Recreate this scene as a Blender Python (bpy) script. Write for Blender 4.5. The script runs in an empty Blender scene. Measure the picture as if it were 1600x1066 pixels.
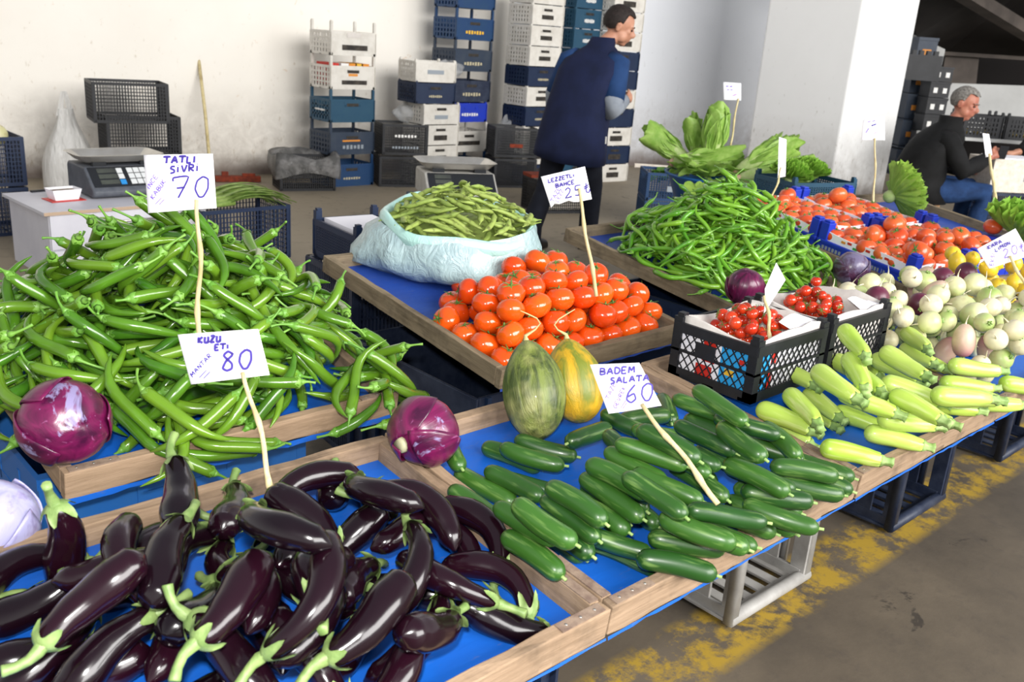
import bpy, math, random
import numpy as np
from mathutils import Vector, Matrix, Quaternion, Euler
PI = math.pi
S = bpy.context.scene
COL = S.collection
# ---------------------------------------------------------------- camera
W, H, FPX = 1600.0, 1066.0, 1450.0
CX, CY, CAMZ = 800.0, 533.0, 1.55
def _hor(x): return 50 + .073 * (x - 800)
def _ray(px, py): return Vector(((px - CX) / FPX, -(py - CY) / FPX, -1.0))
_roll = math.atan(.073); _pitch = math.atan((CY - 50) * math.cos(_roll) / FPX)
_up = Vector((math.sin(_roll) * math.cos(_pitch), math.cos(_roll) * math.cos(_pitch), math.sin(_pitch)))
_X = _ray(2430, _hor(2430)).normalized(); _X = (_X - _up * _X.dot(_up)).normalized()
_Y = _up.cross(_X)
RW = Matrix((_X, _Y, _up))            # camera space -> world
CAM = Vector((0, 0, CAMZ))
cd = bpy.data.cameras.new('camera'); cam = bpy.data.objects.new('camera', cd); COL.objects.link(cam)
cam.matrix_world = Matrix.Translation(CAM) @ RW.to_4x4()
cd.sensor_width = 22.3; cd.lens = FPX * 22.3 / 1600; cd.clip_start = .05; cd.clip_end = 100
cd.dof.use_dof = True; cd.dof.focus_distance = 2.0; cd.dof.aperture_fstop = 5.0
S.camera = cam
FWD = RW @ Vector((0, 0, -1)); RGT = RW @ Vector((1, 0, 0)); UPV = RW @ Vector((0, 1, 0))
def at(px, py, z=0.0):
    v = RW @ _ray(px, py); return CAM + v * ((z - CAMZ) / v.z)
def ata(px, py, D):                  # point on the sight line at depth D
    return CAM + (RW @ _ray(px, py)) * D
def depth(p): return (Vector(p) - CAM).dot(FWD)
def proj(p):
    q = RW.transposed() @ (Vector(p) - CAM); return CX + FPX * q.x / -q.z, CY - FPX * q.y / -q.z
# ---------------------------------------------------------------- world, lights, exposure
vs = S.view_settings; vs.view_transform = 'Standard'; vs.look = 'None'; vs.gamma = 1; vs.use_curve_mapping = False
vs.exposure = 0.4
wd = bpy.data.worlds.new('world'); S.world = wd; wd.use_nodes = True
_n = wd.node_tree.nodes; _l = wd.node_tree.links; _n.clear()
_o = _n.new('ShaderNodeOutputWorld'); _b = _n.new('ShaderNodeBackground'); _b.inputs[0].default_value = (.93, .96, 1, 1); _b.inputs[1].default_value = .68
_l.new(_b.outputs[0], _o.inputs[0])
_tc = _n.new('ShaderNodeTexCoord'); _sx = _n.new('ShaderNodeSeparateXYZ'); _cr = _n.new('ShaderNodeValToRGB'); _l.new(_tc.outputs['Generated'], _sx.inputs[0]); _l.new(_sx.outputs[2], _cr.inputs[0]); _l.new(_cr.outputs[0], _b.inputs[0])
_e = _cr.color_ramp.elements; _e[0].position = .12; _e[0].color = (1, 1, 1, 1); _e[1].position = .75; _e[1].color = (.34, .36, .40, 1)
def area(name, loc, target, sx, sy, power, col=(1, 1, 1)):
    d = bpy.data.lights.new(name, 'AREA'); d.shape = 'RECTANGLE'; d.size = sx; d.size_y = sy; d.energy = power; d.color = col
    o = bpy.data.objects.new(name, d); COL.objects.link(o); o.location = loc
    o.rotation_euler = (Vector(target) - Vector(loc)).to_track_quat('-Z', 'Y').to_euler(); return o
area('daylight_opening', (4, -9, 5.5), (7, 6, 1.6), 13, 5, 2250, (1, .985, .96))
fl = bpy.data.lights.new('camera_flash', 'SPOT'); fl.energy = 95; fl.spot_size = math.radians(105); fl.spot_blend = .6; fl.shadow_soft_size = .03; fl.color = (1, .98, .95)
flo = bpy.data.objects.new('camera_flash', fl); COL.objects.link(flo); flo.location = CAM + UPV * .11 - RGT * .02
flo.rotation_euler = (FWD + UPV*-.02).to_track_quat('-Z', 'Y').to_euler()
# ---------------------------------------------------------------- materials
def lin(h):
    if isinstance(h, str):
        c = [int(h[i:i + 2], 16) / 255 for i in (0, 2, 4)]
        return tuple((x / 12.92 if x <= .04045 else ((x + .055) / 1.055) ** 2.4) for x in c) + (1,)
    return tuple(h) + (1,)
class NT:
    def __init__(s, name):
        s.m = bpy.data.materials.new(name); s.m.use_nodes = True; s.t = s.m.node_tree; s.t.nodes.clear()
        s.out = s.n('ShaderNodeOutputMaterial'); s.b = s.n('ShaderNodeBsdfPrincipled'); s.l(s.b.outputs[0], s.out.inputs[0])
    def n(s, ty, **k):
        x = s.t.nodes.new(ty)
        for a, v in k.items(): setattr(x, a, v)
        return x
    def l(s, a, b): s.t.links.new(a, b)
    def set(s, **k):
        for a, v in k.items(): s.b.inputs[a.replace('_', ' ')].default_value = v
        return s
    def coord(s, kind='Object', scale=(1, 1, 1), loc=(0, 0, 0), rnd=False):
        c = s.n('ShaderNodeTexCoord'); mp = s.n('ShaderNodeMapping'); mp.inputs['Scale'].default_value = scale; mp.inputs['Location'].default_value = loc
        s.l(c.outputs[kind], mp.inputs['Vector'])
        if rnd:
            oi = s.n('ShaderNodeObjectInfo'); mu = s.n('ShaderNodeMath', operation='MULTIPLY'); mu.inputs[1].default_value = 37.0
            s.l(oi.outputs['Random'], mu.inputs[0]); s.l(mu.outputs[0], mp.inputs['Location'])
        return mp.outputs[0]
    def noise(s, vec, scale=5, detail=3, rough=.5, dist=0):
        x = s.n('ShaderNodeTexNoise'); x.inputs['Scale'].default_value = scale; x.inputs['Detail'].default_value = detail
        x.inputs['Roughness'].default_value = rough; x.inputs['Distortion'].default_value = dist
        s.l(vec, x.inputs['Vector']); return x.outputs[0]
    def ramp(s, fac, stops):
        r = s.n('ShaderNodeValToRGB'); e = r.color_ramp.elements
        while len(e) < len(stops): e.new(.5)
        for i, (p, c) in enumerate(stops): e[i].position = p; e[i].color = lin(c)
        s.l(fac, r.inputs[0]); return r.outputs[0]
    def mask(s, fac, lo, hi):
        r = s.n('ShaderNodeMapRange'); r.inputs[1].default_value = lo; r.inputs[2].default_value = hi
        s.l(fac, r.inputs[0]); return r.outputs[0]
    def mix(s, fac, a, b, mode='MIX'):
        x = s.n('ShaderNodeMix', data_type='RGBA', blend_type=mode)
        for v, i in ((fac, 0), (a, 6), (b, 7)):
            if isinstance(v, (int, float)): x.inputs[i].default_value = v
            elif isinstance(v, (str, tuple)): x.inputs[i].default_value = lin(v) if isinstance(v, str) or len(v) == 3 else v
            else: s.l(v, x.inputs[i])
        return x.outputs[2]
    def math(s, op, a, b=0.0):
        x = s.n('ShaderNodeMath', operation=op)
        for v, i in ((a, 0), (b, 1)):
            if isinstance(v, (int, float)): x.inputs[i].default_value = v
            else: s.l(v, x.inputs[i])
        return x.outputs[0]
    def sep(s, v, ax):
        x = s.n('ShaderNodeSeparateXYZ'); s.l(v, x.inputs[0]); return x.outputs[ax]
    def rnd(s): return s.n('ShaderNodeObjectInfo').outputs['Random']
    def col(s, c):
        if isinstance(c, str): s.b.inputs['Base Color'].default_value = lin(c)
        else: s.l(c, s.b.inputs['Base Color'])
        return s
    def bump(s, h, strength=.3, dist=.01):
        x = s.n('ShaderNodeBump'); x.inputs['Strength'].default_value = strength; x.inputs['Distance'].default_value = dist
        s.l(h, x.inputs['Height']); s.l(x.outputs[0], s.b.inputs['Normal']); return s
MT = {}
def plain(name, c, rough=.6, spec=.5, var=None, metal=0, coat=0, nscale=30, bump=0, trans=0, rndvar=False, sss=0):
    t = NT(name); t.set(Roughness=rough, Specular_IOR_Level=spec, Metallic=metal, Coat_Weight=coat, Coat_Roughness=.1)
    if var:
        v = t.coord('Object', rnd=False); f = t.noise(v, nscale, 4, .6)
        cc = t.mix(t.mask(f, .35, .65), c, var)
        if rndvar: cc = t.mix(t.rnd(), cc, t.mix(.55, cc, var))
        t.col(cc)
        if bump: t.bump(f, bump, .003)
    else: t.col(c)
    if trans: t.set(Transmission_Weight=trans)
    if sss: t.set(Subsurface_Weight=sss, Subsurface_Radius=(.02, .01, .006))
    MT[name] = t.m; return t.m
def fruit(name, c1, c2, c3=None, rough=.25, coat=.3, nscale=12, stretch=(1, 1, 1), bump=.05, spec=.5, streak=None, sss=0.0):
    t = NT(name); t.set(Roughness=rough, Coat_Weight=coat, Coat_Roughness=.08, Specular_IOR_Level=spec)
    f = t.noise(t.coord('Object', stretch, rnd=True), nscale, 3, .55)
    a = t.mix(t.mask(f, .3, .7), c1, c2)
    if c3: a = t.mix(t.mask(t.rnd(), .0, 1.0), a, t.mix(.6, a, c3))
    if streak:
        g = t.noise(t.coord('Object', streak[1], rnd=True), streak[2], 2, .5); a = t.mix(t.math('MULTIPLY', t.mask(g, .55, .72), streak[3]), a, streak[0])
    t.col(a)
    if bump: t.bump(f, bump, .004)
    if sss: t.set(Subsurface_Weight=sss, Subsurface_Radius=(.01, .006, .003), Subsurface_Scale=.5)
    MT[name] = t.m; return t.m
# produce
fruit('aubergine', '0f050b', '080307', '230815', rough=.18, coat=.12, nscale=9, bump=.03)
t = NT('aubergine_cap'); t.set(Roughness=.5); t.col(t.mix(t.mask(t.noise(t.coord(rnd=True), 60, 3), .35, .7), '82985a', '617c40')); t.bump(t.noise(t.coord('Object', (30, 90, 90)), 4), .3, .002); MT['aubergine_cap'] = t.m
plain('scar', 'b98d52', .8, var='7a5a38', nscale=60)
fruit('pepper', '42761a', '2b5610', '7c9f28', rough=.22, coat=.35, nscale=14, bump=.04)
fruit('pepper_stem', '6c9c3a', '7ca648', '4f8a2a', rough=.45, coat=0, nscale=40)
fruit('chilli', '5c9a24', '437f1c', '8cb834', rough=.26, coat=.3, nscale=12)
fruit('cucumber', '224a1a', '163a12', '447226', rough=.36, coat=.12, nscale=30, stretch=(.3, 1, 1), bump=.12, streak=('8fb060', (.25, 2, 2), 60, .35))
fruit('courgette', 'b4cf55', '9ec23f', 'c8da74', rough=.34, coat=.15, nscale=20, stretch=(.3, 1.5, 1.5), bump=.05, streak=('dbe69a', (.12, 2, 2), 55, .5))
fruit('courgette_stem', '7f9f52', 'a9bf78', '6d9048', rough=.6, coat=0, nscale=50, bump=.3)
fruit('bean', '93a850', '7d9442', 'a6b45e', rough=.55, coat=0, nscale=30, streak=('4c4a22', (1, 1, 1), 60, .7))
fruit('tomato', 'e44c10', 'd43c08', 'ec6c16', rough=.16, coat=.35, nscale=8, sss=.08)
fruit('tomato_far', 'd85424', 'c84420', 'e0743a', rough=.3, coat=.2, nscale=9)
fruit('cherry_tomato', 'bd2a12', 'a01c0c', 'd0441a', rough=.16, coat=.35, nscale=8)
fruit('tomato_calyx', '4f7a32', '3b6426', '6a8f40', rough=.6, coat=0, nscale=60)
fruit('lemon', 'e6c22a', 'd8ac1c', 'ecd040', rough=.4, coat=.1, nscale=60, bump=.15)
def turnip(name, base, top, blotch, lo=-.1, hi=.5):
    t = NT(name); t.set(Roughness=.42, Coat_Weight=.1)
    v = t.coord('Object'); x = t.sep(v, 0); f = t.noise(t.coord(rnd=True), 18, 4)
    s = t.math('ADD', t.math('MULTIPLY', x, 14.0), f)
    a = t.mix(t.mask(s, lo + .4, hi + .5), base, top)
    a = t.mix(t.math('MULTIPLY', t.mask(t.noise(t.coord(rnd=True), 34, 4), .52, .7), .6), a, blotch)
    t.col(a); t.bump(f, .1, .004); MT[name] = t.m
turnip('turnip_green', 'd5d3a4', '93ae58', 'b3a878'); turnip('turnip_pink', 'd2b5a0', 'a8707a', 'b89a86'); turnip('turnip_purple', '5c2038', '3f1428', '7a3a50', 0, 1)
turnip('turnip_cream', 'dcd3b4', 'c5c08c', 'a8946c')
def cabbage(name, a, b, bloom, amt):
    t = NT(name); t.set(Roughness=.3, Coat_Weight=.12)
    v = t.coord('Object', (1, 1, 1), rnd=True)
    ve = t.n('ShaderNodeTexNoise'); ve.inputs['Scale'].default_value = 9; ve.inputs['Detail'].default_value = 6; ve.inputs['Distortion'].default_value = 1.5; t.l(t.coord('Object', (2.2, 2.2, .35), rnd=True), ve.inputs['Vector'])
    c = t.mix(t.mask(ve.outputs[0], .35, .62), a, b)
    c = t.mix(t.math('MULTIPLY', t.mask(t.noise(t.coord('Object', (5, 5, .8), rnd=True), 11, 4, .6, .8), .62, .68), .35), c, 'b06a9c')
    w = t.noise(v, 11, 5, .7, .6)
    c = t.mix(t.math('MULTIPLY', t.mask(w, .60 - amt, .66 - amt * .6), .85), c, bloom)
    t.col(c); t.bump(ve.outputs[0], .35, .006); MT[name] = t.m
cabbage('red_cabbage', '3a0c2c', '6e1648', '8c86ae', -.03); cabbage('pale_cabbage', '8a7fa6', '6c5c8c', 'a9a8cc', .25)
cabbage('dusty_cabbage', '3a2038', '57304e', '77708e', .12)
plain('cabbage_core', 'c8c6a0', .6, var='8e8a6a')
def melon(name, a, b, c3, wr):
    t = NT(name); t.set(Roughness=.5, Coat_Weight=.08)
    f = t.noise(t.coord('Object', (.35, 3.2, 3.2), rnd=True), 13, 5, .65, .4); g = t.noise(t.coord(rnd=True), 10, 3, .6)
    c = t.mix(t.mask(f, .38, .6), a, b); c = t.mix(t.mask(g, .48, .62), c, t.mix(.6, c, c3)); t.col(c)
    t.bump(f, wr, .008); MT[name] = t.m
melon('green_melon', '6d7a34', '39461e', 'a5a468', 1.0); melon('yellow_melon', 'bd951c', '6c7420', 'cc9c1c', .6)
plain('tendril', 'b8a874', .7); 
def leaf(name, a, b, rib):
    t = NT(name); t.set(Roughness=.42, Specular_IOR_Level=.4)
    f = t.noise(t.coord(), 22, 4, .6); c = t.mix(t.mask(f, .35, .65), a, b)
    v = t.coord('Object'); t.col(c); t.bump(t.noise(t.coord(), 60, 3), .5, .004)
    tr = t.n('ShaderNodeBsdfTranslucent'); t.l(c, tr.inputs[0]); mx = t.n('ShaderNodeMixShader'); mx.inputs[0].default_value = .3
    t.l(t.b.outputs[0], mx.inputs[1]); t.l(tr.outputs[0], mx.inputs[2]); t.l(mx.outputs[0], t.out.inputs[0]); MT[name] = t.m
leaf('romaine', 'a9c968', '8ab44a', 'd4dca0'); leaf('romaine_heart', 'ccd99a', 'b0cc78', 'd4dca0'); leaf('curly_leaf', '9cc850', '78ac38', 'd4dca0'); leaf('pale_leaf', 'a9c85a', '8cb544', 'd4dca0')
leaf('dark_leaf', '5f8f38', '4a7a2c', 'a0b070'); leaf('leek', '7fa04a', 'a5b96a', 'd0d8a0')
plain('lettuce_butt', 'd3b59a', .7, var='b98a70')
# wood / plastic / paper
def wood(name, a, b, c3, scale=1.0, ax=0):
    t = NT(name); t.set(Roughness=.85, Specular_IOR_Level=.2)
    st = [14, 14, 14]; st[ax] = 1.1
    f = t.noise(t.coord('Object', tuple(st), rnd=True), 5 * scale, 6, .7, .3); g = t.noise(t.coord(rnd=True), 9, 4, .6)
    c = t.mix(t.mask(f, .3, .7), a, b); c = t.mix(t.math('MULTIPLY', t.mask(g, .5, .72), .75), c, c3); t.col(c); t.bump(f, .5, .004); MT[name] = t.m
for ax, sfx in ((0, ''), (1, '_y')):
    wood('board' + sfx, 'a88f76', '826c56', '52463a', ax=ax); wood('old_board' + sfx, '93846c', '6d5f4c', '4a4238', ax=ax)
wood('stick', 'dccfa4', 'c2ad78', '8a7448', ax=2)
plain('bracket', '6d5a50', .7, .3, '8d7a6a', nscale=50)
plain('nail', '9a9590', .4, metal=.8)
def liner(name, a, b):
    t = NT(name); t.set(Roughness=.42, Specular_IOR_Level=.35)
    f = t.noise(t.coord(), 5, 4, .6); c = t.mix(t.mask(f, .3, .7), a, b)
    c = t.mix(t.math('MULTIPLY', t.mask(t.noise(t.coord('Object', (1, 4, 1)), 24, 5, .75), .6, .75), .5), c, '6d6a66'); t.col(c)
    t.bump(t.noise(t.coord('Object', (1, 3, 1)), 14, 4), .25, .006); MT[name] = t.m
liner('blue_sheet', '1461c4', '1a55b0'); liner('blue_sheet_dim', '2349a0', '2a4490')  # flash brightness put into the first blue; second is its dimmer back-row copy
def plastic(name, a, b, rough=.5, spec=.4):
    t = NT(name); t.set(Roughness=rough, Specular_IOR_Level=spec)
    f = t.noise(t.coord(rnd=True), 9, 5, .7); t.col(t.mix(t.mask(f, .4, .75), a, b)); MT[name] = t.m
plastic('navy_plastic', '122240', '1a2c46'); plastic('blue_plastic', '173a64', '1e3f60'); plastic('teal_plastic', '1e465f', '274d62')
plastic('slate_plastic', '2a3648', '39424e'); plastic('black_plastic', '15161a', '24252a'); plastic('white_plastic', 'd6d2ca', 'c0bab0')
plastic('grey_plastic', 'a8a6a2', '8d8a86'); plastic('royal_plastic', '1634b4', '22389c'); plastic('tub_plastic', '14508e', '1a5a96', .35)
plastic('light_blue_plastic', '3a8ad0', '3079c0'); plastic('bright_blue_crate', '1c5ea8', '2560a0'); plastic('dark_navy_worn', '1a2338', '3a4254')
t = NT('clear_film'); t.set(Roughness=.2, Alpha=.38); t.col('d8dadc'); t.bump(t.noise(t.coord(), 30, 4, .7, 1), 1, .02); MT['clear_film'] = t.m
t = NT('grey_film'); t.set(Roughness=.3, Alpha=.75); t.col(t.mix(t.mask(t.noise(t.coord(), 12, 4), .4, .6), '5d5c5a', '868482')); t.bump(t.noise(t.coord(), 26, 4, .7, 1), 1, .02); MT['grey_film'] = t.m
t = NT('carrier_film'); t.set(Roughness=.35, Alpha=.8); t.col('cfcdc9'); t.bump(t.noise(t.coord('Object', (3, 3, .6)), 9, 4, .6, .5), .8, .03); MT['carrier_film'] = t.m
plain('paper', 'f2eff4', .75, .2); plain('card', 'f4f2f6', .6, .3); plain('card_grey', 'd2ccc6', .7, .2, 'c4beb8')
plain('ink', '3a2a8c', .6); plain('ink_light', '7058b8', .6); plain('ink_pink', 'a06ab0', .6)
plain('carton', 'c9a27c', .8, .2, 'b08862'); plain('carton_white', 'e2d8cc', .7, .2, 'd0c4b4'); plain('carton_pink', 'd8b49c', .8)
plain('print_red', 'c0281c', .5); plain('print_cyan', '2a9ad8', .5); plain('print_green', '3a9a3a', .6); plain('print_white', 'e8e6e2', .6); plain('print_grey', '8c949c', .6)
plain('print_sand', 'b8ae90', .6); plain('print_orange', 'd88a2c', .6); plain('print_dark', '2a2826', .6, .2, '48423c'); plain('print_yellow', 'e0b030', .6)
plain('steel', 'cfccc6', .38, .5, 'b5b0a8', metal=.75, nscale=6); plain('scale_grey', '4c5058', .5, .4, '5c5f66'); plain('scale_light', 'b8b6b0', .45, .4, 'a5a29c'); plain('scale_dark', '202226', .3)
plain('key_white', 'd6d8d8', .5); plain('key_blue', '2a8ad0', .5); plain('key_green', '209a48', .5)
plain('display', '3a3c3a', .15, .6, '4c5048', nscale=8); plain('chipboard_white', 'cccbd2', .45, .4, 'c0bfc8', nscale=3); plain('chipboard_edge', 'b09880', .7)
plain('rust', '8a3a24', .8, .2, '5a2a20', nscale=20)
t = NT('bag_film'); t.set(Roughness=.3, Coat_Weight=.2, Alpha=1.0)
f = t.noise(t.coord(), 7, 4, .6); t.col(t.mix(t.math('MULTIPLY', t.mask(t.noise(t.coord('Object', (1, 1, .5)), 5, 5, .7), .58, .74), .5), t.mix(t.mask(f, .3, .7), 'b4cccc', '98b0b6'), '8a7a6a'))
t.bump(t.noise(t.coord('Object', (1.2, 1.2, .8)), 16, 4, .6, 1.2), .7, .018); MT['bag_film'] = t.m
t = NT('bag_rim_film'); t.set(Roughness=.3, Coat_Weight=.2); t.col('b2dcd4'); t.bump(t.noise(t.coord(), 24, 4, .6, 1.0), .5, .01); MT['bag_rim_film'] = t.m
# people
plain('skin', 'bd8a70', .5, .4, 'ad7a62', nscale=14); plain('skin_ruddy', 'b47860', .5, .4, 'a06050', nscale=14); plain('dark_hair', '1c1614', .7, .3, '2c2320', nscale=60, bump=.8); plain('grey_hair', '8c8882', .8, .2, '5c5854', nscale=60, bump=.6)
plain('navy_vest', '161c34', .85, .2, '1b2240', nscale=7); plain('blue_sleeve', '24406c', .85, .2, '1f3860', nscale=10); plain('grey_sleeve', '8e949c', .85, .2, '7c828c', nscale=9)
plain('dark_trousers', '15171f', .85, .2, '1d202a', nscale=9); plain('shoe', '14100e', .45); plain('shoe_brown', '2c1c14', .5); plain('black_coat', '121212', .8, .2, '1b1b1c', nscale=9); plain('jeans', '26406a', .85, .2, '1c3052', nscale=10); plain('eye', '1a1210', .3)
plain('pale_tag', 'c9c6c0', .5)
# ---------------------------------------------------------------- mesh building
def smoothstep(a, b, x):
    x = min(1, max(0, (x - a) / (b - a))); return x * x * (3 - 2 * x)
class MB:
    def __init__(s): s.v = []; s.f = []; s.m = []; s.mi = 0
    def grid(s, P, wrap=False, capa=False, capb=False):
        n0 = len(s.v); R = len(P); C = len(P[0])
        for r in P: s.v += [tuple(p) for p in r]
        for i in range(R - 1):
            for j in range(C if wrap else C - 1):
                k = (j + 1) % C; s.f.append((n0 + i * C + j, n0 + i * C + k, n0 + (i + 1) * C + k, n0 + (i + 1) * C + j)); s.m.append(s.mi)
        if capa: s.f.append(tuple(n0 + j for j in reversed(range(C)))); s.m.append(s.mi)
        if capb: s.f.append(tuple(n0 + (R - 1) * C + j for j in range(C))); s.m.append(s.mi)
        return s
    def box(s, c, d, mat=None, taper=None):
        n0 = len(s.v); M = mat or Matrix()
        for z in (-1, 1):
            for y in (-1, 1):
                for x in (-1, 1):
                    k = taper if (taper and z < 0) else (1, 1)
                    s.v.append(tuple(M @ Vector((c[0] + x * d[0] / 2 * k[0], c[1] + y * d[1] / 2 * k[1], c[2] + z * d[2] / 2))))
        for q in ((0, 2, 3, 1), (4, 5, 7, 6), (0, 1, 5, 4), (2, 6, 7, 3), (0, 4, 6, 2), (1, 3, 7, 5)):
            s.f.append(tuple(n0 + i for i in q)); s.m.append(s.mi)
        return s
    def bar(s, a, b, w, h=None, up=(0, 0, 1)):
        a = Vector(a); b = Vector(b); h = h or w; t = (b - a); L = t.length; t.normalize(); u = Vector(up)
        r = t.cross(u); r = r.normalized() if r.length > 1e-4 else Vector((1, 0, 0)); u = r.cross(t)
        M = Matrix.Translation((a + b) / 2) @ Matrix((r, t, u)).transposed().to_4x4()
        return s.box((0, 0, 0), (w, L, h), M)
    def tube(s, pts, rad, n=8, caps=True, ell=None, mod=None):
        pts = [Vector(p) for p in pts]; K = len(pts)
        if not hasattr(rad, '__len__'): rad = [rad] * K
        T = [(pts[min(i + 1, K - 1)] - pts[max(i - 1, 0)]).normalized() for i in range(K)]
        u = Vector((0, 0, 1)) if abs(T[0].z) < .9 else Vector((0, 1, 0)); rows = []
        for i in range(K):
            u = (u - T[i] * u.dot(T[i])).normalized(); w = T[i].cross(u)
            r = rad[i]; ra, rb = (r if hasattr(r, '__len__') else (r, r))
            rows.append([pts[i] + w * (ra * math.cos(a) * (mod(i / (K - 1), a) if mod else 1)) + u * (rb * math.sin(a) * (mod(i / (K - 1), a) if mod else 1)) for a in (2 * PI * j / n for j in range(n))])
        return s.grid(rows, True, caps, caps)
    def ball(s, c, r, n=12, m=8, M=None):
        rx, ry, rz = r if hasattr(r, '__len__') else (r, r, r); c = Vector(c); rows = []
        for i in range(1, m):
            t = PI * i / m - PI / 2; q = [Vector((rx * math.cos(t) * math.cos(a), ry * math.cos(t) * math.sin(a), rz * math.sin(t))) for a in (2 * PI * j / n for j in range(n))]
            rows.append([c + (M @ p if M else p) for p in q])
        return s.grid(rows, True, True, True)
    def add(s, o, M=None):
        n0 = len(s.v); s.v += [tuple(M @ Vector(p)) if M else p for p in o.v]
        s.f += [tuple(i + n0 for i in f) for f in o.f]; s.m += [s.mi] * len(o.f); return s
    def mesh(s, name, mats, smooth=True):
        me = bpy.data.meshes.new(name); me.from_pydata(s.v, [], s.f)
        for m in (mats if isinstance(mats, (list, tuple)) else [mats]): me.materials.append(MT[m])
        if max(s.m, default=0): me.polygons.foreach_set('material_index', s.m)
        if smooth: me.polygons.foreach_set('use_smooth', [True] * len(me.polygons))
        me.update(); return me
    def obj(s, name, mats, parent=None, smooth=False, loc=None, rot=None):
        return link(name, s.mesh(name, mats, smooth), parent, loc, rot)
def link(name, me, parent=None, loc=None, rot=None):
    o = bpy.data.objects.new(name, me); COL.objects.link(o)
    if parent is not None: o.parent = parent
    if loc is not None: o.location = loc
    if rot is not None: o.rotation_euler = rot
    return o
def tag(o, label=None, cat=None, group=None, kind=None):
    if label: o['label'] = label
    if cat: o['category'] = cat
    if group: o['group'] = group
    if kind: o['kind'] = kind
    return o
def thing(name, label, cat, loc=(0, 0, 0), rot=(0, 0, 0), group=None):
    return tag(link(name, None, None, loc, rot), label, cat, group)
def struct_(o): o['kind'] = 'structure'; return o
def bevel(o, w=.003, seg=2):
    m = o.modifiers.new('bevel', 'BEVEL'); m.width = w; m.segments = seg; m.limit_method = 'ANGLE'; return o
# a body swept along a curved spine, with a cap (calyx) that follows its surface
class Spine:
    def __init__(s, L, bend, rad, wob=0, seed=0, n=14, sbend=0, squash=1):
        r = random.Random(seed); s.L = L; s.rad = rad; s.sq = squash
        a, b = r.uniform(0, 6), r.uniform(0, 6)
        s.p = lambda t: Vector((L * (t - .5), bend * (1 - 4 * (t - .5) ** 2) * L + sbend * L * math.sin(2 * PI * t) + wob * math.sin(5 * t + a), wob * math.sin(7 * t + b)))
    def fr(s, t):
        T = (s.p(min(1, t + .01)) - s.p(max(0, t - .01))).normalized(); u = (Vector((0, 0, 1)) - T * T.z).normalized(); return s.p(t), T, u, T.cross(u)
    def pt(s, t, a, k=1.0, off=0):
        P, T, u, w = s.fr(t); r = s.rad(t, a) * k + off; return P + w * (r * math.cos(a)) + u * (r * math.sin(a) * s.sq)
    def body(s, R=14, n=12, mb=None):
        mb = mb or MB(); ts = [.5 - .5 * math.cos(PI * i / R) for i in range(R + 1)]; ts[0] = .004; ts[-1] = .996
        return mb.grid([[s.pt(t, 2 * PI * j / n) for j in range(n)] for t in ts], True, True, True)
def prof(pts):
    xs = [p[0] for p in pts]; ys = [p[1] for p in pts]
    def f(t):
        for i in range(len(xs) - 1):
            if t <= xs[i + 1]:
                u = (t - xs[i]) / (xs[i + 1] - xs[i]); u = u * u * (3 - 2 * u); return ys[i] + (ys[i + 1] - ys[i]) * u
        return ys[-1]
    return f
def rnd_end(t, e=.06):     # rounds both ends
    k = 1.0
    if t < e: k *= math.sqrt(max(0, 1 - (1 - t / e) ** 2))
    if t > 1 - e: k *= math.sqrt(max(0, 1 - (1 - (1 - t) / e) ** 2))
    return max(k, .02)
VAR = {}     # kind -> list of (part name, mesh) tuples, the first is the body
HULL = {}
def mk_peppers():
    r = random.Random(3); L_ = []
    for v in range(8):
        L = r.uniform(.14, .205); R = r.uniform(.0115, .0145); bend = r.choice([-1, 1]) * r.uniform(.02, .26); sb = r.uniform(-.06, .06)
        pr = prof([(0, .15), (.15, .5), (.4, .84), (.8, 1), (.95, .96), (1, .5)]); ph = r.uniform(0, 6)
        s = Spine(L, bend, lambda t, a, pr=pr, R=R, ph=ph: R * pr(t) * rnd_end(t, .05) * (1 + .07 * math.sin(3 * a + ph) * t + .05 * math.sin(9 * t + ph)), .0022, v, sbend=sb)
        b = s.body(13, 10).mesh('green_pepper', 'pepper')
        st = MB(); n = 10
        st.grid([[s.pt(1 - q * .07 * (1 + .25 * math.cos(5 * a)), a, 1.06) for a in (2 * PI * j / n for j in range(n))] for q in (.0, .5, 1)], True)
        P, T, u, w = s.fr(.99); cv = w * r.uniform(-.5, .5) + u * r.uniform(-.3, .3); ll = r.uniform(.025, .045)
        st.tube([P - T * .003] + [P + T * ll * q + cv * ll * q * q * 1.2 for q in (.1, .25, .5, .75, .97, 1)], [.0085, .0052, .003, .0025, .0025, .0033, .0032], 7)
        L_.append([('green_pepper', b), ('stem', st.mesh('stem', 'pepper_stem'))])
    VAR['pepper'] = L_
def mk_chillies():
    r = random.Random(5); L_ = []
    for v in range(8):
        L = r.uniform(.14, .20); R = r.uniform(.0080, .0100); bend = r.choice([-1, 1]) * r.uniform(.08, .34); sb = r.uniform(-.12, .12)
        pr = prof([(0, .15), (.2, .55), (.6, .95), (.95, 1), (1, .5)])
        s = Spine(L, bend, lambda t, a, pr=pr, R=R: R * pr(t) * rnd_end(t, .04) * (1 + .08 * math.sin(14 * t)), .004, v, sbend=sb)
        b = s.body(14, 8).mesh('thin_green_chilli', 'chilli')
        st = MB(); P, T, u, w = s.fr(.99); cv = w * r.uniform(-.7, .7); ll = r.uniform(.025, .04)
        st.tube([P - T * .006, P - T * .001] + [P + T * ll * q + cv * ll * q * q for q in (.15, .5, 1)], [.0058, .006, .0028, .0018, .0022], 6)
        L_.append([('thin_green_chilli', b), ('stem', st.mesh('stem', 'pepper_stem'))])
    VAR['chilli'] = L_
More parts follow.
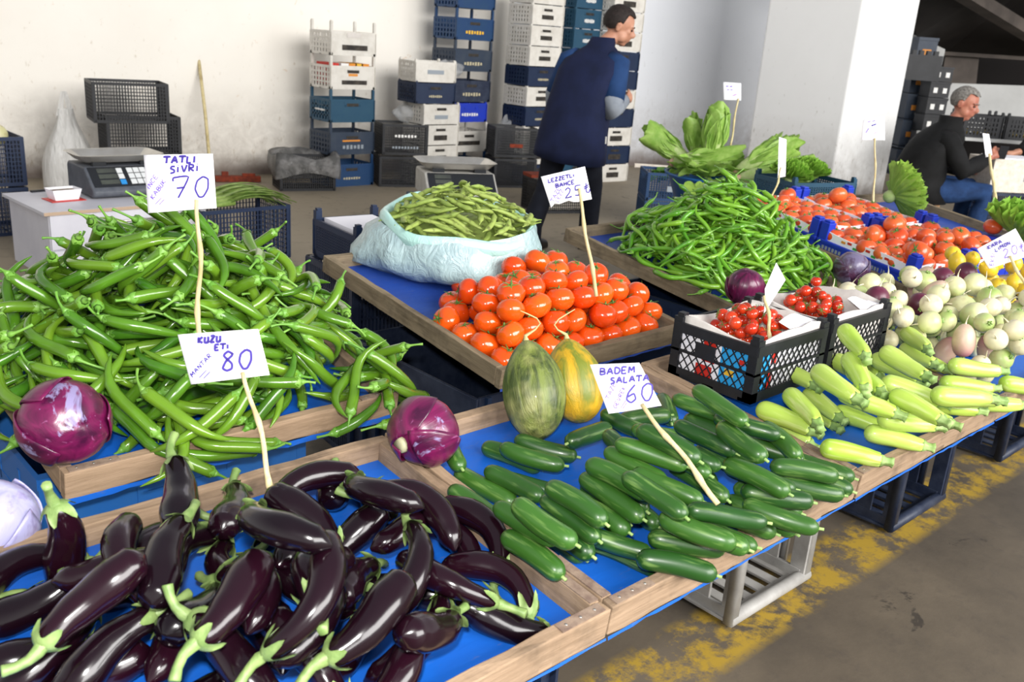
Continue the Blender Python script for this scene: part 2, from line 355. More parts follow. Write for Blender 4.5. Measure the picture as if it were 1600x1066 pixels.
def calyx(s, R, lobes, r, base_t=.86, tip=.12, name='calyx', mat='aubergine_cap', stem_l=.035, stem_r=.0062, flare=.006, stem_bend=None):
    st = MB(); n = 40; ph = r.uniform(0, 6)
    def len_(a): return (1 - base_t) + tip * max(0, math.cos(lobes * a / 2 + ph) ** 2) ** 1.8
    rows = []
    for q in (0, .15, .35, .6, .85, 1):
        rows.append([s.pt(1 - q * len_(a), a, 1.03, .0012 + (flare * (q ** 4) * max(0, math.cos(lobes * a / 2 + ph) ** 2))) for a in (2 * PI * j / n for j in range(n))])
    st.grid(rows, True)
    P, T, u, w = s.fr(.985); cv = (w * r.uniform(-.6, .6) + u * r.uniform(-.2, .6)) if stem_bend is None else w * stem_bend
    k = s.rad(.975, 0)
    st.tube([P - T * .004, P + T * .001, P + T * .006] + [P + T * (.006 + stem_l * q) + cv * stem_l * q * q for q in (.35, .7, .97, 1)], [k, k * .8, stem_r * 1.35, stem_r, stem_r * .95, stem_r * 1.15, stem_r * 1.05], 9, mod=lambda t, a: 1 + .08 * math.cos(5 * a))
    return st.mesh(name, mat)
def mk_aubergines():
    r = random.Random(11); L_ = []
    spec = [(.195, .05, .0245), (.215, .15, .0235), (.185, -.11, .026), (.235, -.18, .022), (.17, .30, .023), (.205, .02, .024), (.225, .27, .021), (.15, -.04, .027)]
    for v, (L, bend, R) in enumerate(spec):
        pr = prof([(0, .35), (.1, .82), (.3, 1), (.6, .86), (.85, .66), (1, .5)]); ph = r.uniform(0, 6)
        s = Spine(L, bend, lambda t, a, pr=pr, R=R, ph=ph: R * pr(t) * rnd_end(t, .07) * (1 + .03 * math.sin(2 * a + ph)), .002, v, sbend=r.uniform(-.02, .02))
        b = s.body(20, 18).mesh('aubergine', 'aubergine')
        L_.append([('aubergine', b), ('calyx', calyx(s, R, 5, r, .955, .105))])
        if v in (0, 3):
            sc = MB(); a0 = 1.2; sc.grid([[s.pt(.35 + .3 * i / 8, a0 + (j - 2) * .16 * (1 - .6 * abs(i / 4 - 1)), 1.0, .0006) for j in range(5)] for i in range(9)])
            L_[-1].append(('scar', sc.mesh('scar', 'scar')))
    VAR['aubergine'] = L_
def mk_cucumbers():
    r = random.Random(21); L_ = []
    for v in range(6):
        L = r.uniform(.125, .155); R = r.uniform(.0165, .0195); bend = r.uniform(-.07, .07)
        s = Spine(L, bend, lambda t, a, R=R, v=v: R * (.9 + .1 * math.sin(PI * t)) * rnd_end(t, .14) * (1 + .018 * math.cos(9 * a + v)), .001, v)
        bb = s.body(16, 18); P, T, u, w = s.fr(.01); bb.tube([P + T * .002, P - T * .0012], [.0035, .0022], 6); b = bb.mesh('cucumber', 'cucumber'); st = MB(); P, T, u, w = s.fr(.99)
        st.tube([P - T * .004, P + T * .002, P + T * .009], [.005, .0028, .0028], 6)
        L_.append([('cucumber', b), ('stem', st.mesh('stem', 'courgette_stem'))])
    VAR['cucumber'] = L_
def mk_courgettes():
    r = random.Random(31); L_ = []
    for v in range(5):
        L = r.uniform(.125, .15); R = r.uniform(.0215, .0245); bend = r.uniform(-.05, .05)
        pr = prof([(0, .9), (.25, 1), (.7, .86), (1, .66)])
        s = Spine(L, bend, lambda t, a, R=R, pr=pr: R * pr(t) * (rnd_end(t, .13) if t < .5 else max(.55, rnd_end(t, .04))) * (1 + (.012 + .07 * smoothstep(.72, 1, t)) * math.cos(6 * a)), .001, v)
        b = s.body(18, 24).mesh('pale_courgette', 'courgette'); st = MB(); P, T, u, w = s.fr(.99); k = R * .62
        st.tube([P - T * .004, P + T * .002, P + T * .008, P + T * .018, P + T * .024], [k, k * .9, k * .62, k * .62, k * .8], 15, mod=lambda t, a: 1 + .18 * math.cos(5 * a))
        L_.append([('pale_courgette', b), ('stem', st.mesh('stem', 'courgette_stem'))])
    VAR['courgette'] = L_
def mk_beans():
    r = random.Random(41); L_ = []
    for v in range(6):
        L = r.uniform(.10, .14); R = r.uniform(.0090, .0108); bend = r.uniform(-.16, .16)
        s = Spine(L, bend, lambda t, a, R=R: R * prof([(0, .2), (.2, .9), (.8, 1), (1, .25)])(t) * (1 + .12 * math.sin(26 * t)), .002, v, squash=.75)
        b = s.body(14, 8); P, T, u, w = s.fr(.99); b.tube([P - T * .004, P + T * .01], [.003, .0015], 5)
        L_.append([('broad_bean_pod', b.mesh('broad_bean_pod', 'bean'))])
    VAR['bean'] = L_
def tomato_body(R, ribs, sq, r, n=24, m=14):
    ph = r.uniform(0, 6); e = r.uniform(-.05, .05); rows = []
    for i in range(1, m):
        t = PI * i / m; d = math.exp(-((t - PI) / .32) ** 2) * .2 + math.exp(-(t / .3) ** 2) * .03     # dimple at the top
        k = 1 - d; rows.append([Vector((R * k * math.sin(t) * math.cos(a) * (1 + e) * (1 + ribs * math.cos(5 * a + ph) * math.sin(t)), R * k * math.sin(t) * math.sin(a) * (1 + ribs * math.cos(5 * a + ph) * math.sin(t)), -R * sq * math.cos(t) * k)) for a in (2 * PI * j / n for j in range(n))])
    return MB().grid(rows, True, True, True)
def tomato_calyx(R, sq, r, k=1.0):
    st = MB(); z = R * sq * .83; n = r.choice([5, 6, 6])
    for i in range(n):
        a = 2 * PI * i / n + r.uniform(-.25, .25); d = Vector((math.cos(a), math.sin(a), 0)); s_ = Vector((-d.y, d.x, 0)); LL = R * r.uniform(.42, .68) * k; up = r.uniform(.0, .35)
        rows = []
        for q in (0, .33, .66, 1):
            c = d * (LL * q + .001) + Vector((0, 0, z + R * .05 * math.sin(PI * q) + up * LL * q * q - (.0 if up > .15 else .10 * R * q))); wv = R * .085 * (1 - q) + .0003
            rows.append([c - s_ * wv, c + Vector((0, 0, .0012)), c + s_ * wv])
        st.grid(rows)
    st.tube([(0, 0, z - .002), (0, 0, z + .004), (R * .12, 0, z + R * .2)], [R * .09, R * .06, R * .055], 6)
    return st
def mk_tomatoes():
    r = random.Random(51)
    for kind, R0, mat, nm in (('tomato', .0405, 'tomato', 'tomato'), ('tomato_far', .036, 'tomato_far', 'tomato'), ('cherry', .0140, 'cherry_tomato', 'cherry_tomato')):
        L_ = []
        for v in range(5):
            R = R0 * r.uniform(.9, 1.14); sq = r.uniform(.78, .88) if kind != 'cherry' else r.uniform(.93, 1)
            b = tomato_body(R, r.uniform(.01, .035) if kind != 'cherry' else .004, sq, r, *((24, 14) if kind != 'cherry' else (16, 10))).mesh(nm, mat)
            L_.append([(nm, b), ('calyx', tomato_calyx(R, sq, r, 1 if kind != 'cherry' else 1.35).mesh('calyx', 'tomato_calyx'))])
        VAR[kind] = L_
def mk_roots():
    r = random.Random(61); L_ = []
    for v in range(8):
        R = [.031, .027, .036, .030, .026, .030, .033, .034][v]; el = [1, .95, 1.05, .92, 1.1, 1.55, 1, .95][v]; mat = ['turnip_green', 'turnip_cream', 'turnip_green', 'turnip_cream', 'turnip_green', 'turnip_pink', 'turnip_purple', 'turnip_green'][v]
        mb = MB(); rows = []; n = 18; m = 12; ph = r.uniform(0, 6)
        for i in range(1, m):
            t = PI * i / m; x = -math.cos(t); k = 1 - .12 * math.exp(-((t - PI) / .35) ** 2)
            rows.append([Vector((R * el * x * (1.08 if x < 0 else .95) * k, R * math.sin(t) * math.cos(a) * (1 + .04 * math.sin(2 * a + ph)), R * math.sin(t) * math.sin(a))) for a in (2 * PI * j / n for j in range(n))])
        mb.grid(rows, True, True, True)
        tl = MB(); x0 = -R * el * 1.02
        tl.tube([(x0 + .006, 0, 0), (x0 - .002, 0, 0), (x0 - .012, .003, .002), (x0 - .026, .008, .002)], [.0065, .003, .0015, .0007], 6)
        cr = MB(); x1 = R * el * .84
        for q in range(5): a = q * 1.3 + ph; cr.tube([(x1 - .002, .003 * math.cos(a), .003 * math.sin(a)), (x1 + .004, .005 * math.cos(a), .005 * math.sin(a)), (x1 + .007, .006 * math.cos(a), .006 * math.sin(a))], [.003, .0024, .002], 5)
        L_.append([('turnip', mb.mesh('turnip', mat)), ('root_tail', tl.mesh('root_tail', 'turnip_cream')), ('crown_stub', cr.mesh('crown_stub', 'courgette_stem'))])
    VAR['turnip'] = L_
    L_ = []
    for v in range(3):
        R = r.uniform(.026, .029)
        s = Spine(R * 2.75, 0, lambda t, a, R=R: R * max(.16 * rnd_end(t, .03), (math.sqrt(max(0, 1 - ((t - .5) / .44) ** 2)))), 0, v)
        L_.append([('lemon', s.body(18, 16).mesh('lemon', 'lemon'))])
    VAR['lemon'] = L_
for f_ in (mk_peppers, mk_chillies, mk_aubergines, mk_cucumbers, mk_courgettes, mk_beans, mk_tomatoes, mk_roots): f_()
# ---------------------------------------------------------------- trays: sloping shallow wooden trays on crates
class Tray:
    def __init__(s, x0, x1, y0, y1, zf, zb, rz=0, rim=.052):
        s.w = x1 - x0; s.run = y1 - y0; s.d = math.hypot(s.run, zb - zf); s.rim = rim; tl = math.atan2(zb - zf, s.run)
        s.M = Matrix.Translation((x0, y0, zf)) @ Matrix.Rotation(rz, 4, 'Z') @ Matrix.Rotation(tl, 4, 'X') @ Matrix.Translation((0, 0, -rim))
        s.Mi = s.M.inverted()
    def P(s, u, v, h=0.0): return s.M @ Vector((u, v, .014 + h))       # h above the blue sheet
    def hit(s, px, py, h=0.0):
        o = s.Mi @ CAM; d = (s.Mi.to_3x3() @ (RW @ _ray(px, py))); t = (.014 + h - o.z) / d.z; return s.M @ (o + d * t)
    def boxes(s):
        b = .022; w, d, r = s.w, s.d, s.rim
        return [('base', (w / 2, d / 2, .005), (w - .002, d - .002, .010)), ('front_board', (w / 2, b / 2, r / 2), (w, b, r)), ('back_board', (w / 2, d - b / 2, r / 2), (w, b, r)),
                ('side_board', (b / 2, d / 2, r / 2), (b, d - 2 * b - .001, r)), ('side_board', (w - b / 2, d / 2, r / 2), (b, d - 2 * b - .001, r))]
TR = {
 'egg': Tray(.06, .945, .735, 1.325, .75, .81),
 'cuc': Tray(.95, 1.70, .735, 1.325, .75, .81),
 'zuc': Tray(1.705, 2.42, .735, 1.325, .75, .81),
 'tur': Tray(2.425, 3.45, .735, 1.29, .75, .81),
 'pep': Tray(.455, 1.185, 1.60, 2.40, .75, .86),
 'tom': Tray(1.485, 2.235, 1.58, 2.42, .75, .86),
 'chi': Tray(2.53, 3.24, 1.60, 2.40, .75, .86),
 'far': Tray(3.22, 4.55, 1.36, 2.45, .79, .90, rz=-.20),
}
CH1 = (1.735, 1.03, .795); CH2 = (2.065, 1.035, .795); CHD = (.30, .235, .135)      # the two cherry tomato crates
FC = []                                                                               # four blue tomato crates on the far tray, in its own plane
for j in range(2):
    for i in range(2): FC.append((.02 + .345 * i, .015 + .455 * j))
FCD = (.335, .445, .105)
BAGC = at(722, 372, .93)
def heap_pep(x, y):
    dx = (x - .82) / (.46 if x > .82 else .46); dy = (y - 1.98) / (.46 if y < 1.98 else .44)
    d = (abs(dx) ** 1.7 + abs(dy) ** 1.7) ** (1 / 1.7); return max(0, 1 - d) ** 1.1 * .29
def heap_chi(x, y):
    dx = (x - 2.90) / (.45 if x > 2.90 else .40); dy = (y - 1.93) / (.42 if y < 1.93 else .40)
    d = (abs(dx) ** 1.6 + abs(dy) ** 1.6) ** (1 / 1.6); return max(0, 1 - d) ** 1.2 * .285
KINDS = ['pepper', 'chilli', 'bean', 'aubergine', 'cucumber', 'courgette', 'tomato', 'tomato_far', 'cherry', 'turnip', 'lemon']
BAKED = {
 'aub': [55,305,1000,880,23,1,-97,55,429,899,891,-25,96,4,55,560,801,864,-11,95,25,52,495,869,885,30,-16,-92,52,532,931,931,12,23,69,55,406,1026,885,-90,-41,-15,55,647,793,812,-4,20,20,52,571,884,859,31,-91,-20,
55,808,821,741,6,15,-36,55,330,1205,849,33,-71,19,52,774,1013,822,-54,-79,-29,55,309,988,806,-97,-5,-23,55,413,878,820,22,-15,80,52,772,901,781,78,-57,-18,52,764,1048,857,12,23,69,55,567,1190,830,-1,2,48,
55,275,1170,793,-3,-21,-13,52,685,932,806,91,23,31,55,473,1156,897,29,1,58,52,377,1158,815,96,12,-9,52,450,952,841,75,61,10,52,869,988,767,29,-6,-71,55,644,1105,833,-78,60,14,52,575,830,754,-22,1,98,
55,419,984,825,-3,9,33,52,409,1086,849,64,-71,-29,55,260,1085,767,95,-18,-7,52,359,1022,770,76,60,9,52,696,1143,823,-2,96,24,49,468,1088,827,19,18,38,55,501,857,799,78,-52,-35,55,702,1055,796,23,1,-97,
55,758,1210,792,-9,15,51,52,507,890,830,91,34,12,52,822,885,742,22,-11,-60,52,294,1221,781,25,2,12,52,767,1054,787,91,31,-2,52,580,1107,783,73,61,1,52,375,947,734,96,9,3,55,652,1209,781,7,24,95,
55,348,1180,776,23,94,25,55,632,943,811,95,29,-9,55,819,1185,775,3,-4,69,52,547,1075,780,21,14,68,52,664,872,744,96,9,16,55,298,1014,761,-12,0,99,52,256,1090,766,95,12,17,55,465,1237,780,-99,-11,-1,
55,590,900,748,24,4,28,52,828,1015,743,60,76,22,52,455,954,759,58,78,15,55,601,1004,781,58,78,23,52,573,1072,745,21,13,66,55,730,945,751,3,-1,93],
 'cuc': [64,918,861,844,-73,68,4,64,1101,737,764,24,-7,-43,69,1097,797,863,-72,69,4,64,917,880,780,22,-13,-67,64,1011,883,839,21,-13,-68,64,1207,860,901,22,-13,-66,67,1185,713,837,-92,40,4,64,1140,734,816,-82,58,4,
69,1335,700,798,23,-10,-56,66,1110,891,817,21,-14,-70,67,1199,887,873,-84,54,4,69,1143,1118,795,23,-10,-53,68,1364,873,932,4,3,-77,64,1355,770,833,22,-12,-64,64,1345,804,891,58,-77,-23,67,1010,892,807,-71,70,4,
64,1165,767,768,-92,39,3,67,1351,883,868,4,4,-66,67,1170,824,848,3,4,-61,64,1513,762,804,24,-7,-40,69,923,1030,795,-72,70,4,69,923,908,820,73,-63,-20,69,1039,1059,789,-77,64,4,69,1026,1206,803,4,2,-86,
64,1387,741,797,89,-38,-13,64,1139,1171,771,23,-10,-56,64,1293,1112,800,-2,100,0,64,1116,887,852,3,4,-65,69,1277,838,819,-72,69,4,64,1529,753,768,-90,43,4,69,1498,888,850,-88,47,4,67,1497,996,853,3,4,-61,
67,1186,908,847,22,-13,-65,66,1022,1112,765,73,-63,-20,64,1221,1160,772,-88,47,4,64,1553,844,825,17,-18,-82,67,1068,843,766,84,-48,-16,64,1466,1111,798,0,1,-14,69,1310,884,851,22,-13,-65,65,1093,834,736,3,4,-57,
64,1089,900,786,22,-12,-64,64,1306,759,767,23,-9,-53,65,1394,1089,805,-80,59,4,64,1013,895,774,-66,75,3,64,1627,785,768,79,-55,-18,67,1266,874,853,-73,68,4,64,1177,731,799,79,-56,-19,69,1248,756,769,22,-12,-62,
67,1556,861,796,-83,56,4,64,1493,964,817,4,4,-68,64,1139,926,781,20,-15,-74,69,1242,974,838,4,3,-79,65,1358,752,763,22,-12,-63,64,1599,1157,770,14,-21,-88,67,1403,789,810,24,-9,-52,64,1575,760,767,23,-9,-53,
69,1399,1009,818,24,-6,-39,67,1027,930,747,21,-14,-70,64,1416,774,769,23,-10,-58,67,1096,1079,763,87,-43,-15,64,1211,923,747,4,4,-69,67,1212,809,815,4,4,-69,69,1454,1140,769,-86,51,4,64,1196,938,779,21,-15,-72,
64,1167,915,814,23,-11,-60,64,1501,914,776,4,3,-79,67,1416,874,802,-74,67,4,67,1383,931,779,-72,69,4,64,1262,969,781,22,-12,-64],
 'root': [80,1737,782,774,2,4,-45,80,1903,769,770,24,-8,-48,80,1900,736,858,4,4,-76,84,1742,945,791,-72,70,4,83,1814,880,880,4,3,-83,83,2095,721,842,1,3,-30,81,1753,916,824,-49,87,2,80,1850,821,848,-82,56,4,
81,1920,1039,828,-60,80,3,83,2157,888,858,60,-76,-23,80,1915,754,810,89,-37,-13,80,1906,947,787,18,-18,-81,84,2459,829,804,1,3,-35,81,1961,928,934,43,-87,-24,83,1896,878,888,-38,92,1,80,1762,948,753,-71,70,4,
81,2396,818,774,1,3,-34,80,2388,950,814,-55,84,3,84,2067,819,828,-81,58,4,81,2377,960,857,-42,91,2,80,2216,777,770,-92,40,4,84,2196,920,827,-67,74,3,84,2550,729,769,24,-5,-33,145,2391,1009,903,59,19,-26,
149,2523,892,847,-68,11,73,147,2469,1155,851,-56,23,-77,148,2582,873,898,20,-62,-65,147,2560,827,867,25,21,9,151,2425,1238,837,61,11,-77,145,2425,1191,921,10,-17,-45,144,2470,968,890,-42,6,-45,147,2614,804,889,-14,47,-28,
149,2594,958,790,-27,-45,-42,147,2534,1002,921,9,28,0,150,2458,1121,919,63,14,-75,84,2344,724,769,25,-4,-29,148,2542,955,886,-41,-55,-35,148,2419,1056,915,1,-51,17,145,2460,1093,862,-44,32,76,144,2465,1255,886,48,49,-38,
80,1994,893,747,22,-12,-62,144,2644,828,795,-28,-6,-78,147,2727,1151,937,30,24,27,161,3182,1102,923,-5,26,-29,161,3133,1187,934,68,4,73,84,2104,987,820,-57,82,3,84,2230,1014,797,4,2,-86,147,2713,911,909,70,1,-68,
80,1935,959,754,16,-19,-84,144,2568,1197,929,-64,8,-10,146,2649,927,891,-37,17,87,147,2450,1064,814,38,28,-79,151,2848,1071,912,-58,31,69,146,2922,1040,919,-10,-18,3,81,1946,878,861,-48,88,2,161,3191,1016,894,10,67,-22,
150,2922,1140,917,12,29,46,150,3026,1109,928,-64,15,-63,144,2483,1183,906,-60,3,-52,151,2798,1141,922,-38,-48,-59,146,2743,992,885,-47,25,-21,150,2586,1054,901,17,-23,-93,161,3352,1085,923,-47,-44,-55,147,2654,794,846,-51,-43,-54,
144,2650,1034,923,3,50,29,149,2720,894,794,-59,-20,-77,82,2224,737,802,-96,29,3,145,2513,1086,918,-21,-45,35,145,2792,912,904,-31,21,71,148,2505,1123,816,22,17,-76,144,3001,979,892,1,25,79,162,3373,1229,907,-14,-62,-65,
161,3290,1128,926,5,-29,81,161,3116,1042,886,-58,27,-75,148,2718,833,895,-7,-54,12,145,2625,1172,904,-60,30,64,144,2796,960,767,-14,-48,45,80,2074,783,784,3,4,-63,148,2876,936,842,-11,-50,-57,146,2673,960,824,-33,-40,52,
146,2883,976,897,-59,-36,-66,145,2993,1038,900,27,64,-23,145,2521,837,798,-18,50,38,145,2394,1130,816,-45,-52,-34,148,2759,1241,897,5,65,6,148,2660,1032,773,35,22,68,161,3110,1126,840,53,-42,55,148,2955,1018,771,-36,39,-22,
148,3022,938,848,-39,28,-65,145,2513,861,751,9,-67,9,145,2692,860,853,32,27,73,144,3039,1051,836,-32,-14,93,151,2955,1100,874,3,63,55,148,2605,850,753,-10,-38,17,80,2438,950,793,67,-70,-21,148,2645,995,876,3,53,80,
148,2878,876,772,-42,-5,90,147,2739,1052,796,0,56,-71,145,2854,1165,873,24,66,-18,160,3143,958,885,4,38,-55,162,3257,1253,933,18,0,30,151,2581,1010,850,-9,54,-74,144,2480,1007,838,58,30,75,150,2530,1177,793,7,63,-41,
149,2744,1084,904,-53,6,69,144,2988,1084,781,-45,-45,-67,146,2814,1038,857,33,55,2,144,2875,1224,909,-43,-44,76,161,3233,1105,874,-22,48,33,162,3194,1207,906,32,56,2,151,2559,1151,879,-14,-66,36,162,3245,1054,828,21,34,80,
148,2828,928,809,-32,-55,74,144,2653,1105,842,-68,0,-71,144,2777,859,880,59,-11,36,148,2621,1233,909,33,13,90,149,2937,1215,861,48,-45,63,144,2853,1002,772,-24,15,96,151,2542,1054,815,23,58,-69,80,2062,911,776,-60,80,3,
148,2488,1049,886,-24,-40,33,145,2961,921,758,-55,-31,-72,144,2917,1182,792,46,52,-33,144,2680,1220,897,-6,-1,-98,162,3304,1015,914,57,-3,-67,145,2951,934,835,-55,35,13,144,2939,1067,819,-31,60,-19,147,3010,909,898,-30,14,-64,
151,2997,1151,884,-58,0,25,162,3254,999,868,-34,-9,-71,147,2524,1239,899,36,-1,-93,145,2685,1060,867,43,-46,44,160,3139,1258,841,-21,-7,7,144,2796,1070,779,28,-64,37,147,2724,1129,784,63,11,-39,145,2550,1095,859,-14,30,-92,
148,2595,1134,830,2,57,-59,162,3193,1112,799,-11,-67,-27,161,3301,1164,840,-26,-11,-26,81,1953,779,818,-85,53,4,145,2812,1203,831,-8,-52,-82,149,3026,1242,876,-34,35,56,161,3380,1049,870,-23,-25,-79,148,2923,905,796,-41,-22,-78,
80,2616,900,749,97,-2,-1,147,2833,1097,826,-35,37,85,145,2916,873,869,-49,-3,15,149,3002,1174,806,41,-45,45,148,2812,1168,787,64,26,-72,144,2755,929,856,23,-62,-22],
 'tom': [97,1547,1641,749,14,13,2,98,1586,1668,804,-3,-31,-53,100,1547,1723,764,21,9,94,96,1615,1704,854,-27,-20,-91,100,1628,1644,751,0,-6,100,96,1584,1757,811,-25,-1,-86,100,1755,1672,808,0,15,87,99,1705,1699,856,1,-24,-74,
99,1795,1701,861,-13,6,26,100,1710,1644,753,-8,26,-72,100,1544,1881,787,26,-49,-44,98,1546,1804,770,5,-7,-17,97,1790,1641,749,-14,-10,2,100,1916,1642,812,3,9,45,98,1876,1689,857,-16,-19,-89,97,1662,1679,803,-23,-2,-55,
96,1617,1806,847,3,7,52,96,1832,1674,801,-35,0,77,97,1742,1760,888,7,3,-99,100,1872,1645,752,0,2,48,96,1993,1753,895,-2,-28,78,98,1666,1937,841,-57,40,72,100,1957,1961,891,10,21,14,98,1952,1641,749,-4,5,17,
97,1661,1756,881,16,-10,-33,97,1827,1760,894,-4,13,11,99,1955,1697,854,-18,-9,51,99,2031,1644,753,1,-22,-44,99,2113,1644,752,25,3,84,98,2035,1705,856,11,-18,97,97,1903,1748,884,-37,-6,3,97,2074,1675,806,-15,23,94,
98,1875,1979,878,-13,31,20,98,2137,1706,829,-13,41,-18,98,1692,1879,860,-82,-4,16,96,2176,1680,773,-16,2,-38,99,1993,1667,804,-9,-10,39,100,1612,1925,788,3,6,-89,96,1912,1834,895,6,-13,-58,98,1652,1993,795,10,-6,-79,
100,1951,2144,816,6,2,-25,97,1799,1874,867,26,-22,-74,96,2031,1868,872,10,-12,74,98,2040,1964,884,7,-2,80,97,1779,2090,803,-39,92,6,96,2140,1782,839,24,28,40,96,1953,1719,757,0,6,-100,97,2002,2095,852,-26,-8,-94,
99,1818,1950,839,10,7,-99,97,1654,1856,804,3,43,80,98,1868,1889,854,-11,-21,64,97,1789,1719,757,6,-1,14,99,1750,1753,818,-36,-12,-87,97,1629,1727,759,15,-7,81,96,1859,2063,803,7,-4,-82,96,1989,1748,809,-1,0,96,
99,1994,2012,845,-7,-4,77,98,1727,1981,803,17,25,-53,98,1698,1805,845,-19,2,98,99,1910,1747,812,-26,7,-80,96,1789,1799,845,26,38,86,97,1915,2030,842,20,-4,-30,98,1863,1803,847,12,-6,-46,100,1709,1724,764,25,-17,25,
98,1743,1924,841,17,-45,33,98,1828,1748,810,-4,-15,-56,96,1658,1754,814,5,23,88,97,2028,1793,857,23,7,-74,97,1623,1804,768,2,-6,92],
 'far': [116,3297,1395,844,3,4,-89,116,3302,1461,851,6,-8,27,113,3337,1409,898,36,-40,-53,112,3316,1527,864,38,-1,62,112,3380,1839,898,11,43,83,116,3354,1678,874,13,-10,21,116,3721,1284,901,12,-3,7,112,3363,1747,884,1,5,-100,
114,3369,1379,849,-22,9,24,115,3334,1599,872,-7,0,-83,113,3656,1344,900,23,34,-18,112,3415,1979,909,12,7,-59,116,3628,1328,846,-5,9,8,114,3386,1611,916,-51,-40,3,113,3455,1364,854,0,38,91,112,3539,1347,852,2,-46,-62,
112,3509,1381,896,0,-5,-1,115,3400,1906,904,-8,-11,-75,113,3610,1638,933,-13,-8,81,116,3470,2192,927,-3,-5,-84,115,3707,1317,850,-1,-5,100,112,3423,2050,917,18,12,92,115,3739,1428,915,19,-29,-18,114,3638,1440,912,2,-12,19,
116,3516,1449,901,66,15,-22,113,3530,1579,902,-16,-22,54,112,3862,1282,850,-2,17,87,116,3473,2059,953,58,-41,0,113,3819,2004,972,-28,17,11,113,3461,2120,924,-3,-12,73,115,3453,1829,897,0,13,-66,112,3576,1489,917,-13,21,7,
116,3530,1808,891,-3,6,51,112,3582,2109,969,-9,-13,-2,112,3747,1344,900,-51,42,-26,112,3611,1796,895,16,4,-61,113,3453,1719,884,1,5,-100,115,3777,2045,925,11,-1,-99,112,3780,1298,850,-13,-17,-95,113,3468,1555,872,-29,2,-79,
112,3696,1591,880,-14,-76,64,112,3747,1909,909,10,-14,74,116,3717,1773,890,-2,-7,100,114,3745,1834,900,6,10,20,116,3803,1401,909,-13,7,36,113,3942,1628,885,8,-5,-5,115,3820,1896,912,22,-14,93,115,3802,1758,898,9,17,98,
114,3633,1862,901,4,8,98,116,3767,1975,912,-3,5,76,112,3385,1516,863,18,1,-50,116,3947,1724,892,-17,-7,-92,113,3845,1963,922,-43,-2,-53,112,3639,1930,908,-4,3,85,116,3574,1545,865,-6,4,-70,116,3792,2124,926,4,2,-63,
115,3645,1396,859,24,11,43,114,3652,1999,914,2,-17,93,114,3815,1826,901,26,15,-62,112,3575,2012,914,5,0,-28,114,3419,1415,877,-4,-40,-7,114,3564,1944,906,1,-5,94,114,3672,2062,920,2,1,37,116,3496,2018,915,-47,18,24,
112,3547,1877,901,15,8,-65,113,3987,1925,915,2,-5,79,116,3403,1583,866,9,-2,-100,116,3784,1667,883,19,-21,51,113,3869,2102,930,6,0,-58,116,4009,1994,918,4,-3,41,114,3969,1854,906,4,-16,88,113,3538,2157,931,-11,-22,70,
114,3367,1448,854,-13,-6,99,112,3895,1874,908,12,-9,51,115,3449,1484,868,77,13,15,116,3493,1958,907,15,36,-88,116,3472,1898,899,6,12,82,112,3881,1803,901,0,-3,-71,116,3850,1651,880,4,3,-80,113,4021,2064,931,-7,5,78,
114,3523,1705,885,36,-82,-12,114,3422,1648,875,8,6,49,114,3952,1789,899,6,-16,84,113,3925,2007,925,-10,-23,-93,116,3598,2078,919,-8,7,-95,116,3875,1737,893,-30,-7,-27,112,3718,1389,857,8,18,-78,115,3493,1644,884,3,49,84,
114,3913,1940,913,2,-4,78,113,3589,1690,887,31,0,92,114,3676,2130,928,17,0,-10,115,3748,1515,873,-2,28,-96,116,3758,1445,859,8,-2,41,112,3551,1417,856,-3,-2,-70,116,3847,2033,918,4,3,-74,115,3903,1549,877,5,-1,-6,
112,3585,1613,875,2,-5,87,112,3769,1603,879,17,2,-56,116,3838,1587,876,23,-17,55,115,3944,2082,931,3,4,-93,114,3477,1429,853,4,4,-83,113,3699,1659,887,-26,2,-36,113,3832,1442,865,-1,4,-39,115,3673,1530,874,-32,-89,-34,
114,3884,1345,854,8,9,-82,113,3527,2078,923,26,1,-59],
 'cherry': [131,1804,1143,945,-50,-37,-78,131,1791,1099,881,-31,-50,52,129,1822,1110,937,-11,43,69,128,1848,1089,919,-5,51,-32,128,1788,1170,905,31,-33,22,130,1777,1128,880,43,41,5,129,1820,1135,921,-38,-30,-77,132,1866,1078,901,56,-4,-83,
130,1800,1179,880,27,-53,-71,131,1937,1090,937,-62,8,-76,128,2117,1188,945,7,68,40,131,1833,1188,919,38,-31,-69,128,2144,1140,934,37,-36,-82,130,2138,1162,899,27,53,-9,131,1871,1143,957,-18,-16,1,129,2121,1161,933,52,27,19,
129,2143,1110,936,69,-7,-68,131,1884,1107,953,-34,34,87,132,1867,1169,963,27,53,28,128,2110,1125,881,-29,7,-87,131,2154,1079,881,-27,13,55,132,2180,1139,961,-48,-42,24,130,1886,1078,919,-14,-8,-71,131,1904,1104,931,34,55,73,
128,1843,1205,942,-57,-17,51,130,1871,1093,880,-1,-32,-91,131,1859,1231,906,15,52,-64,128,1826,1231,881,-15,-43,57,131,1854,1189,898,-40,-35,-52,128,1921,1154,952,-13,43,-51,129,1896,1160,881,11,66,-22,128,2133,1184,918,-46,-13,88,
130,1879,1173,930,-32,32,-77,131,1834,1148,898,-24,-18,75,131,1833,1175,946,23,53,73,130,1847,1167,880,-54,34,70,128,2208,1124,898,-9,53,83,128,2170,1181,964,54,2,79,129,2209,1106,936,65,-10,-33,131,2171,1118,944,-47,50,68,
131,2272,1113,895,55,6,-29,131,1802,1197,903,-22,2,-86,130,2195,1143,880,27,-44,-9,131,2214,1183,938,-48,6,-87,131,2204,1087,881,9,-22,50,128,2215,1157,897,7,-39,52,129,2170,1200,940,-38,-13,88,132,2226,1112,915,-1,12,-65,
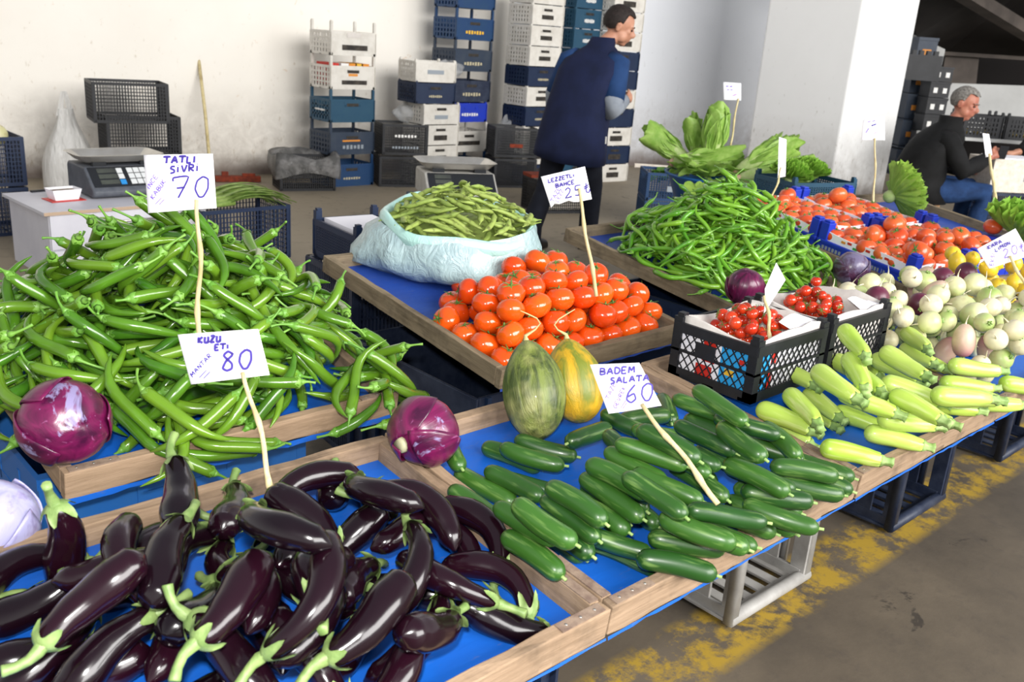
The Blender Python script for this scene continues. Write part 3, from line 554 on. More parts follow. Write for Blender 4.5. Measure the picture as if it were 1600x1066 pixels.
132,2155,1141,879,35,-40,-44,129,2284,1136,881,-49,2,84,131,1897,1133,893,-22,0,15,130,2152,1177,880,9,-24,95,131,2197,1165,961,62,-3,-18,132,1966,1128,933,41,50,-76,129,1915,1120,954,-20,-40,-26,132,1884,1197,941,-28,-9,3,
128,2247,1130,938,-11,-43,-11,130,1885,1119,915,50,-21,33,131,1933,1167,927,-68,-6,-10,131,2162,1160,921,4,-3,-16,129,2174,1165,894,56,40,-72,129,1942,1116,925,46,49,55,132,1926,1126,905,-10,-68,-31,132,2139,1207,931,41,8,9,
132,2225,1225,940,-38,25,31,131,1855,1127,936,59,13,47,129,1900,1181,957,-50,-27,46,128,1914,1211,945,-61,-13,78,129,2263,1218,923,8,-37,-41,132,2179,1216,897,-38,15,10,132,1955,1158,941,33,-58,40,132,1857,1143,914,37,-39,60,
131,2212,1143,946,5,-38,-42,130,2280,1178,880,34,-49,61,129,1934,1137,881,-25,-27,-74,131,2191,1126,923,41,17,-5,129,2269,1195,901,22,10,-94,131,1874,1223,881,-7,39,92,129,1997,1165,930,-32,-19,27,128,1953,1187,938,5,-26,95,
132,2205,1201,901,-36,41,-67,130,1917,1195,920,12,4,-99,128,2186,1195,881,9,29,3,128,2203,1216,925,2,49,-83,130,2242,1226,904,49,37,-58],
 'bean': [32,1746,2124,974,7,13,-46,34,1756,2119,986,8,13,-51,34,1960,2102,1006,5,14,-35,34,1749,2284,1029,-14,6,90,33,1914,2190,1062,-86,49,13,34,1912,2162,1038,-8,17,-19,36,1706,2322,985,-14,5,94,35,1831,2197,1036,-77,63,6,
36,1722,2133,967,-98,16,7,35,1747,2227,1017,-12,-3,77,35,1761,2186,1003,85,-50,13,37,1796,2167,986,-10,24,-50,33,1816,2144,999,12,-9,80,32,1835,2215,1055,0,0,74,32,1734,2165,946,0,0,-65,37,1789,2126,936,21,98,0,
34,1850,2103,940,-97,-18,-15,37,1898,2066,981,-24,96,4,35,1776,2302,1034,-75,65,6,32,1737,2189,985,3,7,-46,36,1858,2305,1057,99,12,0,34,1862,2314,1073,0,0,-98,33,1700,2250,964,10,11,-66,32,2060,2139,963,-8,-13,-62,
34,1863,2088,997,14,5,-94,34,1925,2095,976,-99,1,15,32,1877,2172,1010,6,14,-34,37,1784,2342,1003,17,97,-3,32,1943,2087,950,8,-99,1,32,1687,2218,976,-98,-17,-7,33,2014,2177,1019,65,-76,5,36,1779,2231,1011,55,82,-8,
35,1801,2236,1036,4,3,67,32,1849,2131,1015,-48,86,7,33,1807,2351,1036,10,-13,21,36,1822,2254,1018,45,89,-3,33,1688,2346,957,-12,-9,-77,35,1818,2405,1017,-12,9,81,37,1947,2249,1069,-14,12,22,36,1879,2132,1021,22,-97,2,
36,1898,2214,1031,-1,7,17,37,1922,2218,1057,0,0,-99,37,1799,2202,986,-4,-14,-27,33,1762,2400,969,0,0,-49,33,1796,2190,970,97,-22,7,33,2047,2115,986,7,2,-94,37,1742,2393,980,-99,-4,-15,32,1949,2169,1012,-62,77,9,
32,1690,2307,952,34,-93,5,36,1691,2265,987,92,38,0,35,2062,2149,981,-99,14,7,32,2061,2187,944,-82,56,12,35,1754,2347,955,60,-78,9,33,1895,2381,1044,29,95,-4,37,2040,2253,1033,17,-97,3,35,2096,2227,999,5,5,-73,
35,1727,2367,1000,8,4,44,34,2054,2178,992,29,-95,4,37,1920,2140,970,-60,79,9,35,2013,2259,997,0,0,-41,35,1892,2242,1064,5,-14,34,32,1845,2352,1035,1,-15,8,32,1979,2328,1052,-13,8,83,37,1734,2272,961,-96,-22,-15,
34,1926,2288,1076,-2,16,45,32,1947,2415,957,84,-52,13,32,1970,2223,1047,65,-76,5,37,2111,2233,938,7,-17,80,37,2036,2204,1018,65,-76,5,35,1861,2247,1014,-66,75,5,34,1983,2137,981,94,29,-14,36,1889,2277,1047,-1,-8,12,
35,1998,2088,954,91,39,-14,36,1962,2127,969,12,-98,2,32,1947,2247,1036,59,-80,9,32,1862,2317,1033,91,38,-14,34,1840,2268,1026,-5,8,93,32,1974,2184,988,-48,86,7,37,1879,2181,1016,-6,5,76,32,1763,2362,1006,-10,22,-88,
32,2110,2204,917,57,-82,0,36,2007,2336,1036,-21,-8,87,35,2002,2254,1023,-6,-4,-86,37,1737,2393,926,-7,-4,-88,36,2091,2322,943,-15,-10,84,34,1802,2243,1002,-9,-7,62,33,1892,2301,1043,-7,13,43,37,2094,2184,976,15,3,21,
33,2092,2261,966,0,0,-37,32,1913,2368,1024,-14,-19,93,35,1928,2306,1041,-11,-16,-94,32,1903,2399,1023,-18,-6,92,35,1908,2232,1017,12,-10,76,37,2101,2235,987,89,45,-7,33,2082,2395,982,-36,-92,-5,32,1998,2197,974,4,-6,53,
36,2021,2298,1032,5,-26,96,32,1824,2326,1011,-13,8,84,37,1933,2463,970,12,9,-76,32,1961,2203,996,-6,6,38,36,2058,2259,957,5,-29,88,33,1889,2460,970,97,-21,15,32,2021,2386,964,-11,-10,-71],
 'pep': [5,683,1589,818,23,-9,90,7,689,1779,940,-13,-98,-2,1,727,1687,889,-96,24,12,5,617,1679,841,-73,58,29,1,574,1750,869,24,6,-94,6,622,1590,764,-90,-36,-23,7,548,1774,872,-30,-95,-4,1,764,1590,807,-93,-1,-37,
3,867,1671,877,-93,28,24,2,845,1634,845,-4,2,-38,3,563,1754,817,41,2,85,6,863,1705,904,-95,16,24,5,872,1625,820,37,1,-92,0,685,1590,757,-78,51,31,3,695,1593,798,96,-11,25,6,672,1905,1010,84,-49,21,
1,560,2001,963,37,-1,93,5,538,1870,917,-75,65,9,2,1093,1589,809,36,7,-91,1,961,1675,866,43,2,82,5,725,1598,730,-99,10,12,7,446,1801,810,-48,84,12,7,448,1819,850,9,9,-68,6,882,1773,954,-37,-2,-93,
7,612,1811,921,-13,-92,-5,7,1115,1833,891,-10,20,-46,2,701,1738,898,-3,-12,-24,4,717,1994,1067,-7,-11,-53,1,880,1945,1081,-54,-76,-21,7,939,1838,987,-2,-28,82,1,497,1937,879,37,-11,77,2,751,1848,993,20,-98,0,
4,830,1708,890,-23,-23,-12,0,663,1656,827,89,-27,35,1,1059,1586,735,12,2,-98,1,748,1920,1063,-5,29,92,6,748,1591,753,-93,36,12,5,1054,1594,786,5,-11,42,3,638,1653,769,22,-10,88,3,993,1661,833,-93,2,37,
5,1188,1602,759,97,7,-25,3,652,1739,831,-37,21,90,0,1032,1664,764,98,16,-12,5,1190,1813,803,-93,7,37,3,676,1897,960,0,0,80,7,774,1839,969,-30,-92,-8,3,739,1898,1015,73,-57,29,6,804,1918,1086,-64,-68,-25,
4,546,1859,892,7,35,-77,3,702,1697,882,-81,58,10,3,550,2088,946,-43,82,17,7,1138,1871,888,0,-37,0,1,686,1774,897,-99,-6,-12,6,766,1851,1017,10,8,-79,6,599,1816,761,0,0,94,7,711,1697,807,4,12,-34,
6,1022,1712,863,-30,-33,-86,4,744,1913,1052,-39,-21,89,5,613,1831,870,-2,-30,84,1,1116,1902,914,25,-1,97,3,602,1804,811,-80,54,20,4,967,1907,1011,-89,44,11,6,1167,1590,713,0,0,-96,0,966,1698,856,-71,-61,-28,
4,862,1863,1022,2,-28,51,6,741,1710,859,12,2,-97,2,666,1909,974,-10,18,-86,2,843,2013,1078,34,-15,89,1,827,1808,961,-12,-5,-92,0,486,2010,921,15,-12,2,0,825,1802,923,-12,-2,-98,0,938,1834,972,67,-70,17,
6,677,1991,1026,75,-66,0,2,770,1600,748,3,12,-20,4,1169,1696,799,90,-36,23,4,828,1684,808,-24,-96,-3,3,1070,1805,854,-51,-85,-6,3,622,1794,889,33,-17,83,7,662,1905,929,-20,-3,-48,4,737,1850,904,15,99,0,
5,870,1664,809,-73,-58,-29,7,447,1913,877,8,97,-2,2,1137,1638,774,-62,77,8,0,1194,1711,807,-68,-69,-17,4,831,1822,941,1,13,16,1,645,1737,770,23,9,-91,0,452,1910,761,70,-61,28,4,756,1913,1008,-36,-25,-40,
6,869,1694,840,-98,-17,-12,6,610,1998,997,-61,78,8,4,796,1920,1068,-17,-21,74,1,511,1973,879,22,-17,41,7,974,1755,771,-71,66,18,4,552,1941,872,-27,-2,92,4,611,2055,950,98,15,-12,7,851,1879,987,55,-75,22,
1,707,2195,983,-31,-25,-88,5,647,1802,801,-93,-10,-36,6,958,1909,1014,1,-20,-71,4,906,1693,748,-32,94,4,5,850,1878,985,34,-21,90,5,1194,2320,919,-3,-36,-12,2,670,2063,1016,-38,-7,-80,2,621,2055,968,-13,-21,-55,
3,712,1762,847,-93,-2,-37,3,1004,2014,1013,-89,-44,-11,3,1197,1650,779,-37,-2,-93,0,1035,1723,845,-39,2,-89,1,716,1997,1027,89,-28,35,2,689,2052,1005,-6,-36,-14,3,1194,1752,776,100,-5,0,7,933,1835,939,0,-25,2,
3,593,2109,970,-9,9,68,5,852,1767,845,-93,7,37,3,846,1756,842,97,26,0,6,1016,1785,916,0,0,-84,3,872,1758,901,-36,-8,-91,0,455,1875,817,21,-13,82,0,583,1899,882,17,21,94,6,874,1801,922,19,-17,-63,
3,790,1913,937,-91,-18,-36,4,1074,1804,871,36,-92,5,4,504,1921,843,20,14,-79,0,1019,2007,992,43,90,0,6,1102,1912,932,9,-26,-67,4,639,2061,1000,-22,-11,-88,6,746,1677,764,92,-39,0,6,759,2074,1055,12,-96,3,
1,705,1938,936,0,0,93,2,607,1903,950,-25,-8,-77,3,889,1888,983,92,38,-12,2,1099,1933,934,0,0,28,4,453,1922,874,-30,-4,-71,2,930,2029,1037,75,-65,9,4,783,2038,1042,-36,-4,-93,7,947,1742,871,27,-93,7,
5,615,2005,928,14,-25,-2,6,454,1943,893,71,-66,18,3,571,2101,916,9,-36,22,2,639,2047,982,86,45,-22,1,919,2047,1046,-34,-2,-68,3,568,2161,925,-9,97,2,2,637,1863,863,-74,-56,-29,0,1199,2065,892,20,98,0,
1,1013,1796,918,-6,-17,-89,3,1195,1876,756,27,12,-55,3,729,1882,864,11,-5,91,7,528,2006,866,92,-15,36,4,583,1891,918,-10,-8,-76,5,800,2052,1069,-21,-14,-86,5,1190,1653,713,74,67,0,2,733,1885,986,-81,-57,-10,
0,1098,1596,774,-12,-28,-81,4,789,2022,1068,-16,19,64,0,447,1882,829,0,0,-91,1,876,2019,1071,-10,-8,-78,7,792,1682,747,0,0,2,4,1199,1665,777,-17,-92,-7,2,789,1938,1053,-21,-8,36,1,627,1920,870,7,-10,55,
5,1075,2096,845,28,15,76,7,1028,1791,838,21,-13,81,0,1084,1981,959,-76,-60,-19,5,455,2116,891,-1,-25,-3,2,846,1842,857,4,-12,23,0,558,2310,900,-12,-4,-96,1,1010,1785,856,-56,-74,-22,7,1051,1988,897,60,-80,0,
2,874,1951,998,36,10,81,5,708,1707,783,100,-9,0,7,978,1917,954,61,-70,24,2,926,1815,921,21,-30,53,6,571,2183,922,26,-97,0,3,722,1846,876,1,-11,-99,0,440,1926,789,-27,33,83,7,1019,2006,995,-30,-94,-4,
2,817,1814,898,-55,-75,-22,6,810,1924,912,99,-3,12,7,734,2009,978,91,33,-23,7,556,1938,833,10,7,-83,3,815,1925,967,0,0,98,1,699,1777,875,-12,2,97,2,453,1986,744,-66,-71,-17,6,1004,2019,934,94,-21,24,
2,1204,1935,865,66,-75,0,4,834,2080,1050,12,-2,98,5,731,2087,1043,49,-83,13,2,926,1821,899,21,-95,5,7,1036,1986,888,11,-6,88,7,1192,2175,849,-7,-36,-17,4,797,1915,1000,-8,-39,15,7,612,1953,857,11,6,-86,
2,831,2032,1047,73,-58,29,2,626,2044,918,91,-19,36,0,1112,1919,896,18,9,-18,6,729,1680,767,2,-12,16,3,1125,2131,902,0,0,-1,5,644,2092,917,30,-95,4,4,1129,1965,906,0,0,90,3,720,1936,950,-6,12,79,
5,771,1682,769,99,-8,12,0,986,2145,970,-28,-32,-22,1,790,1921,1055,-7,11,53,4,1000,2070,970,-21,-97,-3,4,999,2003,953,57,-79,14,4,655,2286,932,-3,-37,-8,0,836,1822,911,-87,32,34,5,1196,1703,757,-10,-17,-96,
6,665,2275,942,61,-75,16,5,592,1902,807,90,-43,0,0,1203,2369,909,14,24,-8,4,774,2033,992,-10,23,37,5,762,1957,966,2,-37,4,2,1208,1909,796,15,-1,75,0,702,2029,975,-14,-34,-35,7,868,2106,1056,-3,-17,97,
2,1207,1920,801,8,-93,3,6,825,1954,989,-32,-92,-8,2,485,2008,915,-11,-6,-88,5,622,2160,869,-38,85,15,6,734,1690,738,0,0,99,7,541,2206,880,-96,-25,-12,0,1020,1777,845,8,-14,-85,6,1197,1692,735,-10,-8,-77,
3,1115,1951,844,-18,16,72,5,680,2039,904,0,0,62,3,1195,1921,765,-49,-79,-19,2,657,2104,864,12,5,-97,5,1116,1988,872,35,94,0,4,733,2299,917,-7,-99,-1,7,1078,1852,859,31,-88,12,2,871,2092,1043,-39,-17,-57,
6,654,2310,880,-6,-16,34,7,595,2015,820,-12,13,-73,5,789,1778,807,12,-2,98,1,833,2103,922,-9,-99,-1,0,878,1934,924,-58,-78,-15,6,443,2104,838,91,-33,23,3,839,2247,989,36,25,-39,4,645,2291,851,24,5,-95,
2,741,2108,891,-18,-17,-70,6,890,1872,886,-98,-13,-12,6,1192,1982,770,-56,-74,-22,5,749,2073,1028,49,-83,13,6,513,2054,879,-4,13,63,3,805,2104,950,11,13,4,5,805,1905,927,20,-15,78,6,1207,2061,846,15,-2,-15,
4,1090,2209,891,93,-4,37,4,734,2331,929,4,99,0,2,1083,2062,945,-12,-28,62,5,636,2159,862,3,-37,23,4,980,1831,841,6,-11,46,6,944,1748,843,10,23,-39,4,1205,2250,905,-13,-10,59,4,528,2305,908,96,24,-12,
6,906,2043,953,20,2,9,1,444,2134,868,94,-25,24,2,699,2316,871,-91,-19,-36,1,978,2186,870,17,98,-2,3,796,2160,1029,-30,-92,-8,3,641,2220,894,-1,93,0,7,776,2275,957,-98,-13,-12,2,802,2058,931,-12,4,94,
6,669,2114,924,4,-40,-25,2,1018,2088,990,18,-22,89,7,941,2012,981,59,-80,7,2,1204,1942,836,-4,24,17,3,769,2189,955,-41,83,16,1,804,1759,824,25,-2,96,0,869,2105,1038,-1,-12,-9,7,1199,1738,801,9,5,50,
7,736,2132,982,-12,0,99,1,512,1996,803,-85,-52,-11,4,776,2155,909,99,11,0,7,784,2200,1001,-97,-5,-25,1,921,2134,1010,0,0,-34,3,1085,2108,943,0,0,-46,3,834,2233,847,-5,-11,-40,6,777,2038,991,-18,-11,-10,
0,542,2340,851,-66,-71,-17,4,1207,2384,760,35,-12,80,1,973,1923,912,-20,-15,-78,4,636,1859,832,-2,1,-64,0,757,2071,987,6,-99,1,6,710,2206,898,27,95,-3,7,988,1825,798,21,-97,3,0,1208,2085,808,-40,-84,-16,
2,961,2235,823,12,-1,99,5,711,2254,836,35,-93,4,6,1054,1836,829,-77,-63,-10,2,1008,1949,853,58,-82,0,6,1193,2221,773,79,49,-31,2,974,2131,993,8,-12,91,7,1079,2157,885,37,-2,93,2,1109,1932,897,-27,-93,-7,
1,701,2208,935,36,-90,9,1,811,2086,982,-14,-96,-3,1,699,1947,905,73,-67,9,1,496,2318,915,-23,-26,-93],
 'pep_rest': [0,893,1958,945,-75,-65,-9,7,1078,2173,803,97,-25,0,1,864,2210,960,14,-92,5,2,1051,2200,927,-32,19,80,5,1210,2079,878,-22,-11,-86,6,1194,1983,830,-95,-29,-12,6,662,2220,817,19,-98,0,5,445,2192,824,96,-16,24,
0,1033,2227,932,-5,24,18,3,897,1904,897,95,30,0,3,1060,2302,879,-12,-96,-3,3,780,2203,855,-7,10,55,6,751,2290,904,-20,15,78,0,1126,2338,845,19,-16,73,5,989,2200,938,-6,-24,-23,4,1076,2129,921,78,-61,10,
7,1077,2149,863,80,-58,10,4,1188,2058,827,-13,-21,-51,2,974,1757,795,-27,95,3,6,535,2059,837,-15,20,58,6,1054,1836,803,75,66,0,5,449,2118,795,-23,9,92,5,447,2195,828,28,-8,18,2,1207,2190,803,-17,18,67,
2,1201,2331,805,34,-87,13,3,453,2354,789,-31,20,78,0,1204,2276,837,-60,-79,-7,5,1074,1822,774,-9,-12,-91,0,788,2388,890,-30,22,75,3,443,2197,891,32,-16,32,2,1204,2246,817,28,-89,11,3,1189,1990,815,-23,-36,-79,
5,896,2090,922,85,51,-11,1,890,2344,861,-95,-17,-24,4,448,2267,864,-19,6,33,3,1133,2017,835,11,12,72,6,444,2199,859,2,-100,0,4,454,2388,839,-19,-31,-48,2,1196,2286,884,-19,-16,-73,1,972,2245,829,13,-14,98,
3,1017,2145,921,-31,-19,-79,7,823,2169,963,97,-4,25,5,1200,2383,844,-8,-93,-3,1,699,2273,854,-12,-22,-48,6,857,2238,868,-4,12,30,0,732,2231,847,38,-89,10,3,958,2136,868,-11,-26,-72,2,965,2085,868,70,-70,9,
7,1026,2354,851,-35,-90,-9,3,1000,2242,846,5,-99,1,6,823,2154,997,45,-86,12,4,1206,2065,832,21,-91,8,5,448,2374,805,-19,95,5,5,452,2095,837,-77,63,10,6,577,2109,845,52,-82,13,7,1209,2191,858,-11,22,43,
2,1005,2114,841,76,-64,10,1,444,2313,833,57,-73,22,1,1201,2268,860,-66,-71,-17,5,822,2155,878,-3,-12,-24,5,451,1990,813,0,0,88,4,449,2012,781,-25,-13,-57,7,760,2201,916,-91,-33,-23,0,920,2118,926,-22,-12,-85,
5,1206,2058,845,7,25,-3,6,450,2101,810,22,-29,56,6,888,2208,993,47,80,-18,0,1114,2201,859,22,-39,-2,2,771,2285,922,-99,-7,-12,1,442,2269,883,-4,-13,-56,0,448,2273,906,-26,-93,-7,3,451,2311,899,61,-78,8,
5,978,2317,886,-49,-83,-13,7,1077,2354,884,-90,42,11,6,935,2302,939,52,82,-13,4,852,2316,940,-24,5,95,2,920,2128,928,12,-4,95,5,850,2206,908,-11,-92,-5,4,771,2272,855,0,0,95,2,747,2303,881,89,-27,35,
5,453,2389,894,19,-34,16,4,447,2345,911,-99,-5,-12,7,452,2205,898,3,-36,8,5,858,2327,920,2,93,-1,4,967,2287,821,98,-20,0,2,851,2195,949,-2,-25,-9,2,874,2058,997,29,8,62,5,1003,2130,884,-16,-20,-37,
5,447,2386,852,-4,-36,-10,6,1058,2198,830,-8,-10,-53,6,1204,2390,861,-14,-92,-5,5,931,2299,917,-2,-93,-1,4,1190,2372,874,33,-29,88,2,1193,2244,884,-9,-12,80,2,448,2375,859,-6,27,-94,5,870,2324,877,85,-37,34,
3,933,2203,897,-4,-44,-51,2,854,2321,888,-1,-22,79,7,885,2360,853,-36,-90,-9,4,440,2266,872,-25,-3,-96,1,1016,2038,846,84,52,-11,3,441,2195,787,-45,81,18,5,1209,2150,778,-31,-20,-78,5,1196,2039,713,77,64,0,
3,441,2286,770,70,-61,28,4,1026,2348,893,11,-5,91,3,981,1862,835,-99,2,12],
 'chi': [16,2571,1801,793,0,0,-57,16,2559,1872,803,54,84,0,18,2612,1691,774,33,-16,85,19,2564,1913,866,-18,-32,-46,23,2698,1697,836,-6,17,-43,23,2582,1907,854,-15,-34,-37,17,2614,1807,858,-34,-93,-4,21,2674,1700,778,94,-23,24,
21,2627,1688,741,12,-4,93,16,2656,1758,841,16,37,-67,18,2581,1734,772,7,100,0,16,2735,1658,827,30,95,0,18,2733,1721,862,-76,64,10,17,2779,1630,815,33,15,-85,21,2742,1844,949,82,-56,10,19,2726,1912,969,29,23,-73,
17,2816,1590,805,-47,-85,-12,16,2778,1708,876,-42,-83,-17,16,2886,1874,1064,-4,15,-39,18,2671,1753,855,6,-33,74,16,2767,1642,798,-33,-94,-4,20,2910,1785,987,-52,-81,-13,17,2675,2221,850,61,76,-15,18,2814,1866,1009,10,-7,83,
19,3092,1595,773,-51,82,13,17,2898,1806,1008,-21,-22,-14,19,2777,1880,1003,-5,6,-71,19,2810,1837,957,0,0,-41,16,2676,1906,931,-84,-39,-33,20,2905,1633,822,-74,-57,-29,18,2817,1866,1022,12,-2,97,16,2921,1626,833,22,-29,56,
23,2803,1707,880,22,97,-3,16,2648,1842,890,24,7,-93,23,2770,1738,880,-9,-23,-37,23,2865,1737,934,-12,-99,-1,18,2647,1703,760,20,-15,78,17,2889,1747,945,66,-66,26,22,3007,1633,809,34,15,-83,20,2617,2126,859,92,-10,36,
23,2800,1669,775,2,13,-46,19,2619,1752,774,-26,-89,-10,21,2764,2093,957,-5,-25,-36,18,2554,2074,841,65,-75,8,18,2794,1731,909,98,-15,12,18,2714,1764,874,85,-39,33,22,2851,1956,1072,-6,16,89,22,2682,1814,895,12,2,-98,
17,2781,1872,926,-29,2,-49,21,2644,1970,920,61,-78,8,18,2592,1977,867,63,-78,0,17,2774,1900,980,68,73,0,18,2621,1913,870,41,-10,70,23,3142,1651,797,16,-33,40,17,2835,1794,911,-23,17,-57,17,2635,1900,801,-19,4,-79,
23,2688,2033,890,49,86,-6,17,2829,1652,856,-79,-50,-31,22,2981,1593,742,-95,16,24,22,2940,1821,1003,32,-17,82,23,2754,2132,939,90,-23,35,16,2639,1899,811,-70,-71,-9,20,2847,1954,1056,57,78,-15,21,2613,1806,851,-1,25,-97,
21,2936,1746,937,-1,38,-23,20,2895,1632,844,3,100,0,18,2978,1716,914,17,-33,43,21,2716,1769,870,98,-17,12,17,2679,2013,917,-86,-36,-34,21,3185,1678,765,-85,-39,-33,22,2812,1809,906,-87,48,11,22,2655,1816,761,0,0,94,
20,2917,1945,1080,-29,-88,-11,18,2713,1743,788,-3,-35,59,19,2971,1718,888,-24,-34,-13,20,2688,1699,776,4,-36,10,22,2667,1811,869,96,-15,24,16,2771,2259,874,-93,0,-37,21,2661,1867,831,-81,57,10,17,2739,1774,871,-82,-52,-21,
22,2747,1713,850,99,-8,12,23,2661,2008,882,22,91,-9,16,2665,2009,926,-20,-14,-80,19,2651,2132,886,5,16,-86,18,2777,1906,1001,-12,3,95,21,2761,1707,782,-77,52,30,22,2787,1690,751,2,18,98,22,2878,1778,948,-30,-24,-85,
23,3023,1644,783,24,-6,-25,18,2732,2008,964,83,56,0,17,2810,1869,1016,8,-25,57,20,2753,2134,924,-11,5,91,18,2905,1669,889,15,-23,14,21,2876,1636,814,36,-2,63,23,2775,2093,966,-35,-25,-41,23,2776,1715,822,-5,-24,-18,
23,2879,1873,1058,1,-25,12,20,2678,2135,842,39,-6,-91,19,2688,1897,895,-6,4,-58,17,2627,1878,837,-66,-74,-8,19,2613,1994,856,-77,-59,-20,19,3101,1682,829,-29,-88,-11,19,2679,1927,905,-11,-7,-85,17,2880,1879,1065,-5,-14,25,
16,2939,1828,1003,12,-35,31,16,2872,1820,961,2,12,-17,22,2890,1690,899,15,-12,-97,22,2859,1837,981,17,-1,67,23,2692,2049,892,-49,-86,-6,19,2828,1795,941,8,-99,1,21,2762,1889,897,11,-6,87,18,2844,1874,953,12,-3,96,
19,2634,1958,864,42,90,-5,23,2796,1880,989,0,-25,2,19,3031,1886,996,8,-9,65,16,2903,1634,802,-28,-89,-11,23,2675,1915,898,-16,-10,94,17,2803,1756,880,17,18,94,19,2670,2101,842,-91,-20,-36,19,2596,2018,803,19,15,-76,
20,2814,1955,967,-18,-17,-71,22,2769,2000,954,34,-87,13,21,2695,2141,887,-25,27,63,17,2581,2029,816,87,42,-22,18,2831,2043,960,-29,-92,-8,20,2943,1827,955,-3,-44,40,20,2974,1771,894,29,-23,73,20,2866,1661,878,-12,99,1,
21,2856,1951,1077,0,0,48,16,2787,1886,1008,-85,-51,-11,18,2734,1730,788,35,-11,89,16,2683,2014,937,-33,-16,-81,21,2889,2290,906,-8,-39,16,17,3042,1751,869,0,0,-60,20,2730,1797,801,0,0,-20,22,2631,1875,792,-79,-60,-10,
16,2888,1633,767,-14,-98,-2,22,2863,2025,1007,12,32,33,22,2676,1911,880,70,-61,28,17,3014,1862,993,60,-76,15,18,2867,1814,903,20,-15,78,18,2721,1765,828,-4,-37,6,16,2692,2052,903,3,26,-89,22,2783,2057,908,21,-39,-4,
18,2936,2125,985,-44,-82,-17,19,3169,1701,764,-64,-68,-25,16,2849,1963,1067,0,0,-87,22,2674,1905,869,0,0,73,20,2948,1681,834,8,23,-30,16,2673,1909,860,-14,-20,-54,18,2689,2086,846,-88,-40,-23,23,2843,1682,773,12,-21,48,
16,2782,2059,933,-37,-11,-79,21,2748,1735,786,-57,79,14,22,2786,1847,853,96,-12,25,19,2909,2023,1050,-14,-8,98,19,2846,2309,833,7,-24,94,22,2591,2074,837,1,-2,-88,19,2914,1669,784,0,0,-5,19,2773,1936,906,-58,-78,-15,
17,2901,1622,852,31,-92,8,16,2758,2213,906,10,13,-96,17,2850,1962,992,92,-17,36,21,2702,1786,828,92,-15,36,17,3095,1709,838,12,-34,31,21,2821,2241,908,1,-12,7,21,3037,1784,941,-96,-24,-12,23,3022,1689,849,10,39,-54,
16,3095,1686,823,17,-91,7,20,2594,2045,853,90,43,0,16,2576,1994,816,-75,-65,-9,18,2785,1885,919,8,-11,88,18,2720,1909,892,10,-33,-42,23,2919,2100,1001,-12,0,-99,16,2798,2162,896,-90,-25,-35,17,2837,2086,996,-20,-11,46,
16,2998,1625,839,0,0,25,17,2769,1997,919,-95,-19,-24,20,3022,1724,891,-35,90,9,22,2637,1974,836,4,-5,-79,21,3003,1680,837,-90,-42,-11,16,2972,1710,897,-36,93,4,22,2860,1924,934,0,0,85,21,2826,1862,1008,4,-12,34,
17,2797,2108,943,100,8,0,17,2776,2252,825,-99,0,-12,19,2814,2089,941,-34,-13,85,17,2810,1944,935,-92,-31,-23,23,2928,1922,1006,30,-24,52,20,2790,1850,876,-64,-76,-8,22,2939,2005,1031,20,91,-8,17,2945,1963,1038,-8,9,64,
16,2780,2123,951,84,49,-21,20,2660,2155,844,13,-4,-99,23,2716,1905,881,-20,-3,-48,20,2916,1660,806,-52,-82,-13,18,2956,1807,963,-82,44,32,23,3080,1702,828,28,-13,48,19,2852,1783,833,-14,3,-21,17,2807,1757,872,-6,-25,9,
21,2838,1861,896,-87,48,11,22,2843,1797,921,-9,-18,-96,19,3060,1757,902,18,-91,7,20,2813,1913,1041,-2,-1,37,21,2947,1824,917,32,-18,73,22,2763,1808,857,19,-40,-8,20,2835,1999,930,79,-49,31,21,2919,1664,815,-73,-58,-29,
18,2852,2123,890,-11,-35,-27,21,2826,2073,991,14,7,46,17,2932,1933,1049,29,-92,7,16,3199,1773,850,-7,11,44,20,2672,1901,852,-11,7,-54,19,3182,1767,828,-3,4,-77,20,2834,2038,980,-7,11,57,21,2912,1822,920,0,0,-18,
20,3157,1836,894,-93,34,12,19,2823,1742,859,-13,-92,-5,18,2774,1989,997,34,-91,9,18,2891,1789,882,35,-14,75,21,2733,1849,824,-55,75,21,16,2654,2157,797,-4,15,-96,18,2760,2172,864,0,-13,30,21,2829,1941,986,-16,39,68,
19,2745,2229,821,-12,-2,-98,23,2843,1933,1055,92,38,-12,16,2843,1902,995,-15,0,85,18,2935,2012,1054,-23,-28,-62,18,2969,2044,1017,-24,-90,-9,23,2613,1938,792,-4,6,-84,21,2957,1864,989,7,10,-59,18,2824,1867,912,96,-14,24,
17,2973,2072,1002,12,-1,99,23,2737,2159,826,25,10,-96,17,2769,2162,893,-12,3,99,23,2721,1848,879,-6,-36,-15,20,2965,1904,1042,-14,-25,53,21,2829,2032,1013,29,-96,0,22,2629,1877,837,0,0,-88,21,2922,2055,975,-22,-11,-88,
18,2915,1900,1008,95,17,-24,22,2688,2016,879,0,0,64,21,2899,1729,801,-97,-20,-12,17,2993,1627,820,-19,-5,23,21,2963,1903,1004,25,-7,97,20,3064,1776,914,15,32,-87,17,2976,1953,1009,90,-35,23,17,2893,2009,1046,-27,13,51,
19,3114,1805,838,-4,-93,-2,23,2873,2240,904,49,79,-19,23,2985,1951,995,-23,9,90,23,2908,1743,902,0,0,37,19,2849,1710,783,13,21,-52,19,2757,1746,819,-75,-56,-29,20,3078,1757,896,-29,10,9,19,3081,1665,806,30,-92,8,
17,2954,1687,811,-14,-96,-4,17,3094,1692,776,5,-12,37,17,2801,2110,921,98,18,0,23,2743,2017,868,96,-15,24,16,2838,1953,941,-9,-23,-34,19,2740,1722,811,7,-99,1,17,2811,2193,818,0,0,100,18,2883,2214,936,-32,7,-84,
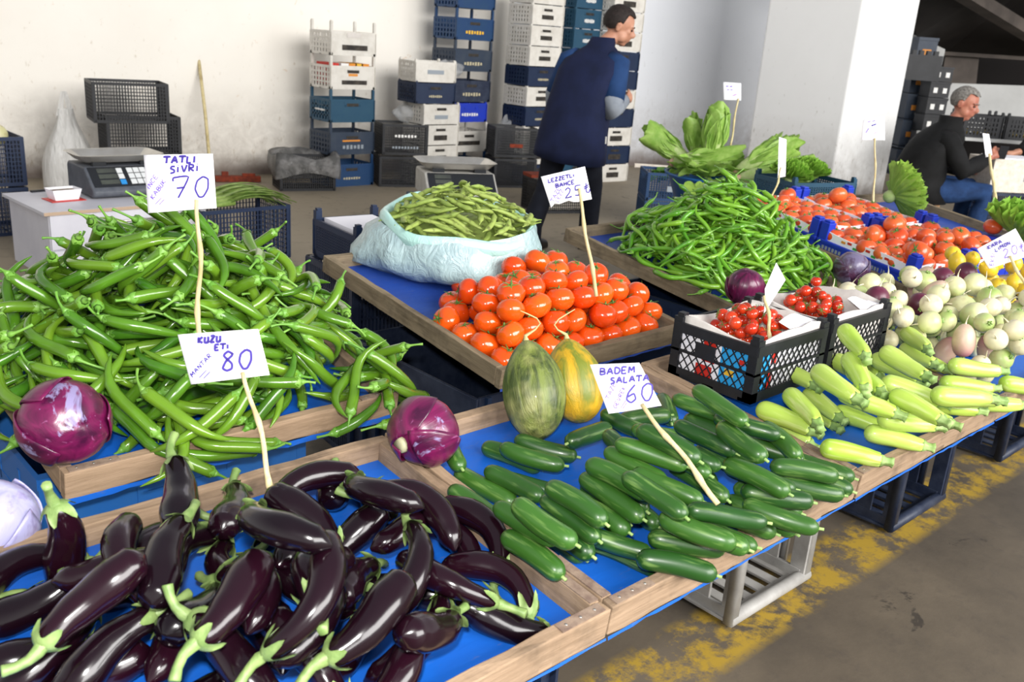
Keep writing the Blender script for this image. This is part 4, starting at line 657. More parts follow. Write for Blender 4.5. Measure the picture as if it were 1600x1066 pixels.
22,3039,1754,891,11,6,-87,22,3024,1974,1024,-40,-88,-10,18,2681,2044,832,4,-12,33,17,3088,1829,888,24,-90,9,18,3248,1838,837,97,-7,25,16,2782,2183,921,-12,-4,-96,19,2813,1839,990,17,-21,-95,18,3013,1877,954,-96,12,25,
22,2849,1904,940,-96,-13,-25,21,3002,1670,772,-72,-69,-9,23,3034,1825,835,10,-25,63,21,2636,1860,787,0,0,81,20,2759,2002,954,0,0,-93,22,2948,1965,1072,7,-99,1,21,2999,1699,802,-97,7,25,16,2741,2066,853,0,0,-99,
20,2837,1940,961,-19,-17,20,21,2899,1878,972,2,17,98,23,3022,1779,822,-29,-89,-11,16,3177,1732,833,5,1,16,19,2732,1861,850,26,4,-87,17,2900,1671,877,23,5,23,21,2983,1865,946,-67,-73,-8,22,3203,1981,903,-20,-30,-52,
22,2966,1968,1026,-7,26,-9,20,2961,1906,1015,-3,12,22,16,2833,2150,900,96,-14,24,18,2692,1863,813,15,-20,59,16,2822,2241,877,-25,-3,-96,19,3108,1915,948,-91,39,11,18,2711,2104,822,19,-98,0,22,2782,2256,845,26,-97,0,
18,2694,2091,807,0,0,73,21,3158,1843,905,18,17,-71,23,2713,2083,832,1,2,82,17,2729,1997,926,-12,-5,-92],
 'chi_rest': [22,2891,2121,964,-15,-21,-36,18,3085,1852,924,-22,-12,-86,17,3005,2133,948,23,-9,91,19,2781,1882,873,-2,-37,9,19,3041,1983,882,0,0,89,21,2840,1778,839,39,0,-88,23,3121,1799,836,29,-22,79,19,2949,1747,834,-51,-82,-13,
23,2939,1967,1063,31,95,0,16,2908,1892,949,39,-91,5,21,2880,2253,897,19,1,3,21,3024,1880,953,32,9,-51,17,2955,2053,945,-32,-18,-85,19,2872,1865,998,-3,12,24,21,2864,2238,852,8,97,-2,23,3024,1917,928,-61,70,24,
23,2939,1749,879,17,-98,2,19,3108,1974,832,65,-75,8,21,3041,1783,870,0,0,-51,19,2954,2054,965,36,-9,92,17,3137,1848,885,12,-1,99,19,3248,1831,848,-10,-33,40,19,2779,2023,876,-18,-32,-46,20,2802,1940,926,31,88,-12,
18,2880,2032,988,13,5,37,20,3040,1781,857,3,13,-51,20,2814,2152,855,-97,-7,-25,19,2835,1781,853,19,98,0,22,2959,1745,844,98,17,-12,18,2973,1710,822,31,3,-33,17,2680,1863,848,11,-8,-57,19,2907,1993,954,77,-59,20,
19,2578,2101,823,-13,0,-94,20,3026,1831,849,2,25,-7,22,3029,1846,871,10,8,-76,16,2848,1933,1015,7,-11,39,17,3249,1863,857,17,-18,66,23,2788,1736,789,17,-19,-30,18,2899,1891,982,17,-18,66,19,3106,1972,940,16,-26,87,
18,3247,1920,763,-38,-9,-80,21,2653,1844,776,84,-55,0,20,2864,1930,1059,-4,12,32,16,3026,1887,1009,-4,24,15,18,3001,1911,1029,35,-12,88,19,2654,1970,831,-97,-2,-25,19,2899,2113,912,-33,-15,-85,20,2993,2044,967,-97,5,25,
23,3154,1882,891,-7,10,54,21,2702,1999,849,-8,27,66,21,3049,2130,834,0,0,-36,18,3125,1760,777,90,43,0,21,2809,2253,882,21,5,24,23,2995,2148,905,90,-43,11,16,3070,1926,990,70,-70,9,18,2937,2091,959,0,0,-42,
16,2969,2111,949,91,-40,11,17,3138,1822,899,-61,79,8,18,3245,1872,870,-35,-11,-88,22,3074,1968,864,4,18,58,20,2822,2149,898,3,-41,-32,21,3119,1800,871,19,16,-73,17,2894,1998,931,85,52,-11,23,2988,2012,928,91,-42,0,
23,3080,1986,872,-11,6,88,16,2977,2310,876,-34,-12,-88,20,2975,2059,896,15,17,97,16,3076,1707,761,-49,84,12,21,2950,1916,953,0,0,-61,17,2912,2178,961,86,49,-11,19,3008,1854,913,-2,25,7,23,3025,2031,995,-7,10,60,
17,3244,1872,803,6,-11,48,16,2938,1812,874,-18,-91,-7,16,3103,2107,821,68,-72,9,18,3053,1940,898,-3,25,10,17,3055,1785,854,25,-3,38,21,3122,1892,907,52,85,-7,20,3171,1917,815,-19,-16,-73,18,3213,1781,814,-32,-17,-82,
18,2793,2108,834,67,-70,17,22,3083,1707,798,-65,-66,-26,19,3026,1974,969,-13,4,78,22,2802,2078,875,48,-84,12,20,2935,2091,990,92,37,-12,18,3247,2125,792,-22,-38,-77,17,2752,1947,883,21,-24,-91,17,2682,1920,819,-83,-55,-10,
19,2971,1739,810,-75,61,19,19,3243,1817,752,-73,57,29,18,2931,2222,868,-24,-31,-33,21,3131,1905,915,76,64,-10,23,2908,2169,884,-5,-13,93,20,3179,1739,786,-30,88,12,19,2964,2168,832,43,-87,11,20,3063,2063,867,12,-2,98,
16,2894,1885,982,48,-88,0,21,2954,2252,886,-34,-22,-90,23,3033,1903,956,37,-2,93,21,3080,2189,900,-1,-93,0,23,3043,1955,957,88,-47,0,23,3073,1791,838,-7,-93,-3,16,2755,2029,874,78,62,0,22,2882,2050,914,61,-70,24,
18,2715,2220,810,0,0,20,19,2687,1855,802,27,1,-86,16,3248,2085,766,-20,31,51,20,3181,1815,824,39,-3,84,22,2952,2015,1033,-34,-14,-84,16,2941,1983,948,-42,14,58,21,2823,2205,876,-20,95,5,19,3004,2136,831,61,-75,16,
19,3213,1919,836,-36,-9,-90,22,3244,2087,778,72,59,-28,17,3206,1905,888,31,-88,12,22,2954,2043,928,-2,25,8,22,3086,2217,843,-10,-8,-78,19,3136,2098,853,-27,5,78,18,2901,2195,858,0,0,-9,20,2800,2111,889,-6,16,-93,
16,3094,1893,919,69,-73,0,19,2703,1960,868,-17,-18,-66,20,2914,2161,842,-27,8,68,17,2913,2005,955,82,44,-32,16,3194,2018,833,78,-51,31,16,3018,1875,969,30,-92,8,21,2951,2104,865,73,63,-19,21,2817,2096,849,0,0,28,
23,3095,1988,874,91,-41,0,21,3035,2093,879,4,36,-10,20,3057,2129,815,93,-37,0,23,2918,2289,849,-23,10,95,21,2958,1918,932,3,17,-81,23,2977,2223,869,77,-53,30,17,3143,2009,856,92,-38,12,22,2834,2190,838,-10,99,1,
16,3137,1931,942,33,-16,83,21,2789,2019,878,4,-24,15,23,3191,2079,827,73,-64,19,16,3039,2076,879,36,-7,91,22,3244,1761,759,-35,-11,-89,19,2849,2193,825,-3,10,-95,16,3060,2090,871,75,-61,19,23,2892,2119,910,-12,-4,-90,
17,2947,2266,852,-23,8,91,22,2725,2039,826,-8,9,66,17,3058,1925,856,-20,-12,51,21,2727,2116,815,61,78,-8,17,3048,1995,918,-17,18,63,19,2899,2178,881,-12,-1,-99,20,2827,2155,847,90,-37,23,16,3204,1787,827,41,-90,5,
21,2944,2090,879,-1,12,4,21,3187,2001,914,-38,-85,-15,20,3118,1804,858,5,36,-14,21,3026,2177,900,-13,-92,-5,22,2948,1886,930,99,16,0,19,3018,2166,838,37,-5,93,22,3171,2138,877,-5,25,-2,16,3123,2107,853,-26,10,63,
18,3004,1984,909,37,93,0,23,3034,1892,910,6,-11,48,21,3159,1988,837,-5,12,61,18,2793,2088,957,92,40,0,23,2917,2236,906,-12,-3,-97,20,3024,1670,753,-14,3,-94,21,2908,2215,828,0,0,89,19,3068,2262,813,8,-1,-12,
17,3247,2067,860,28,4,91,22,3119,1965,951,-23,-10,-89,20,3034,2235,881,-93,8,37,18,3041,1907,907,-56,-82,-7,16,3073,2072,916,12,-4,93,17,2900,2238,857,96,-11,25,16,3043,2190,903,-98,15,12,17,3100,2241,866,-19,16,73,
17,3153,1985,900,0,-30,-51,17,3178,1848,765,7,-10,59,20,3089,1886,852,24,-94,6,18,3007,2300,867,-26,-26,-66,21,3061,1981,980,8,17,88,19,3044,1710,806,-4,12,33,20,2825,2033,916,91,38,-11,17,3122,1924,848,-5,26,47,
22,2952,2226,820,0,0,-33,19,2980,2203,862,-34,-13,-87,21,2868,1984,971,3,-100,0,18,3169,2044,849,89,46,0,19,3109,1970,902,-10,-24,61,16,3179,1920,878,-14,24,6,22,3247,2076,818,13,21,-53,20,3108,1855,809,0,0,43,
19,2913,1801,889,-20,-5,25,16,2689,2028,819,11,-26,-88,22,3244,1918,837,6,-36,13,19,3243,1814,760,-27,34,15,16,3130,1942,842,-23,-4,66,19,3181,2068,886,-28,1,-87,18,3244,1935,807,-19,-16,-73,20,3045,2156,928,13,24,96,
17,3181,2017,905,97,-19,12,16,3090,2090,919,9,-10,87,22,3008,2036,945,43,90,0,20,3125,2137,872,-20,0,63,20,3067,2187,839,-33,-27,-89,18,2827,2110,875,-2,12,19,22,3156,1991,891,15,-92,6,20,3247,1863,815,-78,57,20,
18,3217,1926,902,85,53,0,16,3204,2040,861,-96,14,24,23,3071,2071,910,56,-79,14,18,3244,1942,800,10,10,-33,18,3250,1980,796,-36,-8,-91,21,3193,1954,909,-54,-80,-14,18,3247,1877,838,-76,-60,-19,21,3247,2071,855,-22,-15,-94,
20,3051,2234,871,32,-18,81,21,3004,2143,873,-28,-24,-70,22,3105,1740,746,-84,-53,-11,18,3248,1909,777,31,18,-25,18,3106,1766,763,-12,-4,-95,18,3078,2068,961,70,70,-9,16,3190,2183,849,12,-1,99,23,3245,1859,765,-68,64,27,
19,3216,2120,875,97,-7,25,19,3026,2086,898,33,-91,8,22,3189,1864,784,18,-1,-75,22,2936,2208,911,-11,6,86,21,3250,2079,802,14,20,-55,22,3210,2046,885,-22,-94,-6,23,3121,1852,834,-20,39,-6,21,3247,2099,817,12,9,-32,
20,3247,2103,857,-4,16,81,23,2936,2209,937,30,-95,4,18,3243,2125,825,-21,-8,36,22,3243,1873,798,96,27,0,21,3074,2159,822,-27,-8,-16,22,3103,1983,922,28,-24,71,20,3246,2065,810,22,-94,6,19,3106,2082,870,0,0,-1,
20,3164,2129,828,27,-93,7,23,3092,2095,906,95,28,-12,19,3216,1889,860,7,-10,54,18,3020,1757,816,-12,-3,-95,20,3184,2020,874,99,10,-12,22,3103,1778,770,-78,-58,-20,19,3165,1999,931,24,-6,94,23,3170,2036,921,-61,-75,-16,
18,2971,2196,872,-26,-25,-67,22,3155,2179,841,-7,10,58],
}
# ---------------------------------------------------------------- unpack the resting poses of the loose produce
def unpack(L):
    out = []
    for i in range(0, len(L), 7):
        c, x, y, z, a, b, d = L[i:i + 7]; a, b, d = a / 100, b / 100, d / 100
        out.append((KINDS[c // 16], c % 16, Vector((x, y, z)) * .001, Quaternion((math.sqrt(max(0, 1 - a * a - b * b - d * d)), a, b, d)).normalized()))
    return out
def put_item(kind, v, p, q, label, cat, group=None, scale=1.0, parts=True, over=None):
    pl = VAR[kind][v % len(VAR[kind])]; root = None
    for i, (nm, me) in enumerate(pl):
        if i and not parts: break
        o = bpy.data.objects.new(nm, me); COL.objects.link(o)
        if root is None:
            root = o; o.rotation_mode = 'QUATERNION'; o.location = p; o.rotation_quaternion = q; o.scale = (scale,) * 3; tag(o, label, cat, group)
        else: o.parent = root
    return root
# ---------------------------------------------------------------- the setting
def floor_mat():
    t = NT('floor'); t.set(Roughness=.62, Specular_IOR_Level=.35); v = t.coord('Object'); sx = t.sep(v, 0); sy = t.sep(v, 1)
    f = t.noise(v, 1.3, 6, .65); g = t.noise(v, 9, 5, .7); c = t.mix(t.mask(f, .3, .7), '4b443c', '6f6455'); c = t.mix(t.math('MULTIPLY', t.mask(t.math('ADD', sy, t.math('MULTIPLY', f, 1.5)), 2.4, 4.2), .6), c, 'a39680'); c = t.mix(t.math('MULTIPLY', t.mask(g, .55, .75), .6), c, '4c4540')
    k = t.noise(v, 3.4, 5, .7, .8); c = t.mix(t.math('MULTIPLY', t.mask(k, .64, .68), .7), c, '2e2a27')
    def band(y0, y1, x0=-5, x1=30, w=.02):
        m = t.math('MULTIPLY', t.math('MULTIPLY', t.mask(sy, y0 - w, y0 + w), t.mask(sy, y1 + w, y1 - w)), t.math('MULTIPLY', t.mask(sx, x0, x0 + .03), t.mask(sx, x1, x1 - .03))); return m
    paint = t.math('ADD', band(1.06, 1.26), band(4.03, 4.2, 2.2, 3.3)); w = t.mask(t.noise(v, 7, 6, .75), .44, .56)
    c = t.mix(t.math('MULTIPLY', t.math('MULTIPLY', paint, w), .85), c, 'b0902c'); t.col(c); t.bump(g, .2, .01); MT['floor'] = t.m
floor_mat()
def wall_mat(name, base, b2, spot, amt, dirt):
    t = NT(name); t.set(Roughness=.7, Specular_IOR_Level=.25); v = t.coord('Object')
    c = t.mix(t.mask(t.noise(v, .8, 5, .6), .3, .7), base, b2)
    s1 = t.noise(v, 7, 5, .7, .5); c = t.mix(t.math('MULTIPLY', t.mask(s1, amt, amt + .07), .6), c, spot)
    s2 = t.noise(t.coord('Object', (1, 1, .45)), 22, 4, .7); z = t.sep(v, 2); low = t.mask(z, 1.7, .1)
    c = t.mix(t.math('MULTIPLY', t.mask(t.math('ADD', s2, t.math('MULTIPLY', low, .12)), .68, .78), .45), c, dirt)
    low2 = t.math('MULTIPLY', t.mask(z, .9, .0), t.mask(s1, .25, .6)); c = t.mix(t.math('MULTIPLY', low2, .6), c, '8f8478'); c = t.mix(t.math('MULTIPLY', t.mask(z, .22, .04), .8), c, '5f4c42'); t.col(c); t.bump(s1, .15, .01); MT[name] = t.m
wall_mat('wall_cream', 'f0ebe2', 'e8e2d8', 'c8a070', .66, 'a89474'); wall_mat('wall_white', 'e6e8ec', 'dfe1e6', 'b8977c', .74, '9a928a'); wall_mat('pillar_white', 'f2f2f1', 'ebebea', 'b09a7a', .70, '8f8878')
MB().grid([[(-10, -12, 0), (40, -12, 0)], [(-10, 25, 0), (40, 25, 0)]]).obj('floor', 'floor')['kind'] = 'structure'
def wallbox(name, a, b, th, h, mat, z0=0):
    a = Vector((a[0], a[1], 0)); b = Vector((b[0], b[1], 0)); d = (b - a).normalized(); n = Vector((-d.y, d.x, 0))
    mb = MB(); P = [a, b, b + n * th, a + n * th]
    mb.v = [tuple(p + Vector((0, 0, z))) for z in (z0, h) for p in P]; mb.f = [(3, 2, 1, 0), (4, 5, 6, 7), (0, 1, 5, 4), (1, 2, 6, 5), (2, 3, 7, 6), (3, 0, 4, 7)]; mb.m = [0] * 6
    o = mb.obj(name, mat); o['kind'] = 'structure'; return o
_a, _b2 = at(28, 279), at(787, 266); wd_ = (_b2 - _a).normalized()
wl0 = _a - wd_ * 6; wl1 = _b2
wallbox('wall_left', wl0, wl1, .5, 4.5, 'wall_cream')
_c = at(790, 258); _d = at(1010, 259); wdr = (_d - _c).normalized(); wr0 = _c - wdr * .4; wr1 = _d + wdr * 3.2
wallbox('wall_back', wr0, wr1, .3, 4.5, 'wall_white')
# the big square pillar: two faces seen
pc = at(1293, 322); 
def _reach(d, px):      # how far a face runs before it meets a picture column
    lo, hi = .05, 3.0
    for _ in range(40):
        m = (lo + hi) / 2; lo, hi = (m, hi) if (proj(pc + d * m)[0] - px) * (proj(pc)[0] - px) > 0 else (lo, m)
    return d * lo
pl_ = pc + _reach(Vector((0, 1, 0)), 1158); pr = pc + _reach(Vector((1, 0, 0)), 1378)
pm = MB(); pb = pl_ + (pr - pc)
pm.v = [tuple(p + Vector((0, 0, z))) for z in (0, 4.5) for p in (pc, pr, pb, pl_)]; pm.f = [(3, 2, 1, 0), (4, 5, 6, 7), (0, 1, 5, 4), (1, 2, 6, 5), (2, 3, 7, 6), (3, 0, 4, 7)]; pm.m = [0] * 6
o = bevel(pm.obj('pillar', 'pillar_white'), .03, 3); o['kind'] = 'structure'
# ---------------------------------------------------------------- trays
def build_tray(key, label, old=False, straps=True):
    T = TR[key]; root = thing('wooden_tray', label, 'tray'); root.matrix_world = T.M; w, d, r = T.w, T.d, T.rim; q = random.Random(hash(key) % 97 if False else len(label))
    wm = 'old_board' if old else 'board'
    for nm, c, dm in T.boxes():
        if nm == 'base': MB().box(c, dm).obj('bottom_panel', wm, root); continue
        y = dm[1] > dm[0]; a = 1 if y else 0; L = dm[a]; n = 14; mb = MB(); rows = []
        for i in range(n + 1):     # slightly wavy, chipped edges
            s = (i / n - .5) * L; e = [q.uniform(-.0016, .0016) for _ in range(4)]; lo = -dm[2] / 2 - (q.uniform(0, .006) if nm == 'front_board' else 0)
            pr_ = [(-dm[1 - a] / 2 + e[0], lo), (dm[1 - a] / 2 + e[1], lo), (dm[1 - a] / 2 + e[2], dm[2] / 2 + e[3]), (-dm[1 - a] / 2 + e[0], dm[2] / 2 + e[1])]
            rows.append([(c[0] + s, c[1] + u, c[2] + v) if a == 0 else (c[0] - u, c[1] + s, c[2] + v) for u, v in pr_])
        mb.grid(rows, True, True, True); bevel(mb.obj(nm, wm + ('_y' if y else ''), root), .002, 2)
    mb = MB(); n = 16; rows = [[(.023 + (w - .046) * i / n, .023 + (d - .046) * j / n, .0135 + q.uniform(-.0006, .0006)) for i in range(n + 1)] for j in range(n + 1)]
    mb.grid(rows).obj('plastic_sheet', 'blue_sheet_dim' if old else 'blue_sheet', root, True)
    ed = MB(); n = 26    # torn sheet edge showing below the front board
    ed.grid([[(w * i / n, -.0018, -.001 + q.uniform(-.001, .001)) for i in range(n + 1)], [(w * i / n, -.0035, (-.012 if key == 'pep' else -.005) + q.uniform(-.003, .003)) for i in range(n + 1)]])
    so = ed.obj('sheet_edge', 'blue_sheet_dim' if old else 'blue_sheet', root)
    if straps:
        for x in (.055, w - .055):
            st = MB().box((x, .011, r + .0012), (.09, .018, .0024)).obj('corner_strap', 'bracket', root)
            for i in (-1, 0, 1): MB().ball((x + .03 * i, .011, r + .0026), (.0026, .0026, .001), 8, 4).obj('nail', 'nail', st)
        for x in (.011, w - .011): MB().box((x, .08, r + .0012), (.018, .11, .0024)).obj('corner_strap', 'bracket', root)
    return root
build_tray('egg', 'sloping wooden tray lined in blue plastic, full of aubergines', )
build_tray('cuc', 'sloping blue-lined wooden tray holding the small cucumbers')
build_tray('zuc', 'sloping wooden tray holding pale courgettes and two cherry tomato crates')
build_tray('tur', 'wooden tray holding the turnips and lemons at the end of the front row')
build_tray('pep', 'sloping wooden tray under the heap of fat green peppers')
build_tray('tom', 'weathered wooden tray holding the tomato pile and the pod sack', True, False)
build_tray('chi', 'weathered wooden tray under the heap of thin green chillies', True, False)
build_tray('far', 'long wooden tray carrying the blue tomato crates', True, False)
# ---------------------------------------------------------------- plastic crates
def crate(w, d, h, style='grid', posts=0.0, name='plastic_crate', t=.006, bottom=True, marks=None, mesh=False, inner=None):
    """open crate, local origin at the middle of its base; walls with real openings"""
    c = MB(); hw, hd = w / 2, d / 2
    if bottom:
        for i in range(9): c.box((-hw + w * (i + .5) / 9, 0, .004), (w / 9 * .72, d - .01, .006))
        for s in (-1, 0, 1): c.box((0, s * (hd - .02), .004), (w, .03, .0078))
    nv = {'wide': 5, 'fine': 26}.get(style, 11); nh = {'grid': 3, 'wide': 2, 'fine': 9, 'solid': 1, 'diag': 1, 'mixed': 3}[style]
    style_ = style
    for ax, L, off in ((0, w, hd), (1, d, hw)):
        style = ('solid' if ax == 0 else 'grid') if style_ == 'mixed' else style_
        for s in (-1, 1):
            def B(u, z, du, dz, th=t):
                if ax == 0: c.box((u, s * (off - t / 2), z), (du, th, dz))
                else: c.box((s * (off - t / 2), u, z), (th, du, dz))
            B(0, .012, L, .024); B(0, h - .012, L - .004, .024, t * 1.6)
            if style == 'solid': B(0, h / 2, L - .002, h * .86, t * .8); 
            elif style == 'diag':
                n = int(L / .022); 
                for i in range(-6, n):
                    for sg in (1, -1):
                        x0 = -L / 2 + i * .022; H_ = h - .05; a = Vector((x0, .025)); b = Vector((x0 + H_ * .8, .025 + H_))
                        if a.x < -L / 2: a = Vector((-L / 2, .025 + (-L / 2 - x0) / .8))
                        if b.x > L / 2: b = Vector((L / 2, .025 + (L / 2 - x0) / .8))
                        if b.x - a.x < .006: continue
                        if sg < 0: a.x, b.x = -a.x, -b.x
                        f = (lambda p: (p.x, s * (off - t / 2), p.y)) if ax == 0 else (lambda p: (s * (off - t / 2), p.x, p.y))
                        c.bar(f(a), f(b), .0022, .0028, up=(0, 1, 0) if ax == 0 else (1, 0, 0))
                B(0, h * .5, L, .006)
            else:
                m = max(3, int(nv * L / max(w, d)))
                for i in range(m + 1): B(-L / 2 + L * i / m, h / 2, (.007 if style == 'fine' else .024), h - .01, t * .9)
                for i in range(1, nh + 1): B(0, .02 + (h - .04) * i / (nh + 1), L, .016 if style != 'fine' else .005, t * .9)
            if style in ('grid', 'solid', 'wide') and h > .1:    # handle surround
                B(0, h * .72, L * .34, h * .06, t * 1.4); B(-L * .17, h * .8, .012, h * .22, t * 1.4); B(L * .17, h * .8, .012, h * .22, t * 1.4)
    for sx in (-1, 1):
        for sy in (-1, 1):
            c.box((sx * (hw - .012), sy * (hd - .012), (h + posts) / 2), (.024, .024, h + posts))
            if posts: c.box((sx * (hw - .014), sy * (hd - .014), h + posts + .004), (.018, .018, .010))
    return c
PROTO = {}
def place_crate(key, spec, loc, rz, label, marks=(), group=None, cat='crate', rot=None, name='plastic_crate'):
    if key not in PROTO: PROTO[key] = crate(**{k: v for k, v in spec.items() if k != 'mat'}).mesh(name, spec['mat'], False)
    o = bpy.data.objects.new(name, PROTO[key]); COL.objects.link(o); o.location = loc; o.rotation_euler = rot or (0, 0, rz); tag(o, label, cat, group)
    w, d, h = spec['w'], spec['d'], spec['h']
    for (side, u, z, mw, mh, mat, *nm) in marks:      # printed or moulded marks and hand holes on a wall
        mb = MB(); e = .0022
        if side == 'f': mb.box((u * w, -d / 2 - e, z * h), (mw * w, e * 2, mh * h))
        elif side == 'l': mb.box((-w / 2 - e, u * d, z * h), (e * 2, mw * d, mh * h))
        mb.obj(nm[0] if nm else 'printed_mark', mat, o)
    return o
RZW = math.atan2(-.345, .94)     # crates against the wall follow it
def stackdir(px, py, D=None): return at(px, py)
HH = ('f', 0, .76, .26, .13, 'print_dark', 'hand_hole')
TXT = lambda m='print_sand', z=.40, w=.36: ('f', 0, z, w, .14, m)
def scribble(side, u, z, w, h_, mat, n=7): return [(side, u + w * ((i + .5) / n - .5), z, w / n * .62, h_ * (1 if i % 3 else .75), mat) for i in range(n)]
def stack(base, rz, layers, where, group):
    z = 0; n = len(layers)
    ords = ['bottom', 'second', 'third', 'fourth', 'fifth', 'sixth', 'seventh', 'eighth', 'ninth', 'tenth']
    for i, (key, spec, dx, drz, colr, marks, zz) in enumerate(layers):
        pos = 'topmost' if i == n - 1 else (ords[i] + (' from the floor' if i else ''))
        o = place_crate(key, spec, (base.x + dx, base.y + dx * .3, z), rz + drz, '%s crate, %s in %s' % (colr, pos, where), marks, group); z += zz
    return z
def spec(w, d, h, mat, style='grid', posts=0.0): return dict(w=w, d=d, h=h, mat=mat, style=style, posts=posts)
tall = dict(w=.50, d=.36, h=.215, posts=.085)
KB = {}
for c_, m_ in (('blue', 'blue_plastic'), ('slate', 'slate_plastic'), ('teal', 'teal_plastic'), ('white', 'white_plastic'), ('royal', 'royal_plastic'), ('dark', 'dark_navy_worn')):
    KB['t' + c_] = ('t' + c_, dict(tall, mat=m_, style='mixed'))
low = dict(w=.46, d=.34, h=.195, posts=.012)
for c_, m_ in (('white', 'white_plastic'), ('navy', 'navy_plastic'), ('grey', 'grey_plastic'), ('teal', 'teal_plastic'), ('blue', 'blue_plastic'), ('royal', 'royal_plastic')):
    KB['l' + c_] = ('l' + c_, dict(low, mat=m_, style='mixed'))
def Lr(k, colr, marks=(), dx=0, drz=0, zz=None): return (KB[k][0], KB[k][1], dx, drz, colr, marks, zz or (.308 if k[0] == 't' else .205))
RA = -.70     # long faces turned towards the aisle
def corner(px, py, w, d, rz, push=0.0):      # centre of a crate whose near lower corner is seen at a pixel
    p = at(px, py); R_ = Matrix.Rotation(rz, 3, 'Z'); return p + R_ @ Vector((w / 2, d / 2, 0)) + FWD * push
RS = 0.0
bA = corner(515, 293, .5, .36, RS)
dk = ('f', .02, .34, .5, .2, 'print_dark')
stack(bA, RS, [Lr('tblue', 'navy blue', [HH] + scribble('f', 0, .36, .4, .1, 'print_sand')), Lr('tslate', 'slate', [HH] + scribble('f', .02, .34, .5, .18, 'print_grey', 6) + [('f', -.02, .62, .4, .07, 'print_orange')]), Lr('tteal', 'faded teal', [HH] + scribble('l', 0, .5, .5, .08, 'print_white')),
    Lr('twhite', 'white', [HH, ('f', .03, .30, .56, .18, 'print_dark'), ('f', .0, .62, .2, .10, 'print_orange')]), Lr('twhite', 'empty white', [('f', .03, .34, .56, .22, 'print_dark'), ('f', .0, .86, .3, .2, 'card_grey')])], 'the stack crowned by two white crates', 'crates in the stack with two white crates on top')
zc = .308 * 3 + .03
for i, (cx_, m_) in enumerate(((-.17, 'print_red'), (-.06, 'print_white'), (.03, 'print_orange'), (.10, 'print_yellow'), (.17, 'print_orange'))):
    tag(MB().box((0, 0, 0), (.085, .26, .20)).obj('carton', m_, None, loc=bA + Matrix.Rotation(RS, 3, 'Z') @ Vector((cx_, 0, 0)) + Vector((0, 0, zc + .105)), rot=(0, 0, RS)),
        '%s carton %s in the lower white crate' % (('red', 'white', 'orange', 'yellow', 'small orange')[i], ('at the aisle-side end', 'beside the red one', 'in the middle', 'between two orange ones', 'at the far end')[i]), 'carton', 'cartons in the white crate')
# black mesh crates beside it
bM = corner(588, 293, .5, .36, -.42, .05)
KB['mblack'] = ('mblack', dict(w=.46, d=.36, h=.30, posts=0, mat='black_plastic', style='fine'))
stack(bM, -.42, [(KB['mblack'][0], KB['mblack'][1], 0, 0, 'black mesh', [], .315), (KB['mblack'][0], KB['mblack'][1], .02, .05, 'black mesh', scribble('f', 0, .62, .5, .09, 'print_white') + scribble('f', 0, .25, .6, .08, 'print_grey', 9), .3)], 'the pair next to the white-topped stack', 'black mesh crates in pairs')
# the stack of low white crates with a navy one, turned a little
bB = corner(657, 291, .46, .34, RS)
stack(bB, RS, [Lr('lgrey', 'pale grey', [HH]), Lr('lwhite', 'grey-white', [HH, ('f', 0, .36, .36, .26, 'print_dark')]), Lr('lwhite', 'off-white', [HH, ('f', 0, .36, .36, .26, 'print_dark')]), Lr('lwhite', 'cloudy white', [HH, ('f', 0, .36, .36, .2, 'print_grey')]), Lr('lnavy', 'dark navy', [HH] + scribble('f', 0, .36, .34, .12, 'print_sand'), -.09, -.10), Lr('lwhite', 'bagged white', [('f', 0, .5, .4, .2, 'print_grey')], -.09, -.14)],
      'the low stack with one navy crate', 'crates in the low stack with one navy crate')
bC = corner(701, 284, .50, .36, RS)
stack(bC, RS, [Lr('tblue', 'blue', [HH]), Lr('twhite', 'dull white', [HH, ('f', 0, .42, .6, .2, 'print_dark')]), Lr('lroyal', 'royal blue', scribble('f', 0, .4, .5, .16, 'print_white'), zz=.208), Lr('tdark', 'charcoal', [HH] + scribble('f', 0, .36, .5, .16, 'print_sand')), Lr('tslate', 'grey-blue', [HH] + scribble('f', 0, .36, .5, .16, 'print_sand')), Lr('tblue', 'dusty blue', [HH] + scribble('f', 0, .36, .5, .16, 'print_yellow')), Lr('tblue', 'clean blue', [HH])],
      'the tallest stack with one royal blue crate', 'crates in the tallest stack')
bN = corner(768, 293, .5, .36, -.42)
stack(bN, -.42, [(KB['mblack'][0], KB['mblack'][1], 0, 0, 'black mesh', [], .315), (KB['mblack'][0], KB['mblack'][1], .0, -.05, 'black mesh', [('f', 0, .4, .3, .12, 'rust')], .3)], 'the pair between the two tall stacks', 'black mesh crates in pairs')
bW = corner(812, 288, .46, .34, RS)
wl_ = [Lr('lnavy', 'navy', [HH], 0), Lr('lwhite', 'white', [HH, ('f', 0, .4, .36, .22, 'print_dark')]), Lr('lwhite', 'bagged white', [HH, ('f', 0, .4, .36, .22, 'print_dark')]), Lr('lnavy', 'navy', [HH] + scribble('f', 0, .36, .34, .12, 'print_sand')), Lr('lwhite', 'cloudy white', [HH, ('f', 0, .4, .36, .22, 'print_dark')]), Lr('lnavy', 'navy', [HH] + scribble('f', 0, .36, .34, .12, 'print_sand')),
       Lr('lwhite', 'white', [HH, ('f', 0, .4, .36, .22, 'print_dark')]), Lr('lwhite', 'dusty white', [HH, ('f', 0, .4, .36, .22, 'print_dark')]), Lr('lwhite', 'white', [HH, ('f', 0, .4, .36, .22, 'print_dark')]), Lr('lwhite', 'white', [HH])]
stack(bW, RS, wl_, 'the white and navy stack beside the man', 'crates stacked beside the standing man')
bX = corner(876, 284, .46, .34, RS)
stack(bX, RS, [Lr('lteal', 'teal', [HH] + scribble('f', 0, .4, .34, .2, 'print_white')) for i in range(10)], 'the all-teal stack behind the man', 'teal crates behind the standing man')
bY = corner(932, 285, .46, .34, RS - .1)
